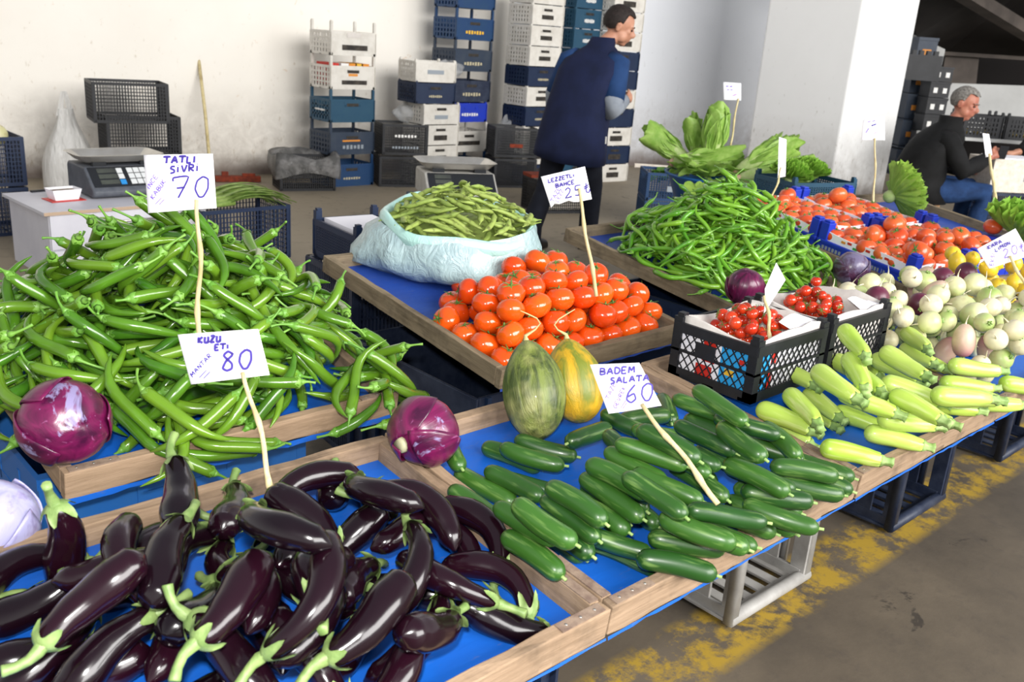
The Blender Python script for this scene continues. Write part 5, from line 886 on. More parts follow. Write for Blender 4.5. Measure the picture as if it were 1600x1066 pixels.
yl = [Lr('lwhite', 'white', [HH, ('f', 0, .4, .4, .3, 'print_dark')]), Lr('lnavy', 'navy', [HH, ('f', 0, .4, .4, .3, 'print_dark')]), Lr('lwhite', 'white', [HH, ('f', 0, .4, .4, .3, 'print_dark')]), Lr('lnavy', 'navy', [HH]), Lr('lwhite', 'white', [HH, ('f', 0, .4, .4, .22, 'print_dark')]), Lr('lnavy', 'navy', [HH] + scribble('f', 0, .36, .34, .14, 'print_grey')), Lr('lnavy', 'dark navy', [HH] + scribble('f', 0, .36, .34, .14, 'print_grey')),
      Lr('lwhite', 'white', [HH, ('f', 0, .4, .4, .3, 'print_dark')]), Lr('lwhite', 'dusty white', [HH, ('f', 0, .4, .4, .3, 'print_dark')]), Lr('lwhite', 'white', [HH, ('f', 0, .4, .4, .3, 'print_dark')])]
stack(bY, RS - .1, yl, 'the last wall stack, nearest the pillar', 'crates in the last wall stack')
# plastic bags hanging over crates
def film(name, mat, c, r, seed, label, cat='plastic bag', sq=(1, 1, 1), n=22):
    q = random.Random(seed); ph = [(q.uniform(0, 6), q.uniform(2, 6), q.uniform(0, 6), q.uniform(2, 6)) for _ in range(5)]; mb = MB(); rows = []
    for i in range(1, n):
        t = PI * i / n
        rows.append([Vector((r * sq[0] * k * math.sin(t) * math.cos(a), r * sq[1] * k * math.sin(t) * math.sin(a), -r * sq[2] * k * math.cos(t))) for a in (2 * PI * j / 26 for j in range(26)) for k in (1 + sum(.07 * math.sin(p1 + f1 * a) * math.sin(p2 + f2 * t) for p1, f1, p2, f2 in ((p[0], round(p[1]), p[2], p[3]) for p in ph)),)])
    mb.grid(rows, True, True, True); return tag(mb.obj(name, mat, None, True, loc=c), label, cat)
film('plastic_bag', 'clear_film', ata(700, 108, depth(bB) - .28), .17, 1, 'clear plastic bag draped over the topmost bagged grey crate', sq=(1.1, .5, .5))
film('plastic_bag', 'clear_film', ata(648, 176, depth(bB) - .25), .21, 2, 'crumpled clear plastic bag over crates under the dark navy crate', sq=(1.2, .5, .5))
film('plastic_bag', 'clear_film', ata(795, 205, depth(bW) - .22), .18, 3, 'clear plastic bag caught on the white and navy stack beside the man', sq=(.8, .5, .9))
film('plastic_bag', 'clear_film', ata(986, 170, depth(bY) - .22), .12, 4, 'small clear bag hanging on the last wall stack', sq=(.4, .3, 1))
# dark crates against the left wall, broom handle, carrier bag
RB = RZW
pB = at(243, 304) + Vector((-.02, 0.25, 0))
KB['bigblack'] = ('bigblack', dict(w=.60, d=.40, h=.33, posts=0, mat='black_plastic', style='fine'))
for i, (dz, dr, dx, lab) in enumerate(((0, 0, 0, 'large black mesh crate, lowest of the stack by the left wall'), (.325, .03, .01, 'large black mesh crate, second in the stack by the left wall'), (.60, .0, -.08, 'large black mesh crate, topmost of the stack by the left wall'))):
    place_crate('bigblack', KB['bigblack'][1], (pB.x + dx, pB.y, dz), -.20 + dr, lab, (), 'black crates by the left wall')
pb_ = MB(); b0 = at(331, 291); D0 = depth(b0); b1 = ata(308, 72, D0 + .22)
pb_.tube([b0, b0.lerp(b1, .5) + Vector((0.01, 0, 0)), b1], [.016, .0155, .015], 8); bo = pb_.obj('broom_handle', 'stick', None, True); tag(bo, 'long bare wooden broom handle leaning on the cream wall', 'broom handle')
def carrier(loc):
    mb = MB(); rows = []; n = 26; q = random.Random(8)
    for i in range(13):
        u = i / 12; k = (.22 - .02 * u) * (1 - .70 * smoothstep(.30, 1, u)) ; z = .68 * u
        rows.append([(k * math.cos(a) * (1 + .12 * math.sin(5 * a + 2 * u) * u), k * .6 * math.sin(a) * (1 + .14 * math.sin(7 * a)), z) for a in (2 * PI * j / n for j in range(n))])
    mb.grid(rows, True, True, False)
    for s in (-1, 1): mb.grid([[(s * (.055 - .045 * v) + e, .01 * s, .62 + .20 * v) for e in (-.026 + .01 * v, .026 - .01 * v)] for v in [k / 8 for k in range(9)]])
    return mb.obj('carrier_bag', 'carrier_film', None, True, loc=loc)
cb = at(118, 298) + Vector((0, .1, 0)); tag(carrier(cb), 'translucent white carrier bag standing against the cream wall', 'plastic bag')
# crumpled crate with grey bin liner
KB['liner'] = ('liner', dict(w=.52, d=.34, h=.30, posts=0, mat='black_plastic', style='fine'))
lc = corner(438, 299, .52, .34, -.30, .0)
lo_ = place_crate('liner', KB['liner'][1], lc, -.30, 'black crate with a grey bin liner, beside the white-topped stack', ())
fm = MB(); rows = []
for i, (k, z) in enumerate(((1.08, .14), (1.1, .22), (1.06, .325), (.92, .33), (.85, .22), (.7, .12), (.3, .10))):
    rows.append([(k * .28 * max(-1, min(1, 1.35 * math.cos(a))) * 1.0, k * .20 * max(-1, min(1, 1.35 * math.sin(a))), z + .035 * math.sin(3 * a + i) * (1 if i < 5 else .3)) for a in (2 * PI * j / 36 for j in range(36))])
fm.grid(rows, True, False, True).obj('bin_liner', 'grey_film', lo_, True)
# red bar on the floor by the wall
rb_ = at(372, 284); MBr = MB(); MBr.box((0, 0, .03), (.42, .08, .05)); MBr.box((-.12, 0, .07), (.06, .05, .05)); MBr.box((.1, 0, .065), (.12, .04, .03))
tag(MBr.obj('red_hand_tool', 'rust', None, loc=(rb_.x, rb_.y, 0), rot=(0, 0, RZW)), 'low red metal tool lying at the foot of the cream wall', 'tool')
# ---------------------------------------------------------------- cabinet, scale, tub
CZ = .0
c00 = at(84, 442); CH_ = .56
def solve_z(px_y, p):    # height above p that lands on a given picture row
    lo, hi = 0, 2
    for _ in range(40):
        m = (lo + hi) / 2
        if proj(p + Vector((0, 0, m)))[1] > px_y: lo = m
        else: hi = m
    return lo
CH_ = solve_z(331, c00)
cw, cdp = .95, .62
cab = thing('cabinet', 'low white chipboard cabinet with a chrome handle behind the pepper tray', 'cabinet', c00, (0, 0, .05))
bevel(MB().box((cw / 2, cdp / 2, (CH_ - .02) / 2), (cw, cdp, CH_ - .02)).obj('body', 'chipboard_white', cab), .002)
bevel(MB().box((cw / 2 - .0, cdp / 2 - .005, CH_ - .009), (cw + .06, cdp + .05, .02)).obj('worktop', ['chipboard_white'], cab), .002)
MB().box((cw / 2, -.0315, CH_ - .009), (cw + .06, .002, .019)).obj('edge_strip', 'chipboard_edge', cab)
dr = bevel(MB().box((cw / 2, -.008, CH_ * .715), (cw - .008, .016, CH_ * .50)).obj('drawer', 'chipboard_white', cab), .002)
hb = MB().tube([(.30, -.035, CH_ * .80), (.62, -.035, CH_ * .80)], .007, 8); hb.bar((.33, -.035, CH_ * .80), (.33, -.012, CH_ * .80), .008); hb.bar((.59, -.035, CH_ * .80), (.59, -.012, CH_ * .80), .008)
hb.obj('handle', 'steel', dr, True)
bevel(MB().box((cw / 2, -.008, CH_ * .225), (cw - .008, .016, CH_ * .44)).obj('door', 'chipboard_white', cab), .002)
def on_cab(px, py): return at(px, py, CH_ + .001)
def price_scale(loc, rz, label, full=True, k=1.0, body='scale_grey', keys=True):
    r = thing('shop_scale', label, 'weighing scale', loc, (0, 0, rz)); r.scale = (k, k, k)
    b = MB(); P = [(-.175, .02), (-.178, .035), (-.17, .045), (-.065, .135), (.16, .135), (.17, .12), (.17, .012), (-.16, .008)]
    rows = [[(x, y, z) for y, z in P] for x in (-.185, -.178, .178, .185)]
    for i, e in ((0, .94), (3, .94)): rows[i] = [(x, y * e, .06 + (z - .06) * e) for x, y, z in rows[i]]
    b.grid(rows, True, True, True); bevel(b.obj('housing', body, r), .004)
    sl = Vector((0, .105, .09)).normalized(); n = Vector((0, -sl.z, sl.y))
    def slope(u, v, h=0): return Vector((u, -.168, .049)) + sl * v + n * h
    M = Matrix((Vector((1, 0, 0)), sl, n)).transposed().to_4x4()
    pn = MB(); pn.box((0, 0, 0), (.345, .118, .003), Matrix.Translation(slope(0, .068, .002)) @ M); pp = pn.obj('control_panel', 'scale_dark', r)
    d = MB()
    for i in range(3): d.box((0, 0, 0), (.085, .024, .002), Matrix.Translation(slope(-.095, .035 + .034 * i, .0045)) @ M)
    d.obj('display', 'display', pp)
    for nm, mat, cells in () if not keys else (('white_keys', 'key_white', [(i, j) for i in range(4) for j in range(3) if not (i == 3 and j > 0)] + [(-1.6, 1), (-1.6, 2)]), ('blue_keys', 'key_blue', [(3, 1), (3, 2), (4, 0), (-1.6, 0)]), ('green_keys', 'key_green', [(4, 1), (4, 2)])):
        kb = MB()
        for i, j in cells: kb.box((0, 0, 0), (.026, .028, .003), Matrix.Translation(slope(.012 + i * .030, .032 + j * .034, .005)) @ M)
        kb.obj(nm, mat, pp)
    # digits on the keys
    pan = MB(); L_ = []
    for (sx, sy, z) in ((.165, .10, .138), (.20, .135, .172), (.205, .14, .172), (.195, .13, .170), (.16, .095, .142)): L_.append([(sx * math.copysign(1, math.cos(a)) * min(1, abs(1.25 * math.cos(a))), .055 + sy * math.copysign(1, math.sin(a)) * min(1, abs(1.25 * math.sin(a))), z + .012) for a in (2 * PI * (j + .5) / 32 for j in range(32))])
    pan.grid(L_, True, False, True).obj('weighing_pan', 'steel', r)
    f_ = MB()
    for s in (-1, 1): f_.box((s * .11, -.045, .143), (.06, .03, .022))
    f_.obj('pan_hinge', 'scale_dark', r)
    ft = MB(); [ft.tube([(sx * .14, sy * .12 + .02, 0), (sx * .14, sy * .12 + .02, .014)], .014, 10) for sx in (-1, 1) for sy in (-1, 1)]; ft.obj('feet', 'scale_dark', r)
    return r
s0 = on_cab(196, 303); sc1 = price_scale(s0 + Vector((.0, .08, 0)), .0, 'grey digital scale with coloured keys standing on the white cabinet', k=1.32)
def dish(loc, rz, label):
    mb = MB(); w, d, h = .17, .12, .062; L_ = []
    for (k, z) in ((.80, 0), (1, h), (1.03, h), (.97, h - .001), (.78, .003)): L_.append([(w / 2 * k * sx, d / 2 * k * sy, z) for sx, sy in ((-1, -1), (0, -1), (1, -1), (1, 0), (1, 1), (0, 1), (-1, 1), (-1, 0))])
    o = mb.grid(L_, True, True, True).obj('punnet', 'paper', None, loc=loc, rot=(0, 0, rz)); tag(o, label, 'tub')
    f_ = MB().box((0, 0, h - .014), (w * .86, d * .86, .004)); f_.obj('contents', 'old_board', o); return o
dp = on_cab(100, 312); tag(MB().box((0, 0, .003), (.20, .15, .004)).obj('paper_slip', 'print_red', None, loc=dp, rot=(0, 0, .1)), 'red-edged card lying under the white plastic tub', 'card')
dish(dp + Vector((0, 0, .006)), .1, 'small white plastic tub with scraps inside, on the cabinet')
kn = on_cab(62, 300); tag(MB().bar((-.05, 0, .006), (.05, .02, .006), .022, .012).obj('knife_handle', 'black_plastic', None, loc=kn), 'black knife handle lying behind the white tub', 'knife')
# crate of cauliflower at the picture's edge beside the cabinet
KB['edge'] = ('edge', dict(w=.55, d=.38, h=.325, posts=0.0, mat='navy_plastic', style='fine'))
ec = at(-18, 372) ; place_crate('edge', KB['edge'][1], (ec.x, ec.y + .2, 0), .0, 'navy mesh crate on the floor, lower of two beside the cabinet'); place_crate('edge', KB['edge'][1], (ec.x, ec.y + .2, .336), .0, 'navy mesh crate of wrapped cauliflowers, upper of two beside the cabinet')
for i, (dx, dy) in enumerate(((-.15, -.06), (.0, -.05), (.14, -.04), (-.08, .1), (.09, .1))):
    b = MB().ball((0, 0, 0), (.085, .085, .075), 18, 12); o = b.obj('cauliflower', 'turnip_cream', None, True, loc=(ec.x + dx, ec.y + .2 + dy, (.66))); tag(o, 'film-wrapped cauliflower in the upper navy crate beside the cabinet', 'cauliflower', 'cauliflowers in the navy crate')
# leeks on a navy crate behind the peppers
KB['leekcrate'] = ('leekcrate', dict(w=.62, d=.42, h=.36, posts=0, mat='navy_plastic', style='fine'))
lk = at(335, 412) ; lkc = Vector((lk.x + .20, lk.y + .14, 0)); place_crate('leekcrate', KB['leekcrate'][1], lkc, .02, 'deep navy mesh crate carrying the leeks behind the peppers')
lkz = .36
q = random.Random(77)
for i in range(9):
    mb = MB(); yy = lkc.y - .16 + .035 * i; z0 = lkz + .02 + .012 * (i % 3); x0 = lkc.x - .42
    mb.tube([(x0, yy, z0), (x0 + .2, yy, z0), (x0 + .36, yy, z0 + .01)], [.013, .014, .018], 9)
    for k in range(5):
        a = (k - 2) * .11 + q.uniform(-.04, .04); ln = q.uniform(.30, .5); rows = []
        for u in [v / 8 for v in range(9)]:
            c = Vector((x0 + .32 + ln * u, yy + a * ln * u, z0 + .01 + .10 * u * (1 - u) * (1 + .5 * (k % 2)) + .07 * u * u * q.uniform(.9, 1) - .10 * u ** 3)); w_ = .02 * (1 - u) + .004
            rows.append([c + Vector((0, -w_, .006)), c, c + Vector((0, w_, .006))])
        mb.grid(rows)
    tag(mb.obj('leek', 'leek', None, True), 'green-leaved leek lying across the deep navy crate', 'leek', 'leeks on the navy crate')
# ---------------------------------------------------------------- floor crates near the man
bc = at(825, 334); KB['brn'] = ('brn', dict(w=.52, d=.36, h=.30, posts=0, mat='black_plastic', style='fine'))
kb_ = corner(838, 334, .52, .36, -.35); co = place_crate('brn', KB['brn'][1], kb_, -.35, 'black mesh crate stuffed with clear film, behind the 25 price sign')
MB().box((0, 0, .15), (.46, .30, .24)).obj('film_filling', 'carton_white', co); 
tag(bevel(MB().box((0, 0, .018), (.54, .2, .03)).obj('wooden_board', 'rust', None, loc=kb_ + Vector((0, .04, .302)), rot=(0, 0, -.35)), .003), 'reddish board lying across the black film-filled crate', 'board')
KB['greens'] = ('greens', dict(w=.60, d=.42, h=.24, posts=0, mat='blue_plastic', style='fine'))
gk = corner(1003, 356, .60, .42, -.72) 
place_crate('greens', KB['greens'][1], gk, -.72, 'blue mesh crate on the floor under the crate of loose leaves'); g2 = place_crate('greens', KB['greens'][1], gk + Vector((0, 0, .245)), -.72, 'blue mesh crate of loose green leaves beside the lettuce tub', [('f', 0, .45, .4, .2, 'print_grey')])
def leaf_sheet(mb, base, dirv, up, L, Wd, curl=.4, ruff=.1, q=random, n=9, m=7, fold=.35):
    d = Vector(dirv).normalized(); u = Vector(up); u = (u - d * u.dot(d)).normalized(); s_ = d.cross(u); rows = []; ph = q.uniform(0, 6)
    for i in range(n + 1):
        t = i / n; c = Vector(base) + d * (L * (t - curl * .25 * t * t)) + u * (-curl * L * .5 * t * t); wv = Wd * (.28 + .72 * smoothstep(0, .55, t)) * math.sqrt(max(.02, 1 - max(0, (t - .62) / .385) ** 2))
        rows.append([c + s_ * (wv * v) + u * (fold * wv * v * v + ruff * Wd * math.sin(9 * t + 5 * v + ph) * abs(v) ** 1.5) for v in [(2 * j / m - 1) for j in range(m + 1)]])
    mb.grid(rows)
def leaves_pile(name, mat, loc, n, R, seed, label, cat='leaves'):
    q = random.Random(seed); mb = MB()
    for i in range(n):
        a = q.uniform(0, 2 * PI); p = (q.uniform(-R[0], R[0]), q.uniform(-R[1], R[1]), q.uniform(-.02, .03))
        leaf_sheet(mb, p, (math.cos(a), math.sin(a), q.uniform(.1, .7)), (0, 0, 1), q.uniform(.12, .2), q.uniform(.035, .055), q.uniform(.3, .9), .12, q)
    return tag(mb.obj(name, mat, None, True, loc=loc, rot=(0, 0, -.72)), label, cat, kind='stuff')
leaves_pile('loose_leaves', 'dark_leaf', gk + Vector((0, 0, .44)), 60, (.2, .13), 5, 'loose green leaves filling the blue mesh crate on the floor')
tag(MB().box((0, 0, 0), (.5, .015, .035)).obj('timber_strip', 'carton_white', None, loc=gk + Vector((.12, .28, .475)), rot=(0, 0, -.72)), 'pale wooden strip behind the crate of loose leaves', 'board')
# tub of romaine lettuce on crates
tc = at(1130, 272, .80); KB['ut'] = ('ut', dict(w=.6, d=.42, h=.265, posts=0, mat='blue_plastic', style='fine'))
for i in (0, 1): place_crate('ut', KB['ut'][1], (tc.x, tc.y, .27 * i), -.4, ('blue mesh crate on the floor under the lettuce tub', 'upper blue mesh crate holding up the lettuce tub')[i])
mb = MB(); L_ = [(.22, .0), (.26, .01), (.335, .22), (.36, .235), (.365, .247), (.352, .25), (.325, .22), (.25, .02), (.1, .012)]
mb.grid([[(r_ * math.cos(a), r_ * math.sin(a), z) for a in (2 * PI * j / 48 for j in range(48))] for r_, z in L_], True, True, True)
tag(mb.obj('plastic_tub', 'tub_plastic', None, True, loc=(tc.x, tc.y, .545)), 'round blue plastic tub full of romaine lettuces', 'tub')
def romaine(loc, d, up, seed, label, k=1.0):
    q = random.Random(seed); r = thing('romaine_lettuce', label, 'lettuce', loc, group='romaine lettuces in the blue tub'); d = Vector(d).normalized(); up = Vector(up); up = (up - d * up.dot(d)).normalized(); s_ = d.cross(up)
    hb = MB(); L = .30 * k
    hb.tube([d * (L * t) for t in (0, .03, .15, .45, .75, .95, 1.02)], [x * k for x in (.022, .03, .042, .06, .055, .03, .008)], 14, mod=lambda t, a: 1 + .10 * math.sin(5 * a + 4 * t)); hb.obj('heart', 'romaine_heart', r, True)
    lb = MB()
    for i in range(22):
        a = i * 2.4 + q.uniform(-.2, .2); o_ = up * math.cos(a) + s_ * math.sin(a); lf = L * q.uniform(.8, 1.15)
        leaf_sheet(lb, d * .01 + o_ * .026 * k, d + o_ * (.02 + .016 * i), -o_, lf, .078 * k, -q.uniform(.1, .6) * (i > 8), .13, q, fold=.75)
    lb.obj('outer_leaves', 'romaine', r, True)
    MB().ball(-d * .002, .024 * k, 12, 8).obj('cut_stem', 'lettuce_butt', r, True); return r
def tubp(px, py, z): return at(px, py, z)
Z_ = Vector((0, 0, 1)); rt = RGT; bk = Vector((FWD.x, FWD.y, 0)).normalized()
romaine(tubp(1052, 254, .84), rt * 1.0 + Z_ * .05 - bk * .2, Z_, 1, 'romaine lying sideways at the tub edge, its cut pinkish stem towards the man', 1.15)
romaine(tubp(1112, 262, .84) + bk * .1, Z_ + rt * .05, bk, 2, 'romaine standing upright, tallest in the blue tub', 1.05)
romaine(tubp(1152, 268, .84), rt * .8 + Z_ * .42, Z_, 3, 'plump romaine leaning up beside the sign stick in the tub', 1.05)
romaine(tubp(1150, 276, .84) - bk * .1, rt + Z_ * .12, Z_, 4, 'romaine lying flat along the tub edge nearest the chillies', 1.1)
romaine(tubp(1078, 256, .84) + bk * .08, -rt * .7 + Z_ * .5 + bk * .3, Z_, 5, 'leafy romaine spreading out over the back edge of the tub', .95)
romaine(tubp(1100, 262, .84) + bk * .25, -rt * .2 + Z_ * .8, Z_, 6, 'romaine half hidden behind the upright one in the tub', .8)
romaine(tubp(1180, 262, .84) + bk * .15, rt * .7 + Z_ * .5 + bk * .3, Z_, 7, 'romaine with broad leaves at the pillar side of the tub', .78)
lb = MB(); q = random.Random(14)
for i in range(46):
    a = q.uniform(0, 2 * PI); rr_ = q.uniform(.05, .27); o_ = Vector((math.cos(a), math.sin(a), 0)); leaf_sheet(lb, o_ * rr_ + Vector((0, 0, q.uniform(-.03, .03))), o_ + Vector((q.uniform(-.5, .5), q.uniform(-.5, .5), q.uniform(.15, 1.1))), Z_, q.uniform(.13, .2), q.uniform(.05, .075), q.uniform(.2, .9), .16, q)
tag(lb.obj('loose_leaves', 'romaine', None, True, loc=(tc.x, tc.y, .80)), 'broad loose leaves packed between the romaines in the tub', 'leaves', kind='stuff')
lb = MB(); q = random.Random(4)
for i in range(7): leaf_sheet(lb, tubp(1085 + 14 * i, 285, .80) - bk * .05 - tc, -bk + rt * q.uniform(-.5, .5) + Z_ * .1, Z_, .17, .06, .8, .1, q)
tag(lb.obj('drooping_leaves', 'pale_leaf', None, True, loc=tc), 'loose romaine leaves drooping over the front rim of the tub', 'leaves', kind='stuff')
def curly(loc, R, seed, label, tilt=(0, 0, 0), n=34, sq=.8, mat='curly_leaf'):
    q = random.Random(seed); r = thing('curly_lettuce', label, 'lettuce', loc, tilt); lb = MB()
    for i in range(n):
        a = i * 2.4; e = (i / n); el = .15 + 1.25 * e; d = Vector((math.cos(a) * math.cos(el), math.sin(a) * math.cos(el), math.sin(el) * sq)); L = R * (1.1 - .25 * e)
        dd = d.normalized(); u = Z_; u = (u - dd * u.dot(dd)); u = u.normalized() if u.length > .1 else Vector((1, 0, 0)); s_ = dd.cross(u); rows = []; ph = q.uniform(0, 6); m = 16
        for k in range(8):
            t = k / 7; wv = R * .5 * (.25 + .75 * t); c = dd * (L * t) + u * (.22 * R * t * t)
            rows.append([c + s_ * (wv * v * (1 - .25 * t * v * v)) + u * (wv * .3 * v * v + R * .13 * t * t * math.sin(13 * v + ph + 3 * t)) + dd * (R * .09 * t * math.sin(17 * v + ph * 2) - R * .25 * v * v * t) for v in [2 * j / m - 1 for j in range(m + 1)]])
        lb.grid(rows)
    lb.obj('leaves', mat, r, True); MB().ball((0, 0, -.01), R * .2, 12, 8).obj('stem', 'romaine_heart', r, True); return r
# ---------------------------------------------------------------- supports under the trays
KB['sup'] = ('sup', dict(w=.52, d=.40, h=.335, posts=0, mat='dark_navy_worn', style='wide'))
def support(loc, rz, label, key='sup', **k): return place_crate(key, KB[key][1], loc, rz, label, (), **k)
KB['bsup'] = ('bsup', dict(w=.58, d=.40, h=.337, posts=0, mat='bright_blue_crate', style='solid')); KB['nsup'] = ('nsup', dict(w=.58, d=.44, h=.337, posts=0, mat='navy_plastic', style='solid'))
for i in (0, 1): support((.62, .98, .338 * i), 0, ('worn navy crate on the floor beneath the aubergine tray', 'worn navy crate directly under the aubergine tray')[i])
MB().box((.62, .98, .17 + .338), (.44, .32, .28)).obj('blue_lining', 'light_blue_plastic').matrix_world
o = bpy.data.objects['blue_lining']; tag(o, 'light blue plastic box inside the worn crate under the aubergines', 'box')
for i in (0, 1): support((.74, 1.95, .34 * i), 0, ('bright blue crate on the floor beneath the pepper tray', 'bright blue crate directly under the pepper tray')[i], 'bsup2' if False else 'bsup')
def ribbed(loc, label, w=.52, d=.62, h=.62):
    r = thing('ribbed_crate', label, 'crate', loc); mb = MB(); t = .01
    mb.box((0, 0, .01), (w, d, .02))
    for s in (-1, 1): mb.box((s * (w / 2 - t / 2), 0, h / 2), (t, d, h)); mb.box((0, s * (d / 2 - t / 2), h / 2), (w - .021, t, h))
    bevel(mb.obj('walls', 'dark_navy_worn', r), .003)
    rb = MB()
    for i in range(9): y = -d / 2 + d * (i + .5) / 9; rb.box((-w / 2 - .008, y, h / 2), (.016, .018, h)) if i > 4 else None
    for i in range(7): x = -w / 2 + w * (i + .5) / 7; rb.box((x, -d / 2 - .006, h / 2), (.014, .012, h))
    for z in (.2, .4): rb.box((-w / 2 - .006, .15, z), (.011, d * .45, .012))
    rb.obj('ribs', 'navy_plastic', r); return r
ribbed((1.78, 2.02, 0), 'tall dark navy ribbed crate holding up the tomato tray')
for i in (0, 1): support((2.9, 2.0, .34 * i), 0, ('dark crate on the floor beneath the chilli tray', 'dark crate directly under the chilli tray')[i], 'nsup')
for i in (0, 1): support((3.85, 1.85, .34 * i), -.2, ('dark crate on the floor beneath the blue tomato crates', 'dark crate directly under the tray of blue tomato crates')[i], 'nsup')
def end_crate(loc, mat, label, w=.37, d=.40, h=.66):      # deep crate standing on its end, open side to the front
    r = thing('upended_crate', label, 'crate', loc); t = .012
    def panel(nm, c, dm, slots, ax):
        mb = MB(); n = slots
        L = dm[ax]; other = [i for i in range(3) if i != ax and dm[i] > .05][0]; Wd = dm[other]
        for s in (-1, 1):
            cc = list(c); dd = list(dm); cc[other] += s * (Wd / 2 - .02); dd[other] = .04; mb.box(cc, dd)
        cc = list(c); dd = list(dm); dd[other] = .04; mb.box(cc, dd)
        for i in range(n + 1):
            cc = list(c); dd = list(dm); cc[ax] += -L / 2 + L * i / n * .94 + L * .03; dd[ax] = L / n * .5; dd[other] = Wd - .002; th = [j for j in range(3) if j not in (ax, other)][0]; dd[th] *= .8; mb.box(cc, dd)
        return bevel(mb.obj(nm, mat, r), .0015, 1)
    panel('floor_panel', (0, 0, t / 2 + .012), (w, d, t), 5, 0); panel('top_panel', (0, 0, h - t / 2), (w, d, t), 5, 0)
    panel('side_panel', (w / 2 - t / 2, 0, h / 2), (t, d, h - .03), 4, 1); panel('side_panel', (-w / 2 + t / 2, 0, h / 2), (t, d, h - .03), 4, 1); panel('back_panel', (0, d / 2 - t / 2, h / 2), (w - .03, t, h - .03), 5, 0)
    rl = MB(); rl.tube([(-w / 2 - .01, -d / 2, .028), (w / 2 + .03, -d / 2, .028)], .020, 12); rl.tube([(-w / 2 - .01, -d / 2, h - .03), (w / 2 + .03, -d / 2, h - .03)], .02, 12)
    for x in (-w / 2, w / 2 + .012): rl.box((x, -d / 2, h / 2), (.03, .03, h - .03))
    rl.box((w / 2 + .012, -d / 2 + .08, h / 2), (.016, .03, h - .04))
    rl.obj('rim', mat, r, True); return r
e1 = at(1190, 940); end_crate((2.22, 1.36, 0), 'grey_plastic', 'pale grey crate standing on end under the cucumber tray')
e2 = at(1450, 795); end_crate((e2.x - .12, e2.y + .20, 0), 'dark_navy_worn', 'dark navy crate standing on end under the courgette tray')
e3 = at(1600, 705); end_crate((e3.x - .05, e3.y + .22, 0), 'dark_navy_worn', 'dark navy crate standing on end under the turnip tray')
# ---------------------------------------------------------------- cherry tomato crates
KB['cherry'] = ('cherry', dict(w=CHD[0], d=CHD[1], h=CHD[2], posts=.012, mat='black_plastic', style='diag', t=.005))
for k, (c_, lab) in enumerate(((CH1, 'black lattice crate of cherry tomatoes with a cartoon-printed box inside, beside the melons'), (CH2, 'black lattice crate of cherry tomatoes next to the turnips'))):
    o = place_crate('cherry', KB['cherry'][1], (c_[0] + CHD[0] / 2, c_[1] + CHD[1] / 2, c_[2]), 0, lab, [('f', -.05, .55, .36, .3, 'black_plastic', 'plain_panel')] if False else ())
    w, d, h = CHD[0] / 2 - .009, CHD[1] / 2 - .009, CHD[2]; q = random.Random(k)
    lb = MB(); n = 30
    def ring(kx, z, amp): 
        R_ = []
        for j in range(n):
            a = 2 * PI * (j + .5) / n; cx_ = max(-1, min(1, 1.42 * math.cos(a))); cy_ = max(-1, min(1, 1.42 * math.sin(a))); R_.append((w * kx * cx_, d * kx * cy_, z + amp * (math.sin(3 * a + k) + (1.3 if cx_ > .5 and cy_ < 0 else 0))))
        return R_
    lb.grid([ring(.97, .012, 0), ring(.99, h * .7, 0), ring(1.0, h + .006, .010), ring(.96, h + .008, .009), ring(.90, h * .88, 0), ring(.86, .069, 0), ring(.3, .067, 0)], True, True, True)
    lb.obj('paper_liner', 'card_grey', o, True)
    fl_ = MB().grid([[(w * .1 + w * .95 * u, -d * .55 - d * .42 * v * 1.0, h + .006 + .012 * math.sin(4 * u + k) * (1 - v) + .012 * (1 - v)) for u in [i / 6 for i in range(7)]] for v in (0, .35, .7, 1)]).obj('folded_flap', 'paper', o, True)
    if k == 0:      # printed carton seen through the lattice on the two outward sides
        pr_ = MB(); x = -w - .002
        for (y0, y1, z0, z1, m_) in ((-.1, .1, .012, .126, 'paper'), (-.095, -.02, .02, .12, 'print_cyan'), (-.005, .03, .06, .125, 'print_red'), (.0, .045, .015, .05, 'print_red'), (-.06, -.035, .045, .06, 'print_yellow'), (-.085, -.07, .08, .092, 'print_red')):
            MB().box((x + (.0 if m_ == 'paper' else (-.0008 if m_ == 'print_cyan' else -.0014)), (y0 + y1) / 2, (z0 + z1) / 2), (.001, y1 - y0, z1 - z0)).obj('printed_carton', m_, o)
        for (x0, x1, z0, z1, m_) in ((-.135, .13, .012, .126, 'paper'), (-.13, -.085, .02, .12, 'print_cyan'), (-.09, -.07, .015, .07, 'print_red'), (-.125, -.105, .04, .055, 'print_yellow'), (-.08, -.06, .08, .11, 'print_red')):
            MB().box(((x0 + x1) / 2, -d - .002 + (.0 if m_ == 'paper' else -.0012), (z0 + z1) / 2), (x1 - x0, .001, z1 - z0)).obj('printed_carton', m_, o)
        MB().box((-CHD[0] / 2 - .003, .018, .085), (.004, .055, .035)).obj('blank_panel', 'black_plastic', o)
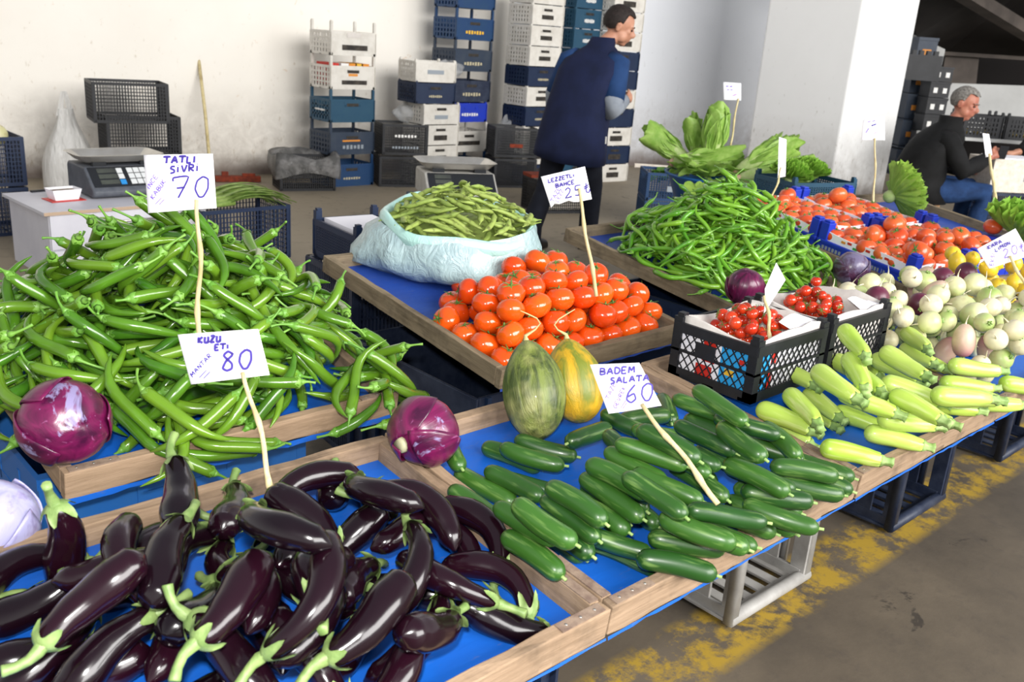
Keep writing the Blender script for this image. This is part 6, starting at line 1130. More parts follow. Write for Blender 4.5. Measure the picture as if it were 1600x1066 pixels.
# ---------------------------------------------------------------- blue tomato crates on the far tray
TF = TR['far']
def tomato_crate(cx_, cy_, label):
    w, d, h = FCD; c = MB()
    c.box((w / 2, d / 2, .004), (w - .01, d - .01, .008))
    for ax, L in ((0, w), (1, d)):
        for s in (0, 1):
            def B(u, z, du, dz, th=.008, e=0):
                if ax == 0: c.box((u, (d - .004 + e) if s else (.004 - e), z), (du, th, dz))
                else: c.box(((w - .004 + e) if s else (.004 - e), u, z), (th, du, dz))
            B(L / 2, .034, L, .052); B(L / 2, .066, L, .014, .014); B(L / 2, .006, L, .012, .014); 
            for f_ in (.3, .5, .7): B(L * f_, .036, .014, .06, .012, .001)
    for x in (.021, w - .021):
        for y in (.021, d - .021): c.box((x, y, .07), (.040, .040, .14)); c.box((x, y, .144), (.030, .030, .008))
    o = c.mesh('tomato_crate', 'royal_plastic', False); o = bpy.data.objects.new('tomato_crate', o); COL.objects.link(o); o.matrix_world = TF.M @ Matrix.Translation((cx_, cy_, .0155)); tag(o, label, 'crate', 'blue tomato crates on the long tray'); bevel(o, .003, 2)
    ln = MB(); q = random.Random(int(cx_ * 1000)); n = 40
    def ring(k, z, f=0): return [(w / 2 + (w / 2 - .011) * k * max(-1, min(1, 1.42 * math.cos(a))), d / 2 + (d / 2 - .011) * k * max(-1, min(1, 1.42 * math.sin(a))), z + f * (.004 * math.sin(6 * a))) for a in (2 * PI * (j + .5) / n for j in range(n))]
    ln.grid([ring(1, .012), ring(1, .104, 1), ring(.985, .104, 1), ring(.97, .046), ring(.4, .046)], True, True, True); ln.obj('paper_liner', 'paper', o)
    for i in range(9):     # printed pattern on the outer faces of the liner
        m_ = ('print_green', 'print_red', 'print_orange')[i % 3]; z = (.080, .092, .088)[i % 3]
        MB().box((w * (.2 + .07 * i), .0102, z), (.018, .0012, .009)).obj('liner_print', m_, o); MB().box((.0102, d * (.22 + .065 * i), z), (.0012, .020, .009)).obj('liner_print', m_, o)
    for f_, L_ in ((.26, .12), (.62, .15)):
        pr_ = MB()
        for j in range(9): pr_.box((-.0016, d * f_ + L_ * j / 9, .046), (.0012, L_ / 9 * .6, .014))
        pr_.obj('raised_lettering', 'print_grey', o)
    return o
labs = ['royal blue tomato crate at the near corner, beside the chillies', 'royal blue crate heaped with tomatoes nearest the lone tomato', 'royal blue tomato crate behind the corner one, touching the chilli heap', 'royal blue tomato crate at the back, under the white signs']
for (cx_, cy_), lab in zip(FC, labs): tomato_crate(cx_, cy_, lab)
# ---------------------------------------------------------------- loose produce in its resting poses
def tip(o, s): o['label'] = s
GR = {'aub': ('glossy dark purple aubergine in the big pile', 'aubergine', 'aubergines piled on the front tray'), 'tom': ('ripe red tomato in the pyramid beside the pod sack', 'tomato', 'tomatoes in the pyramid'),
      'far': ('red tomato in the royal blue crates', 'tomato', 'tomatoes in the royal blue crates'), 'bean': ('green broad bean pod in the pale blue sack', 'bean pod', 'pods in the sack'),
      'pep': ('fat green pepper in the large heap behind the aubergines', 'pepper', 'fat green peppers in the heap'), 'chi': ('thin green chilli in the tangled heap behind the tomatoes', 'chilli', 'thin green chillies in the heap')}
ORD = ['first', 'second', 'third', 'fourth', 'fifth', 'sixth', 'seventh', 'eighth', 'ninth', 'tenth', 'eleventh', 'twelfth', 'thirteenth', 'fourteenth', 'fifteenth', 'sixteenth']
def rows_of(items, n):       # rows as seen from the aisle, far row first, each counted from the left
    it = sorted(items, key=lambda i: proj(i[2])[1]); k = max(1, math.ceil(len(it) / n)); out = []
    for r_ in range(0, len(it), k): out += [(r_ // k, j, i) for j, i in enumerate(sorted(it[r_:r_ + k], key=lambda i: proj(i[2])[0]))]
    return out
def put_rows(items, n, look, cat, grp, where):
    for r_, j, i in rows_of(items, n): put_item(*i, '%s, %s from the left in the %s row %s' % (look(i), ORD[j], ORD[r_], where), cat, grp)
for g, (lab, cat, grp) in GR.items():
    L_ = unpack(BAKED[g])
    for i in [i for i in L_ if i[0] == 'cherry']: put_item(*i, 'single cherry tomato at the corner of the tomato pyramid', 'cherry tomato')
    L_ = [i for i in L_ if i[0] != 'cherry']
    if g == 'aub': put_rows(L_, 5, lambda i: ('scarred aubergine', 'curved aubergine', 'glossy aubergine', 'scarred bent aubergine', 'hooked aubergine', 'straight aubergine', 'long hooked aubergine', 'short aubergine')[i[1]], cat, grp, 'of the pile')
    elif g == 'tom': put_rows(L_, 6, lambda i: 'ripe tomato', cat, grp, 'of the pyramid')
    elif g == 'far':
        nm_ = ('near corner', 'heaped', 'chilli-side back', 'farthest')
        for ci, (cx_, cy_) in enumerate(FC):
            put_rows([i for i in L_ if ci == min(range(4), key=lambda k: (TF.Mi @ i[2] - Vector((FC[k][0] + FCD[0] / 2, FC[k][1] + FCD[1] / 2, 0))).xy.length)], 5, lambda i: 'red tomato', cat, grp, 'of the %s blue crate' % nm_[ci])
    else:
        for i in L_: put_item(*i, lab, cat, grp)
put_rows(unpack(BAKED['cuc']), 6, lambda i: 'dark cucumber', 'cucumber', 'cucumbers on the front tray', 'on the blue sheet')
LB = {'courgette': ('pale green courgette in front of the cherry tomato crates', 'courgette', 'courgettes on the front tray'), 'turnip': ('round turnip in the pile beyond the courgettes', 'turnip', 'turnips in the pile'), 'lemon': ('yellow lemon at the far end of the turnip pile', 'lemon', 'lemons beyond the turnips')}
_rt = unpack(BAKED['root']); put_rows([i for i in _rt if i[0] == 'courgette'], 4, lambda i: 'pale courgette', 'courgette', 'courgettes on the front tray', 'before the lattice crates')
LK = {0: 'green-topped', 1: 'cream', 2: 'big greenish', 3: 'cream', 4: 'small greenish', 5: 'long pinkish', 6: 'dark purple', 7: 'large greenish'}
put_rows([i for i in _rt if i[0] == 'turnip'], 9, lambda i: LK[i[1]] + ' turnip', 'turnip', 'turnips in the pile', 'of the turnip pile')
put_rows([i for i in _rt if i[0] == 'lemon'], 4, lambda i: 'yellow lemon', 'lemon', 'lemons beyond the turnips', 'of the lemon heap')
for it in unpack(BAKED['cherry']):
    one = it[2].x < CH1[0] + CHD[0] + .014; put_item(*it, 'cherry tomato in the lattice crate ' + ('beside the melons' if one else 'next to the turnips'), 'cherry tomato', 'cherry tomatoes in the crate ' + ('beside the melons' if one else 'next to the turnips'))
for g, lab in (('pep', 'more fat green peppers deep inside the large heap'), ('chi', 'more thin green chillies deep inside the tangled heap')):
    body, stem = MB(), MB(); cache = {}
    def m2b(me):
        if me.name not in cache:
            b = MB(); b.v = [tuple(v.co) for v in me.vertices]; b.f = [tuple(p.vertices) for p in me.polygons]; b.m = [0] * len(b.f); cache[me.name] = b
        return cache[me.name]
    for kind, v, p, q_ in unpack(BAKED[g + '_rest']):
        M = Matrix.Translation(p) @ q_.to_matrix().to_4x4(); body.mi = 0; body.add(m2b(VAR[kind][v][0][1]), M); body.mi = 1; body.add(m2b(VAR[kind][v][1][1]), M)
    o = body.obj({'pep': 'buried_peppers', 'chi': 'buried_chillies'}[g], [{'pep': 'pepper', 'chi': 'chilli'}[g], 'pepper_stem'], None, True); tag(o, lab, {'pep': 'peppers', 'chi': 'chillies'}[g], kind='stuff')
    # soil-dark packed core of the heap, the same peppers seen only as gaps
    hf = heap_pep if g == 'pep' else heap_chi; T = TR[g]; x0, y0 = (.455, 1.60) if g == 'pep' else (2.53, 1.60); mb = MB(); n = 26
    mb.grid([[T.M @ (T.Mi @ Vector((x0 + .03 + (T.w - .06) * i / n, y0 + .03 + (.8 - .07) * j / n, .8)) * 1) for i in range(n + 1)] for j in range(n + 1)])
    V = []
    for (x, y, _) in mb.v:
        zb = T.M @ Vector((x - x0, (y - y0) / math.cos(math.atan2(.11, .8)), .015)); V.append((x, y, zb.z + max(0, hf(x, y) - .11)))
    mb.v = V; 
    keep = [f for f in mb.f if any(hf(V[i][0], V[i][1]) > .13 for i in f)]; mb.f = keep; mb.m = [0] * len(keep)
    mb.obj('packed_core', 'pepper' if g == 'pep' else 'chilli', o, True)
# ---------------------------------------------------------------- cabbages, melons, lettuces
def red_cabbage(loc, R, mat, label, rot=(0, 0, 0), seed=0):
    q = random.Random(seed); r = thing('red_cabbage', label, 'cabbage', loc, rot); mb = MB(); n = 40; m = 26; ph = [q.uniform(0, 6) for _ in range(4)]; rows = []
    for i in range(1, m):
        t = PI * i / m; rows.append([Vector((math.sin(t) * math.cos(a), math.sin(t) * math.sin(a), -.93 * math.cos(t))) * R * (1 + .02 * math.sin(3 * a + ph[0]) + .015 * math.sin(2 * a + 3 * t + ph[1]) + .006 * math.sin(11 * a + 2 * math.sin(3 * t) + ph[2]) * math.sin(t)) for a in (2 * PI * j / n for j in range(n))])
    mb.grid(rows, True, True, True).obj('head', mat, r, True)
    for k in range(3):      # wrapped outer leaves with a thick free edge
        M = Euler((q.uniform(.5, 1.3), q.uniform(-.4, .4), k * 2.1 + q.uniform(-.3, .3))).to_matrix(); lb = MB(); rows = []
        for i in range(13):
            t = .05 + 1.25 * i / 12; rows.append([M @ (Vector((math.sin(t) * math.cos(a), math.sin(t) * math.sin(a), -math.cos(t))) * (R * (1.014 + .010 * k * .5 + .02 * smoothstep(.85, 1, i / 12) * (1 + math.sin(6 * a))))) for a in [-1.25 + 2.5 * j / 20 + .10 * math.sin(2.5 * t + k) for j in range(21)]])
        lb.grid(rows); o = lb.obj('outer_leaf', mat, r, True)
        sm = o.modifiers.new('thick', 'SOLIDIFY'); sm.thickness = .0022; sm.offset = 1
    MB().tube([(0, 0, -R * .88), (0, 0, -R * 1.0)], [R * .28, R * .24], 12).obj('cut_stem', 'cabbage_core', r, True); return r
TRp = TR['pep'].P; TRc = TR['cuc'].P
red_cabbage(at(100, 660, .845), .0755, 'red_cabbage', 'glossy red cabbage on the corner of the pepper tray', (1.2, -.9, .3), 1)
red_cabbage(at(664, 674, .862), .0625, 'red_cabbage', 'red cabbage resting between the aubergine and cucumber trays', (.5, 1.4, .6), 2)
red_cabbage(at(-8, 812, .822), .0600, 'pale_cabbage', 'pale lilac cabbage cut off by the picture edge beside the aubergines', (.3, .4, 0), 3)
red_cabbage(at(1164, 447, .845), .0600, 'red_cabbage', 'red cabbage at the front of the chilli heap', (.2, .3, 1), 4)
red_cabbage(at(1331, 419, .84), .0610, 'dusty_cabbage', 'dusty purple cabbage between the chillies and the blue crates', (.6, .3, 2), 5)
lb = MB(); q = random.Random(3); pz = at(22, 862, .775)
for i in range(5): leaf_sheet(lb, (q.uniform(-.03, .02), q.uniform(-.02, .02), 0), (q.uniform(-1, 1), q.uniform(-1, 0), .2), (0, 0, 1), .035, .022, .4, .3, q)
tag(lb.obj('cabbage_scraps', 'romaine_heart', None, True, loc=pz), 'pale torn leaf bits under the lilac cabbage', 'leaf scraps', kind='stuff')
def melon_(bot, top_, R, mat, label, seed):
    q = random.Random(seed); bot = Vector(bot); top_ = Vector(top_); d = top_ - bot; L = d.length; r = thing('melon', label, 'melon', bot.lerp(top_, .5)); r.rotation_mode = 'QUATERNION'; r.rotation_quaternion = d.to_track_quat('X', 'Z')
    pr_ = lambda t: max(.12, math.sqrt(max(0, 1 - (2 * t - 1) ** 2)) ** 1.05 * (1.05 - .12 * (t - .4)) * (1 - .12 * smoothstep(.6, 1, t)))
    s = Spine(L, 0, lambda t, a: R * pr_(t) * (1 + .012 * math.sin(10 * a + 3 * math.sin(4 * t)) + .012 * math.sin(2 * a + seed)), .002, seed)
    s.body(36, 40).obj('rind', mat, r, True)
    P, T, u, w = s.fr(.99); tb = MB(); pts = [P - T * .004, P + T * .012] + [P + T * (.012 + .035 * k) + w * (.032 * math.sin(2.6 * k) * (1 if seed == 1 else -1)) + u * .02 * k for k in (.3, .6, .9, 1.2, 1.4)]
    tb.tube(pts, [.009, .004, .0019, .0017, .0016, .0015, .001], 7); tb.obj('dry_stem', 'tendril', r, True); return r
D_m = depth(TR['cuc'].P(.20, .50, .06))
m1b = TR['cuc'].hit(845, 688, .010); m1b = m1b; D1 = depth(m1b)
melon_(m1b, ata(822, 532, D1 + .035), .0610, 'green_melon', 'wrinkled green melon standing upright in the cucumber tray', 1)
m2b = m1b + (ata(912, 655, D1 + .085) - ata(845, 688, D1)); m2b.z = TR['cuc'].hit(905, 655, .012).z + .0
melon_(m2b, ata(884, 530, D1 + .12), .0600, 'yellow_melon', 'yellow and green melon standing behind the wrinkled green one', 2)
def yaw_to(v): return math.atan2(v.y, v.x)
curly(TF.P(.96, .86, .10), .155, 1, 'curly green lettuce head on its own at the back of the long tray', (1.15, .0, .8), mat='pale_leaf')
curly(at(1588, 372, .90), .16, 2, 'curly green lettuce at the picture edge behind the 20 price sign', (.3, .2, 0))
for i, (px, py) in enumerate(((1234, 262), (1262, 258))): curly(at(px, py + 18, .90), .115, 3 + i, ('frilly lettuce beside the white sign behind the blue crates', 'frilly lettuce against the pillar behind the blue crates')[i], (.2, 0, i))
fb = at(1250, 275, .95); 
put_item('tomato_far', 2, at(1552, 354, .93), Quaternion((1, 0, 0, 0)), 'lone tomato on a blue crate corner beside the curly lettuce', 'tomato', scale=1.12)
pk = at(1552, 354, .93); o = MB().box((0, 0, -.065), (.09, .09, .06)).obj('blue_box', 'royal_plastic', None, loc=pk); tag(o, 'small royal blue box under the lone tomato', 'box')
put_item('cherry', 1, at(1275, 440, .965), Quaternion((1, 0, 0, 0)), 'single cherry tomato on the back rim of its crate', 'cherry tomato')
KB['frl'] = ('frl', dict(w=.44, d=.32, h=.16, posts=0.02, mat='teal_plastic', style='fine')); fb = at(1258, 284, .88); place_crate('frl', KB['frl'][1], fb + Vector((0, 0, -.14)), -.3, 'teal crate holding the frilly lettuces by the pillar')
KB['frs'] = ('frs', dict(w=.5, d=.38, h=.365, posts=0, mat='navy_plastic', style='solid'))
for i in (0, 1): place_crate('frs', KB['frs'][1], (fb.x, fb.y, .368 * i), -.3, ('dark crate on the floor under the frilly lettuces', 'dark crate carrying the teal lettuce crate')[i])
# ---------------------------------------------------------------- sack of broad beans
bx, by = 1.90, 2.27; sk = thing('pod_sack', 'pale blue plastic sack with rolled rim, full of broad bean pods', 'sack', (bx, by, .80)); n = 56; mb = MB(); q = random.Random(12)
def ringb(rx, ry, z, cx_=0, cy_=0, amp=.02, f=0): return [(cx_ + rx * math.cos(a) * (1 + amp * math.sin(5 * a + f) + amp * .6 * math.sin(9 * a + 2 * f)), cy_ + ry * math.sin(a) * (1 + amp * math.sin(4 * a + f)), z + amp * .4 * math.sin(3 * a + f)) for a in (2 * PI * j / n for j in range(n))]
aT = math.atan2(at(556, 392, .85).y - by, at(556, 392, .85).x - bx)
def sackr(k, z, tail, f, amp=.03):
    out = []
    for j in range(n):
        a = 2 * PI * j / n; da = (a - aT + PI) % (2 * PI) - PI; e = tail * math.exp(-(da / .42) ** 2); fo = 1 + amp * math.sin(6 * a + f) + amp * .6 * math.sin(11 * a + 2.3 * f) + amp * .4 * math.sin(17 * a - f)
        out.append(((.272 * k * fo + e) * math.cos(a), (.245 * k * fo + e) * math.sin(a) - .015 * (1 - z / .15), z + .012 * math.sin(2 * a + f) * (z > .02)))
    return out
mb.grid([sackr(.35, .006, 0, 0), sackr(.86, .004, .07, 1), sackr(1.05, .03, .12, 1.5, .035), sackr(1.09, .065, .10, 1.8, .035), sackr(1.08, .10, .06, 2.2, .03), sackr(1.05, .13, .05, 2.6, .022), sackr(1.01, .155, .01, 3, .012)], True, True, False).obj('sack_body', 'bag_film', sk, True)
rm = MB(); L_ = []
for k in range(10):
    b = 2 * PI * k / 10; L_.append([((.270 + .014 * math.cos(b) * (1 + .3 * math.sin(3 * a))) * math.cos(a) * (1 + .02 * math.sin(5 * a + 3)), (.243 + .014 * math.cos(b) * (1 + .3 * math.sin(3 * a))) * math.sin(a) * (1 + .018 * math.sin(4 * a + 2)), .158 + .024 * math.sin(b) + .032 * math.sin(a + .2) + .007 * math.sin(5 * a)) for a in (2 * PI * j / n for j in range(n))])
L_.append(L_[0]); rm.grid(L_, True).obj('rolled_rim', 'bag_rim_film', sk, True)
sk.scale = (.93, .93, 1); fl_ = MB(); fl_.grid([ringb(.272, .245, .15, 0, 0, .0), ringb(.24, .22, .135, 0, 0, .0), ringb(.1, .1, .18, 0, 0, 0)], True, False, True).obj('pods_inside', 'bean', sk, True)
# carton, crates and second scale behind the sack
bxp = at(600, 372, .35); cx1 = corner(590, 405, .40, .34, .05)
ct = thing('white_carton', 'white cardboard carton with a round hand hole behind the pod sack', 'carton', ata(622, 340, 3.7) + Vector((0, 0, -.16)), (0, 0, -.05)); MB().box((0, 0, 0), (.46, .34, .24)).obj('box', 'carton_white', ct); MB().box((0, 0, .122), (.46, .34, .005)).obj('lid', 'carton', ct); MB().tube([(-.231, 0, .02), (-.2325, 0, .02)], .018, 14).obj('hand_hole', 'print_dark', ct)
cz_ = ct.location.z - .12
KB['cs'] = ('cs', dict(w=.50, d=.40, h=.27, posts=0, mat='navy_plastic', style='fine'))
nst = max(1, round(cz_ / .28)); hh = cz_ / nst
KB['csb'] = ('csb', dict(w=.50, d=.40, h=hh - .004, posts=0, mat='navy_plastic', style='fine'))
for i in range(nst): place_crate('csb', KB['csb'][1], (ct.location.x, ct.location.y, hh * i), -.05, ('navy crate on the floor beneath the white carton', 'navy crate directly beneath the white carton', 'navy crate third from the floor beneath the white carton')[i])
lc2 = ata(572, 372, 3.42); KB['lc2'] = ('lc2', dict(w=.26, d=.34, h=.14, posts=0.03, mat='navy_plastic', style='fine'))
o = place_crate('lc2', KB['lc2'][1], lc2 + Vector((0, 0, -.09)), -.1, 'small navy crate with white and orange wrapping paper beside the sack corner'); MB().box((0, 0, .08), (.2, .28, .13)).obj('wrapping', 'paper', o); MB().box((-.101, -.04, .10), (.003, .12, .03)).obj('orange_print', 'print_orange', o)
zz = lc2.z - .09; KB['lc3'] = ('lc3', dict(w=.30, d=.38, h=zz - .004, posts=0, mat='dark_navy_worn', style='fine')); place_crate('lc3', KB['lc3'][1], (lc2.x, lc2.y, 0), -.1, 'tall dark crate under the small navy crate beside the sack')
s2 = at(712, 308, .42) ; sc2 = price_scale(s2 + Vector((0, 0, 0)), -.45, 'low scale with an empty steel pan behind the pod sack', k=1.35, body='scale_light', keys=False)
for nm_, mt_ in (): pass
KB['ss'] = ('ss', dict(w=.62, d=.46, h=.41, posts=0, mat='teal_plastic', style='fine')); place_crate('ss', KB['ss'][1], (s2.x + .02, s2.y + .02, 0), -.45, 'teal crate with green scraps standing under the steel-pan scale')
# ---------------------------------------------------------------- price signs: hand-lettered cards on split canes
FONT = {'A': [[(0, 0), (.45, 1), (.9, 0)], [(.2, .4), (.72, .4)]], 'B': [[(0, 0), (0, 1), (.6, .9), (.6, .6), (0, .52), (.7, .42), (.68, .08), (0, 0)]], 'C': [[(.75, .9), (.3, 1), (0, .6), (.1, .1), (.75, 0)]], 'D': [[(0, 0), (0, 1), (.6, .85), (.75, .4), (.5, .05), (0, 0)]],
 'E': [[(.7, 1), (0, 1), (0, 0), (.7, 0)], [(0, .5), (.55, .5)]], 'G': [[(.75, .9), (.3, 1), (0, .5), (.25, 0), (.75, .15), (.75, .45), (.4, .45)]], 'H': [[(0, 0), (0, 1)], [(.65, 0), (.65, 1)], [(0, .5), (.65, .5)]], 'I': [[(.1, 0), (.1, 1)]], 'i': [[(.1, 0), (.1, .8)], [(.08, 1.0), (.13, 1.08)]],
 'K': [[(0, 0), (0, 1)], [(.65, 1), (.05, .45), (.7, 0)]], 'L': [[(0, 1), (0, 0), (.6, 0)]], 'M': [[(0, 0), (.08, 1), (.42, .4), (.8, 1), (.88, 0)]], 'N': [[(0, 0), (0, 1), (.65, 0), (.65, 1)]], 'O': [[(.35, 1), (.05, .75), (.02, .3), (.3, 0), (.62, .25), (.65, .75), (.35, 1)]], 'R': [[(0, 0), (0, 1), (.6, .88), (.55, .55), (.05, .5), (.7, 0)]], 'S': [[(.65, .95), (.2, 1), (.05, .7), (.55, .42), (.55, .1), (0, 0)]],
 'c': [[(.75, .9), (.3, 1), (0, .6), (.1, .1), (.75, 0)], [(.4, 0), (.45, -.2)]], 's': [[(.65, .95), (.2, 1), (.05, .7), (.55, .42), (.55, .1), (0, 0)]], 'T': [[(-.05, .85), (0, 1), (.75, 1), (.78, .85)], [(.38, 1), (.36, 0)]], 'U': [[(0, 1), (0, .05), (.55, .05), (.55, 1)], [(.55, .3), (.6, 0)]], 'V': [[(0, 1), (.35, 0), (.75, 1)]], 'Z': [[(0, 1), (.65, 1), (0, 0), (.7, 0)], [(.15, .5), (.5, .5)]], 'W': [[(0, 1), (.2, 0), (.45, .7), (.7, 0), (.9, 1)]],
 '0': [[(.35, 1), (.08, .8), (0, .4), (.2, .02), (.42, .02), (.62, .4), (.6, .85), (.35, 1)]], '2': [[(.02, .78), (.3, 1), (.55, .78), (.42, .45), (0, .02), (.65, .0)]], '5': [[(.65, 1), (.12, 1), (.08, .58), (.5, .58), (.58, .2), (.3, 0), (0, .08)]], '6': [[(.5, 1), (.12, .6), (0, .22), (.25, 0), (.52, .18), (.42, .5), (.08, .35)]],
 '7': [[(0, .82), (.02, 1), (.75, 1), (.3, 0)], [(.2, .48), (.6, .5)]], '8': [[(.55, .85), (.3, 1), (.08, .8), (.5, .35), (.5, .08), (.25, 0), (.03, .15), (.2, .5), (.5, .75), (.55, .9)]], '.': [[(.1, .5), (.14, .46)]], '-': [[(0, 0), (.7, .1)]], 't': [[(.25, 1), (.2, .1), (.5, .0), (.55, .3)], [(0, .6), (.5, .78)], [(0, .42), (.5, .6)]], ' ': []}
def smooth_poly(P):
    P = [Vector((a, b, 0)) for a, b in P]; out = []
    for i in range(len(P) - 1):
        p0 = P[max(0, i - 1)]; p1 = P[i]; p2 = P[i + 1]; p3 = P[min(len(P) - 1, i + 2)]
        for k in range(5): t = k / 5; a = p1.lerp(p2, t); cr = .5 * ((2 * p1) + (p2 - p0) * t + (2 * p0 - 5 * p1 + 4 * p2 - p3) * t * t + (3 * p1 - p0 - 3 * p2 + p3) * t ** 3); out.append(a.lerp(cr, .55))
    return out + [P[-1]]
def write(mb, txt, x, y, h, sp=.36, slant=.12, ang=0, wt=.0022, q=None, sw=1.0):
    q = q or random.Random(len(txt)); cx_ = 0; ca, sa = math.cos(ang), math.sin(ang)
    for ch in txt:
        dy = q.uniform(-.05, .05); wmax = .3
        for st_ in FONT[ch]:
            pts = smooth_poly(st_) if len(st_) > 2 else [Vector((a, b, 0)) for a, b in st_]
            L_ = []
            for p in pts: u = (cx_ + p.x * sw + slant * p.y) * h; v = (p.y + dy) * h; L_.append(Vector((x + u * ca - v * sa, y + u * sa + v * ca, 0)))
            for i, p in enumerate(L_):
                t = (L_[min(i + 1, len(L_) - 1)] - L_[max(i - 1, 0)]).normalized(); s_ = Vector((-t.y, t.x, 0)) * wt * .5
                n0 = len(mb.v); z = .0012
                mb.v += [tuple(p + s_ + Vector((0, 0, z))), tuple(p - s_ + Vector((0, 0, z)))]
                if i: mb.f.append((n0 - 2, n0 - 1, n0 + 1, n0)); mb.m.append(mb.mi)
            wmax = max(wmax, max(a for a, b in st_) * sw)
        cx_ += wmax + sp
def text_w(t, h, sp=.25, sw=1): return sum((max([.3] + [a * sw for s in FONT[c] for a, b in s]) + sp) * h for c in t)
def sign(label, c4, D, foot, texts, dD=(0, 0, 0, 0), ink='ink', sr=.0042, torn=False, hook=None):
    """c4: the card's corners as seen (tl, tr, br, bl); the card is a flat sheet at distance D, its cane stuck in the goods at foot"""
    P = [ata(x, y, D + e) for (x, y), e in zip(c4, dD)]; tl_, tr_, br_, bl_ = P; O = bl_; X = (br_ - bl_); Wd = X.length; X = X.normalized(); Yv = (tl_ - bl_); Yv = (Yv - X * Yv.dot(X)).normalized(); N = X.cross(Yv)
    Hh = ((tl_ - bl_).length + (tr_ - br_).length) / 2; root = thing('price_sign', label, 'price sign', O); root.rotation_euler = Matrix((X, Yv, N)).transposed().to_euler()
    loc = lambda p: Vector(((p - O).dot(X), (p - O).dot(Yv), 0)); C4 = [loc(p) for p in (bl_, br_, tr_, tl_)]
    cm = MB(); q = random.Random(len(label)); n = 9; rows = []
    for j in range(n + 1):
        v = j / n; a = C4[0].lerp(C4[3], v); b = C4[1].lerp(C4[2], v); rows.append([a.lerp(b, i / n) + Vector((0, 0, .0025 * math.sin(PI * i / n) * math.sin(2 * v + 1) - .0012)) + (Vector((0, .010 * abs(math.sin(i * 1.3)), 0)) if torn and j == 0 and 0 < i < n * .6 else Vector()) for i in range(n + 1)])
    cm.grid(rows); o = cm.obj('card', 'card', root, True); sm = o.modifiers.new('thick', 'SOLIDIFY'); sm.thickness = .0012; sm.offset = -1
    q = random.Random(4)
    for (txt, u, v, h, ang, wt, mat) in texts:
        mb = MB(); a = C4[0].lerp(C4[3], v); b = C4[1].lerp(C4[2], v); p = a.lerp(b, u); base = math.atan2((b - a).y, (b - a).x)
        write(mb, txt, p.x, p.y, h * Hh, ang=base + ang, wt=wt, q=q); 
        for k, vv in enumerate(mb.v): mb.v[k] = (vv[0], vv[1], vv[2] + .0016 + .0012)
        mb.obj('lettering', mat, root)
    hk = hook or ((c4[2][0] * .6 + c4[3][0] * .4, c4[2][1] * .6 + c4[3][1] * .4 - 12)); f_ = Vector(foot); a = ata(hk[0], hk[1], D - .006); 
    st = MB(); d = f_ - a; s_ = d.cross(Vector((0, 0, 1))).normalized() if d.length else Vector((1, 0, 0)); pts = []; rad = []
    for i in range(13):
        t = i / 12; pts.append(a.lerp(f_, t) + s_ * (.006 * math.sin(7 * t + len(label)) * math.sin(PI * t))); rad.append(sr * .85 * (.8 + .25 * t) * (1.35 if i in (4, 9) else 1))
    st.tube(pts, rad, 8); so = st.obj('cane', 'stick', root, True); so.matrix_parent_inverse = (Matrix.Translation(O) @ Matrix((X, Yv, N)).transposed().to_4x4()).inverted()
    return root
def wp(D): return None
f1 = at(312, 522, .95); D1_ = depth(f1)
sign('white price card lettered TATLI SIVRI 70 on a cane in the peppers', [(224, 242), (332, 240), (338, 325), (231, 333)], D1_ - .03, f1 + Vector((0, 0, -.03)), [('TATLI', .30, .84, .115, 0, .0042, 'ink'), ('SiVRi', .38, .66, .12, .05, .0036, 'ink'), ('70', .38, .22, .36, .0, .0034, 'ink'), ('.', .62, .35, .1, 0, .004, 'ink'), ('iNCE', .06, .40, .075, .9, .0016, 'ink_light'), ('KABUK', .11, .22, .075, .9, .0018, 'ink_light'), ('-', .13, .13, .22, .6, .0014, 'ink_light'), ('-', .19, .12, .18, .6, .0014, 'ink_light')], hook=(307, 312), sr=.0058)
f2 = at(440, 800, .83); D2_ = depth(f2)
sign('white price card lettered KUZU ETI 80 on a cane in the aubergines', [(277, 523), (403, 514), (421, 586), (298, 601)], D2_ + .05, f2 + Vector((0, 0, -.02)), [('KUZU', .24, .80, .12, 0, .0040, 'ink'), ('ETi', .42, .63, .11, 0, .0036, 'ink'), ('80', .44, .18, .38, .0, .0040, 'ink'), ('MANTAR', .06, .14, .085, .72, .0016, 'ink'), ('-', .14, .10, .30, .55, .0014, 'ink'), ('-', .19, .08, .26, .55, .0014, 'ink')], hook=(379, 582), sr=.0052)
f3 = at(934, 440, .955); D3_ = depth(f3)
sign('torn price card lettered LEZZETLI BAHCE 25 on a cane in the tomatoes', [(845, 276), (914, 260), (925, 311), (861, 325)], D3_ - .02, f3 + Vector((0, 0, -.04)), [('LEZZETLi', .12, .76, .105, 0, .0030, 'ink'), ('BAHcE', .25, .56, .11, 0, .0030, 'ink'), ('25t', .40, .20, .29, .0, .0030, 'ink'), ('TAZE', .10, .14, .11, .9, .0016, 'ink_light'), ('LEZZ', .2, .12, .10, .9, .0016, 'ink_light'), ('-', .38, .17, .3, .0, .0018, 'ink')], torn=True, hook=(905, 294), sr=.0056)
f4 = at(1122, 788, .868); D4_ = depth(f4)
sign('white price card lettered BADEM SALATA 60 on a cane lying over the cucumbers', [(922, 570), (999, 567), (1034, 634), (951, 647)], D4_ + .10, f4, [('BADEM', .12, .79, .125, 0, .0032, 'ink'), ('SALATA', .25, .59, .115, .0, .0032, 'ink'), ('60', .40, .17, .34, .0, .0032, 'ink'), ('TAZE', .10, .28, .08, 1.0, .0015, 'ink_light'), ('GEVREK', .17, .08, .075, 1.0, .0016, 'ink_light'), ('-', .26, .08, .25, .7, .0014, 'ink_light'), ('-', .29, .06, .2, .7, .0014, 'ink_light')], hook=(1003, 632), sr=.0052)
f5 = at(1612, 465, .90); D5_ = depth(f5)
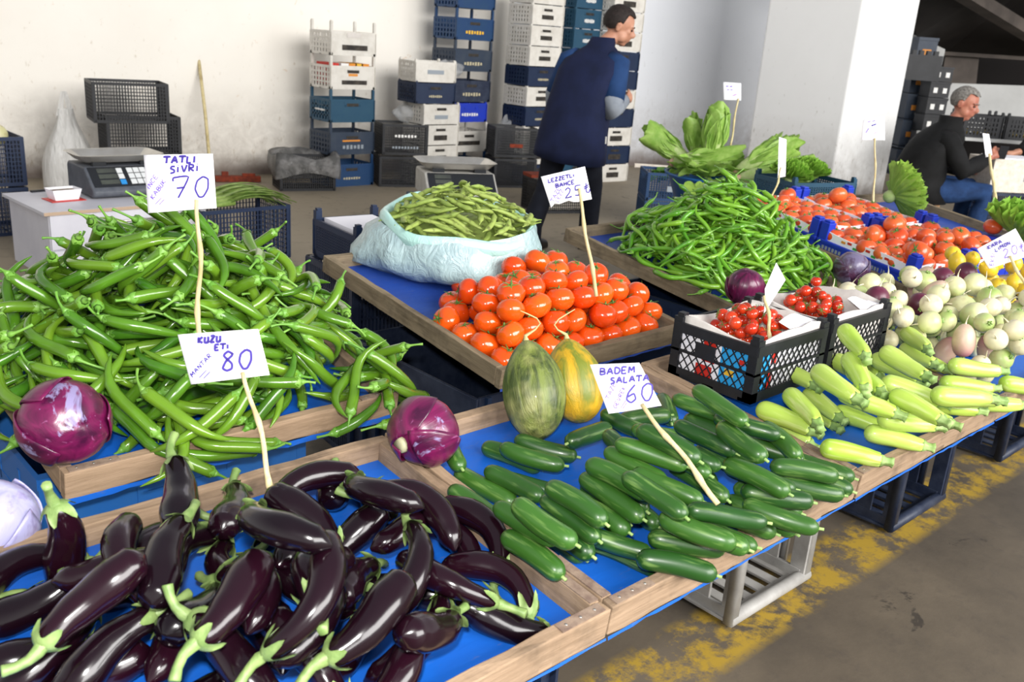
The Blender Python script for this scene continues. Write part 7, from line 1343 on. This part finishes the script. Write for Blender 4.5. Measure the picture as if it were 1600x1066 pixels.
sign('white price card lettered KARA LIMON 20 above the lemons', [(1527, 389), (1587, 357), (1611, 399), (1546, 420)], D5_ + .05, f5, [('KARA', .2, .78, .13, 0, .0036, 'ink'), ('LiMON', .32, .57, .13, .05, .0034, 'ink'), ('20t', .42, .22, .32, .0, .0030, 'ink_light'), ('EKSi', .10, .08, .13, 1.1, .0022, 'ink_light')], hook=(1578, 400), sr=.006)
f6 = Vector((CH1[0] + .11, CH1[1] + .03, .90)); D6_ = depth(f6)
sign('blank curled paper sign on a cane above the cherry tomatoes', [(1214, 411), (1229, 438), (1194, 492), (1196, 452)], D6_ + .02, f6, [], dD=(0, .05, .03, 0), hook=(1194, 462), sr=.005)
f7 = tc + Vector((.02, 0, .06)); D7_ = depth(f7)
sign('small scribbled card on a cane among the romaine lettuces', [(1130, 128), (1158, 130), (1158, 157), (1131, 156)], D7_, f7, [('--', .15, .76, .2, 0, .007, 'ink_light'), ('--', .2, .56, .18, .05, .006, 'ink_light'), ('-', .5, .25, .35, .3, .006, 'ink_pink')], hook=(1154, 154), sr=.007)
f8 = ata(1367, 328, depth(TF.P(.7, .85, .1))); D8_ = depth(f8)
sign('faint scribbled card in front of the pillar above the blue crates', [(1349, 188), (1382, 181), (1383, 219), (1346, 219)], D8_, f8 + Vector((0, 0, -.03)), [('--', .2, .86, .2, 0, .004, 'ink_light'), ('-', .4, .66, .3, .1, .006, 'ink'), ('-', .15, .35, .35, .8, .004, 'ink_light'), ('-', .5, .3, .3, .2, .003, 'ink_pink')], hook=(1367, 216), sr=.0055)
f9 = at(1204, 312, 1.02); D9_ = depth(f9)
sign('blank white card seen nearly edge-on behind the chilli heap', [(1218, 214), (1229, 218), (1228, 276), (1216, 278)], D9_ + .1, f9 + Vector((0, 0, -.04)), [], dD=(0, .09, .09, 0), hook=(1220, 262), sr=.0045)
f10 = ata(1557, 330, 4.35); D10_ = depth(f10)
sign('narrow white card seen edge-on in front of the seated man', [(1536, 208), (1544, 210), (1551, 242), (1541, 246)], D10_, f10, [], dD=(0, .07, .07, 0), hook=(1546, 240), sr=.009)
# ---------------------------------------------------------------- the stall behind, to the far side
D0 = 12.2
def quad(name, pts, mat, kind='structure', th=.02, **k):
    P = [Vector(p) for p in pts]; n = (P[1] - P[0]).cross(P[2] - P[0]).normalized() * th; m = len(P); mb = MB(); mb.v = [tuple(p) for p in P] + [tuple(p + n) for p in P]; mb.f = [tuple(range(m)), tuple(range(2 * m - 1, m - 1, -1))] + [(i, i + m, (i + 1) % m + m, (i + 1) % m) for i in range(m)]; mb.m = [0] * len(mb.f); o = mb.obj(name, mat)
    if kind: o['kind'] = kind
    return o
plain('dark_canopy', '2c2826', .8, .2, '221f1e', nscale=2); plain('canopy_light', '5f5751', .8, .2, '4a4440', nscale=2); plain('panel_white', 'c2c2c0', .7, .2, 'b4b4b2', nscale=2); plain('dark_back', '1b1817', .9, .2)
quad('wall_far', [ata(1380, 520, 15), ata(1800, 560, 15), ata(1840, -300, 15), ata(1330, -300, 15)], 'dark_back')
quad('trim_1', [ata(1462, 205, 13), ata(1660, 225, 13), ata(1672, 137, 13), ata(1470, 130, 13)], 'panel_white')
quad('trim_2', [ata(1405, 240, 12.6), ata(1440, 240, 12.6), ata(1476, 78, 12.6), ata(1428, 55, 12.6)], 'panel_white')
quad('ceiling', [ata(1432, 54, 12.4), ata(1476, 82, 13.6), ata(1680, 95, 13.6), ata(1760, -150, 9.6), ata(1420, -150, 9.6)], 'dark_canopy')
quad('trim_3', [ata(1478, 84, 13.2), ata(1530, 88, 13.2), ata(1525, 134, 13.2), ata(1470, 131, 13.2)], 'canopy_light')
mb = MB().bar(ata(1490, -20, 11.0), ata(1650, 78, 12.9), .22, .14); struct_(mb.obj('trim_4', 'canopy_light'))
mb = MB().bar(ata(1470, 83, 13.1), ata(1660, 95, 13.1), .05, .05); struct_(mb.obj('trim_5', 'canopy_light'))
# stacked trays on end: black crates with white holes
def far_stack(px0, px1, ys, D, mat, holes, where, hm='print_white'):
    for i in range(len(ys) - 1):
        a = ata(px0 + (ys[0] - ys[i + 1]) * .2, ys[i + 1], D); b = ata(px1 + (ys[0] - ys[i + 1]) * .2, ys[i + 1], D); h = (ata(px0, ys[i], D) - ata(px0, ys[i + 1], D)).length
        c = (a + b) / 2; w = (b - a).length; ang = yaw_to(b - a); r = thing('stacked_crate', '%s plastic crate, %s in the stack %s' % (mat[1], (['lowest', 'second up', 'third up', 'fourth up', 'fifth up', 'sixth up', 'seventh up', 'topmost'][i if i < len(ys) - 2 else 7]), where), 'crate', c, (0, 0, ang), 'crates in the stack ' + where)
        mb = MB(); mb.box((0, .15, h / 2), (w, .3, h * .8)); mb.box((0, .15, h * .93), (w * 1.04, .32, h * .1)); mb.box((0, .15, h * .04), (w * 1.04, .32, h * .07)); mb.obj('body', mat[0], r)
        for u in holes: MB().box((u * w, -.003, h * .5), (w * (.2 if len(holes) > 1 else .45), .008, h * (.3 if len(holes) > 1 else .18))).obj('hand_hole', hm, r)
far_stack(1421, 1452, [300, 262, 235, 208, 181, 155, 130], 11.4, ('black_plastic', 'black'), (-.22, .25), 'behind the seated man')
far_stack(1386, 1416, [315, 275, 232, 190, 150, 105], 11.8, ('slate_plastic', 'slate blue'), (0,), 'beside the pillar', 'print_orange')
tp = ata(1450, 128, 11.4); tag(MB().box((0, 0, 0), (.42, .3, .30)).obj('black_crate', 'black_plastic', None, loc=tp + Vector((0, .15, .16)), rot=(0, 0, -.75)), 'large black crate crowning the stack behind the seated man', 'crate')
for i in range(4): MB().box(((i - 1.5) * .09, -.1, .17), (.05, .06, .06)).obj('corner_post', 'black_plastic', bpy.data.objects['black_crate'])
# ---------------------------------------------------------------- people
def union_mesh(mb, name, mat, parent=None, vox=.012, smooth=2, mtx=None):
    me = mb.mesh(name + '_src', mat, True); o = bpy.data.objects.new(name, me); COL.objects.link(o)
    m = o.modifiers.new('r', 'REMESH'); m.mode = 'VOXEL'; m.voxel_size = vox; m.use_smooth_shade = True
    s = o.modifiers.new('s', 'SMOOTH'); s.iterations = smooth; s.factor = .6
    dg = bpy.context.evaluated_depsgraph_get(); dg.update(); nm = bpy.data.meshes.new_from_object(o.evaluated_get(dg)); o.modifiers.clear(); o.data = nm; nm.name = name
    if not nm.materials: nm.materials.append(MT[mat])
    if parent is not None: o.parent = parent
    return o
def add_hand(mb, w, d, palmn, k=1.0, curl=.5, thumb=1):
    """a hand from the wrist w along d; palmn is the direction the fingers curl to"""
    d = Vector(d).normalized(); pn = Vector(palmn); pn = (pn - d * pn.dot(d)).normalized(); s_ = d.cross(pn) * thumb
    mb.tube([w - d * .03, w, w + d * .04 * k, w + d * .085 * k], [(.026 * k, .020 * k), (.027 * k, .018 * k), (.040 * k, .016 * k), (.040 * k, .013 * k)], 12) if False else None
    mb.ball(w + d * .045 * k, .034 * k, 12, 8); mb.ball(w + d * .07 * k + s_ * .014, .024 * k, 10, 7); mb.ball(w + d * .07 * k - s_ * .018, .024 * k, 10, 7); mb.tube([w - d * .05, w, w + d * .04], [.026 * k, .025 * k, .03 * k], 10)
    for i, (off, L) in enumerate(((.030, .068), (.010, .076), (-.011, .070), (-.030, .056))):
        p = w + d * .080 * k + s_ * off * k; a = p + d * L * .45 * k + pn * L * curl * .25 * k; b = a + d * L * .25 * k + pn * L * curl * .6 * k; c = b + pn * L * curl * .45 * k - d * L * curl * .1 * k + d * L * (1 - curl) * .25 * k
        mb.tube([p - d * .02, p, a, b, c], [.0095 * k, .010 * k, .009 * k, .0082 * k, .007 * k], 8)
    p = w + d * .03 * k + s_ * .03 * k; mb.tube([p - s_ * .01, p + s_ * .018 * k + d * .02 * k, p + s_ * .026 * k + d * .048 * k + pn * .012, p + s_ * .022 * k + d * .07 * k + pn * .02], [.014 * k, .0125 * k, .0105 * k, .0085 * k], 8)
def head(root, c, face, up, skin, hairmat, k=1.0, hair='short', body=None, beard=False):
    """face geometry is added to the body mesh; hair, brows and eyes are parts"""
    f = Vector(face).normalized(); u = Vector(up); u = (u - f * u.dot(f)).normalized(); s_ = f.cross(u); M = Matrix((s_, f, u)).transposed(); P = lambda x, y, z: c + M @ (Vector((x, y, z)) * k); b = body
    b.ball(P(0, -.012, .03), (.078 * k, .096 * k, .090 * k), 24, 16, M); b.ball(P(0, .015, -.035), (.062 * k, .075 * k, .075 * k), 20, 14, M); b.ball(P(0, .052, -.088), (.030 * k, .026 * k, .022 * k), 14, 10, M)
    for sx in (-1, 1):
        b.ball(P(sx * .046, .028, -.055), (.022 * k, .04 * k, .035 * k), 12, 8, M); b.ball(P(sx * .038, .062, -.012), (.020 * k, .018 * k, .015 * k), 12, 8, M); b.ball(P(sx * .03, .078, .022), (.024 * k, .010 * k, .009 * k), 12, 8, M)
        b.ball(P(sx * .080, -.012, -.01), (.008 * k, .020 * k, .032 * k), 12, 8, M); b.tube([P(sx * .084, .006, -.012), P(sx * .090, -.006, .018), P(sx * .092, -.026, .014), P(sx * .086, -.026, -.016), P(sx * .08, -.008, -.036)], .005 * k, 6)
    b.tube([P(0, .084, .018), P(0, .094, .0), P(0, .108, -.018), P(0, .104, -.028), P(0, .088, -.034)], [.007 * k, .009 * k, .013 * k, .013 * k, .008 * k], 10)
    for sx in (-1, 1): b.ball(P(sx * .011, .094, -.026), .008 * k, 8, 6)
    b.tube([P(-.024, .078, -.055), P(-.008, .090, -.052), P(0, .0895, -.0535), P(.008, .090, -.052), P(.024, .078, -.055)], [.003 * k, .006 * k, .006 * k, .006 * k, .003 * k], 8); b.tube([P(-.020, .078, -.062), P(0, .088, -.066), P(.020, .078, -.062)], [.004 * k, .0075 * k, .004 * k], 8)
    ey = MB(); [ey.ball(P(sx * .031, .080, .004), (.013 * k, .008 * k, .0065 * k), 12, 8, M) for sx in (-1, 1)]; ey.obj('eyes', 'eye', root, True).matrix_parent_inverse = root_inv(root)
    h = MB()
    rows = []; n = 30
    for i in range(14):
        t = i / 13 * 2.3; ring = []
        for j in range(n):
            a = 2 * PI * j / n; front = math.sin(a) > 0; lim = 1.02 if math.sin(a) > .35 else (1.6 if math.sin(a) > -.15 else 2.25); tt = min(t, lim * (1.0 + .05 * math.sin(7 * a))); e = 1.10 + .02 * math.sin(9 * a + 5 * tt) + (.03 if hair == 'full' and tt < .9 else 0)
            ring.append(P(.080 * e * math.sin(tt) * math.cos(a), -.014 + .099 * e * math.sin(tt) * math.sin(a), .030 + .092 * e * math.cos(tt)))
        rows.append(ring)
    h.grid(rows[1:], True, True, False); ho = h.obj('hair', hairmat, root, True); ho.matrix_parent_inverse = root_inv(root)
    br = MB(); [br.tube([P(sx * .014, .089, .022), P(sx * .032, .088, .028), P(sx * .050, .074, .022)], [.003 * k, .0042 * k, .002 * k], 6) for sx in (-1, 1)]; br.obj('eyebrows', hairmat, root, True).matrix_parent_inverse = root_inv(root)
def root_inv(r): return (Matrix.Translation(r.location)).inverted()
def part_(o, root): o.parent = root; o.matrix_parent_inverse = root_inv(root); return o
# the standing man in the navy body warmer, seen from behind, head turned
mf = at(878, 392); mr = thing('person', 'man in a navy body warmer seen from behind, walking past the crate stacks', 'person', mf)
th_ = Vector((FWD.x, FWD.y, 0)).normalized(); side = Vector((RGT.x, RGT.y, 0)).normalized(); fc = (th_ * .86 + side * .5).normalized(); rr = Vector((fc.y, -fc.x, 0))      # facing and its right hand
V3 = lambda a, b, z: mf + rr * a + fc * b + Vector((0, 0, z))
lean = side * .10
def U(a, b, z): return V3(a, b, z) + lean * smoothstep(.75, 1.7, z) + fc * .12 * smoothstep(1.0, 1.65, z)
body = MB(); hip = .90
feet = [(-.17, -.16), (.10, .24)]
def leg(mb, sx, fx, fy, k=1.0, toe=.0):
    h_ = U(sx * .095, 0, .90); kn_ = V3(sx * .11 + fx * .3, fy * .4 + .04, .50); an = V3(fx, fy - .03, .10); mb.tube([h_ + Vector((0, 0, .08)), h_, h_.lerp(kn_, .5), kn_, kn_.lerp(an, .4), an], [x * k for x in (.10, .098, .082, .062, .056, .042)], 16)
for sx, (fx, fy) in zip((-1, 1), feet): leg(body, sx, fx, fy)
body.tube([U(0, 0, .86), U(0, 0, .98), U(0, 0, 1.15), U(0, 0, 1.32), U(0, 0, 1.42), U(0, .01, 1.47)], [(.15, .10), (.14, .09), (.13, .08), (.12, .07), (.08, .06), (.06, .06)], 20)
hc = U(.03, .10, 1.640) + side * .05; hf_ = (side * .93 - th_ * .02 + Vector((0, 0, -.30))).normalized(); body.tube([U(0, .0, 1.42), U(0.01, .03, 1.50), hc - Vector((0, 0, .05)) - hf_ * .02], [.068, .058, .055], 14)
sh = {1: U(.20, .0, 1.385), -1: U(-.20, .0, 1.385)}; el = {1: U(.27, -.02, 1.10), -1: U(-.26, .08, 1.10)}; wr = {1: U(.24, .25, 1.14), -1: U(-.12, .30, 1.10)}
for s in (1, -1):
    body.tube([sh[s] - (sh[s] - U(0, 0, 1.38)) * .3, sh[s], sh[s].lerp(el[s], .5), el[s], el[s].lerp(wr[s], .5), wr[s]], [.06, .056, .050, .044, .038, .027], 14); add_hand(body, wr[s], (wr[s] - el[s]), -rr * s, 1.0, .6, s)
head(mr, hc, hf_, Vector((0, 0, 1)) + side * .1, 'skin', 'dark_hair', 1.12, 'full', body)
bo_ = union_mesh(body, 'body', 'skin', None, .009, 2); part_(bo_, mr)
tro = MB(); [leg(tro, sx, fx, fy, 1.22) for sx, (fx, fy) in zip((-1, 1), feet)]
for sx, (fx, fy) in zip((-1, 1), feet): tro.tube([V3(sx * .11 + fx * .3, fy * .4 + .04, .46), V3(fx, fy - .03, .24), V3(fx, fy - .025, .06)], [.075, .076, .074], 14)
tro.tube([U(0, 0, .76), U(0, 0, .88), U(0, 0, 1.02)], [(.16, .13), (.178, .14), (.17, .13)], 18); part_(union_mesh(tro, 'trousers', 'dark_trousers', None, .012, 3), mr)
for sx, (fx, fy) in zip((-1, 1), feet):
    sb = MB(); sb.tube([V3(fx, fy - .10, .05), V3(fx, fy - .03, .06), V3(fx, fy + .08, .045), V3(fx, fy + .17, .032), V3(fx, fy + .19, .03)], [(.035, .04), (.042, .055), (.046, .042), (.042, .030), (.02, .02)], 14); sb.box((0, 0, 0), (.085, .27, .022), Matrix.Translation(V3(fx, fy + .045, .011)) @ Matrix.Rotation(yaw_to(fc) - PI / 2, 4, 'Z')); part_(union_mesh(sb, 'shoe', 'shoe', None, .008, 2), mr)
ves = MB(); rows = []; n = 36
for (z, rx, ry, of) in ((.70, .275, .215, 0), (.76, .272, .212, 0), (.9, .258, .195, 0), (1.05, .245, .18, 0), (1.2, .245, .175, .0), (1.32, .25, .17, 0), (1.40, .235, .15, .01), (1.45, .17, .12, .02), (1.50, .10, .095, .03), (1.56, .085, .088, .05)):
    ring = []
    for j in range(n):
        a = 2 * PI * j / n; wv = 1 + .02 * math.sin(5 * a + z * 4) + .012 * math.sin(11 * a + z * 9) * (1.45 - z); sq_ = 1 / max(abs(math.cos(a)), abs(math.sin(a))) ** .22
        ring.append(U(rx * math.cos(a) * wv * sq_, ry * math.sin(a) * wv * sq_ + of, z + (.03 * math.sin(a - 1) if z < .75 else 0)))
    rows.append(ring)
ves.grid(rows, True, True, True); vo = part_(ves.obj('body_warmer', 'navy_vest', None, True), mr)
zt = MB().box(U(.262, .01, .86), (.012, .012, .05)); part_(zt.obj('zip_tag', 'pale_tag', None), mr)
for s in (1, -1):
    sl_ = MB(); sl_.tube([sh[s] + Vector((0, 0, .02)) - (sh[s] - U(0, 0, 1.38)) * .35, sh[s], sh[s].lerp(el[s], .45), sh[s].lerp(el[s], .85)], [.075, .082, .080, .078], 18, mod=lambda t, a: 1 + .03 * math.sin(4 * a + 9 * t)); part_(sl_.obj('upper_sleeve', 'blue_sleeve', None, True), mr)
    sl_ = MB(); sl_.tube([sh[s].lerp(el[s], .72), sh[s].lerp(el[s], .9), el[s] - Vector((0, 0, .015)), el[s].lerp(wr[s], .25), el[s].lerp(wr[s], .6), el[s].lerp(wr[s], .85)], [.070, .078, .080, .074, .062, .045], 18, mod=lambda t, a: 1 + .05 * math.sin(3 * a + 14 * t)); part_(sl_.obj('forearm_sleeve', 'grey_sleeve', None, True), mr)
# the seated man in the black coat
sc_ = ata(1505, 158, 7.9); m2 = Vector((sc_.x, sc_.y, 0)) - side * .12; r2 = thing('person', 'seated grey-haired man in a black coat and jeans, holding something small', 'person', m2)
f2_ = (side * .97 - th_ * .05).normalized(); q2 = Vector((f2_.y, -f2_.x, 0)); W3 = lambda a, b, z: m2 + q2 * a + f2_ * b + Vector((0, 0, z))      # a: his right, b: forward
b2 = MB(); seat = .50
b2.tube([W3(0, -.10, seat - .05), W3(0, -.12, .62), W3(0, -.08, .8), W3(0, .0, .95), W3(0, .04, 1.02)], [(.16, .12), (.15, .11), (.13, .09), (.10, .07), (.06, .06)], 20)
hc2 = W3(.0, .14, 1.235); hf2 = (side * .70 - th_ * .62 + Vector((0, 0, -.22))).normalized(); b2.tube([W3(0, .03, 1.0), W3(0, .07, 1.08), hc2 - Vector((0, 0, .06))], [.07, .06, .06], 14)
for s in (-1, 1):
    hpp = W3(s * .10, -.06, seat); kn2 = W3(s * .16, .40, seat + .03); an2 = W3(s * .16, .36, .09); b2.tube([hpp, hpp.lerp(kn2, .5), kn2, kn2.lerp(an2, .4), an2], [.095, .08, .062, .056, .04], 14)
S2 = {1: W3(.19, -.02, .94), -1: W3(-.19, -.02, .94)}; E2 = {1: W3(.25, .14, .70), -1: W3(-.24, .18, .70)}; W2 = {1: W3(.16, .37, .82), -1: W3(-.14, .42, .66)}
for s in (1, -1): b2.tube([S2[s] - (S2[s] - W3(0, -.02, .93)) * .3, S2[s], S2[s].lerp(E2[s], .5), E2[s], E2[s].lerp(W2[s], .5), W2[s]], [.06, .056, .05, .045, .038, .028], 14); add_hand(b2, W2[s], (W2[s] - E2[s]), -q2 * s, 1.05, .7, s)
head(r2, hc2, hf2, Vector((0, 0, 1)) + side * .12, 'skin_ruddy', 'grey_hair', 1.12, 'short', b2)
part_(union_mesh(b2, 'body', 'skin_ruddy', None, .009, 2), r2)
ct2 = MB(); rows = []
for (z, rx, ry, of) in ((.40, .27, .225, -.10), (.55, .255, .21, -.13), (.70, .25, .20, -.12), (.85, .26, .195, -.06), (.95, .25, .175, -.01), (1.01, .19, .14, .02), (1.075, .10, .095, .05), (1.13, .097, .095, .05)):
    rows.append([W3(rx * math.cos(a) * (1 + .02 * math.sin(6 * a + 3 * z)) / max(abs(math.cos(a)), abs(math.sin(a))) ** .2, ry * math.sin(a) / max(abs(math.cos(a)), abs(math.sin(a))) ** .2 + of, z) for a in (2 * PI * j / 36 for j in range(36))])
ct2.grid(rows, True, True, True); part_(ct2.obj('coat', 'black_coat', None, True), r2)
for s in (1, -1): sl_ = MB(); sl_.tube([S2[s] - (S2[s] - W3(0, -.02, .93)) * .35 + Vector((0, 0, .02)), S2[s], S2[s].lerp(E2[s], .5), E2[s], E2[s].lerp(W2[s], .5), E2[s].lerp(W2[s], .88)], [.08, .092, .088, .082, .07, .055], 18, mod=lambda t, a: 1 + .04 * math.sin(3 * a + 12 * t)); part_(sl_.obj('coat_sleeve', 'black_coat', None, True), r2)
j2 = MB()
for s in (-1, 1):
    hpp = W3(s * .10, -.06, seat); kn2 = W3(s * .16, .40, seat + .03); an2 = W3(s * .16, .36, .10); j2.tube([hpp, hpp.lerp(kn2, .5), kn2, kn2.lerp(an2, .4), an2], [.12, .105, .085, .078, .07], 14)
j2.tube([W3(0, -.1, seat - .08), W3(0, -.1, seat + .1)], [(.19, .16), (.18, .15)], 16); part_(union_mesh(j2, 'jeans', 'jeans', None, .012, 3), r2)
for s in (-1, 1): sb = MB(); sb.tube([W3(s * .16, .28, .05), W3(s * .16, .36, .06), W3(s * .16, .46, .045), W3(s * .16, .55, .03)], [(.035, .04), (.045, .055), (.046, .042), (.03, .025)], 12); part_(union_mesh(sb, 'shoe', 'shoe_brown', None, .008, 2), r2)
tag(MB().box((0, 0, 0), (.07, .012, .11)).obj('mobile_phone', 'black_plastic', None, loc=W2[1] + f2_ * .10 + Vector((0, 0, .05)), rot=(.3, 0, yaw_to(f2_))), 'small dark handset in the seated man\'s raised hand', 'phone')
place_crate('nsup', KB['nsup'][1], tuple(W3(0, -.16, 0)), yaw_to(f2_), 'dark plastic crate the grey-haired man sits on'); sc9 = MB().box((0, 0, 0), (.40, .34, .065)); tag(sc9.obj('cardboard_pad', 'carton', None, loc=W3(0, -.16, .371), rot=(0, 0, yaw_to(f2_))), 'brown cardboard box the seated man sits on', 'box')
# the table in front of him: white carton, papers, black crates; a third person's dark sleeve
wb = ata(1572, 268, 8.2); o = thing('white_box', 'white carton with printed side in front of the seated man', 'carton', (wb.x, wb.y, wb.z - .16), (0, 0, yaw_to(RGT) + .15)); bevel(MB().box((0, 0, .14), (.52, .36, .28)).obj('box', 'carton_white', o), .004); MB().box((.03, 0, .283), (.4, .3, .012)).obj('papers', 'paper', o); MB().box((.1, -.182, .14), (.10, .004, .08)).obj('printed_mark', 'print_grey', o)
st_h = wb.z - .16; KB['wbs'] = ('wbs', dict(w=.56, d=.40, h=st_h - .004, posts=0, mat='dark_navy_worn', style='fine')); place_crate('wbs', KB['wbs'][1], (wb.x, wb.y, 0), yaw_to(RGT) + .15, 'dark crate under the white printed carton')
KB['bk'] = ('bk', dict(w=.40, d=.30, h=.22, posts=.03, mat='black_plastic', style='grid'))
tt = ata(1560, 218, 9.6); tb2 = thing('long_table', 'narrow white trestle table under the black crates behind the seated man', 'table', (tt.x, tt.y, 0), (0, 0, yaw_to(RGT))); MB().box((0, 0, tt.z), (1.5, .5, .03)).obj('tabletop', 'panel_white', tb2)
for sx in (-1, 1):
    for sy in (-1, 1): MB().box((sx * .7, sy * .2, (tt.z - .015) / 2), (.04, .04, tt.z - .015)).obj('leg', 'black_plastic', tb2)
for i, u in enumerate((-.27, .17, .61)): place_crate('bk', KB['bk'][1], Vector((tt.x, tt.y, tt.z + .017)) + RGT * u * 1.0 - Vector((0, 0, RGT.z * u)), yaw_to(RGT), ('open black crate on the table right behind the seated man', 'open black crate, middle of three on the white table', 'open black crate beside the dark sleeve on the white table')[i])
for i in range(10):
    u = -.35 + .1 * i; put_item('lemon', i % 3, Vector((tt.x, tt.y, tt.z + .06)) + RGT * u - Vector((0, 0, RGT.z * u)), Quaternion((1, 0, 0, 0)), 'yellow fruit in the open black crates on the white table', 'fruit', 'yellow fruit in the black crates')
p3 = ata(1622, 235, 8.9); m3 = Vector((p3.x, p3.y, 0)); r3 = thing('person', 'person in a black jacket mostly cut off by the picture edge', 'person', m3); b3 = MB(); X3 = lambda a, b, z: m3 + RGT * a + th_ * b + Vector((0, 0, z - RGT.z * a))
b3.tube([X3(.12, 0, .45), X3(.12, 0, .8), X3(.10, 0, 1.0), X3(.08, 0, 1.06)], [(.15, .15), (.16, .13), (.13, .11), (.06, .06)], 16); b3.tube([X3(.08, 0, 1.05), X3(.08, 0, 1.16)], .055, 12)
for s in (-1, 1): b3.tube([X3(.12 + s * .09, 0, .48), X3(.12 + s * .1 - .06, -.25, .5), X3(.12 + s * .1 - .06, -.25, .1)], [.09, .065, .045], 12)
add_hand(b3, X3(-.30, -.16, .80), -RGT - Vector((0, 0, .3)), th_, 1.0, .6, 1); b3.tube([X3(-.06, 0, .98), X3(-.14, -.05, .82), X3(-.30, -.16, .80)], [.05, .045, .03], 12)
head(r3, X3(.08, 0, 1.28), -RGT - Vector((0, 0, .3)), (0, 0, 1), 'skin', 'dark_hair', 1.05, 'short', b3); part_(union_mesh(b3, 'body', 'skin', None, .010, 2), r3)
j3 = MB(); j3.tube([X3(.12, 0, .36), X3(.12, 0, .6), X3(.10, 0, .86), X3(.08, 0, 1.0), X3(.08, 0, 1.09)], [(.24, .2), (.24, .2), (.22, .18), (.17, .14), (.08, .08)], 20); j3.tube([X3(-.02, 0, 1.0), X3(-.12, -.04, .84), X3(-.24, -.13, .81)], [.09, .085, .055], 14); part_(union_mesh(j3, 'jacket', 'black_coat', None, .012, 3), r3)
t3 = MB(); [t3.tube([X3(.12 + s * .09, 0, .46), X3(.12 + s * .1 - .06, -.25, .5), X3(.12 + s * .1 - .06, -.25, .1)], [.11, .085, .07], 12) for s in (-1, 1)]; part_(union_mesh(t3, 'trousers', 'dark_trousers', None, .012, 3), r3)
sbx = MB().box((0, 0, .14), (.36, .36, .27)); tag(sbx.obj('low_stool', 'black_plastic', None, loc=X3(.14, .02, 0), rot=(0, 0, .4)), 'dark box stool under the person cut off by the edge', 'stool')
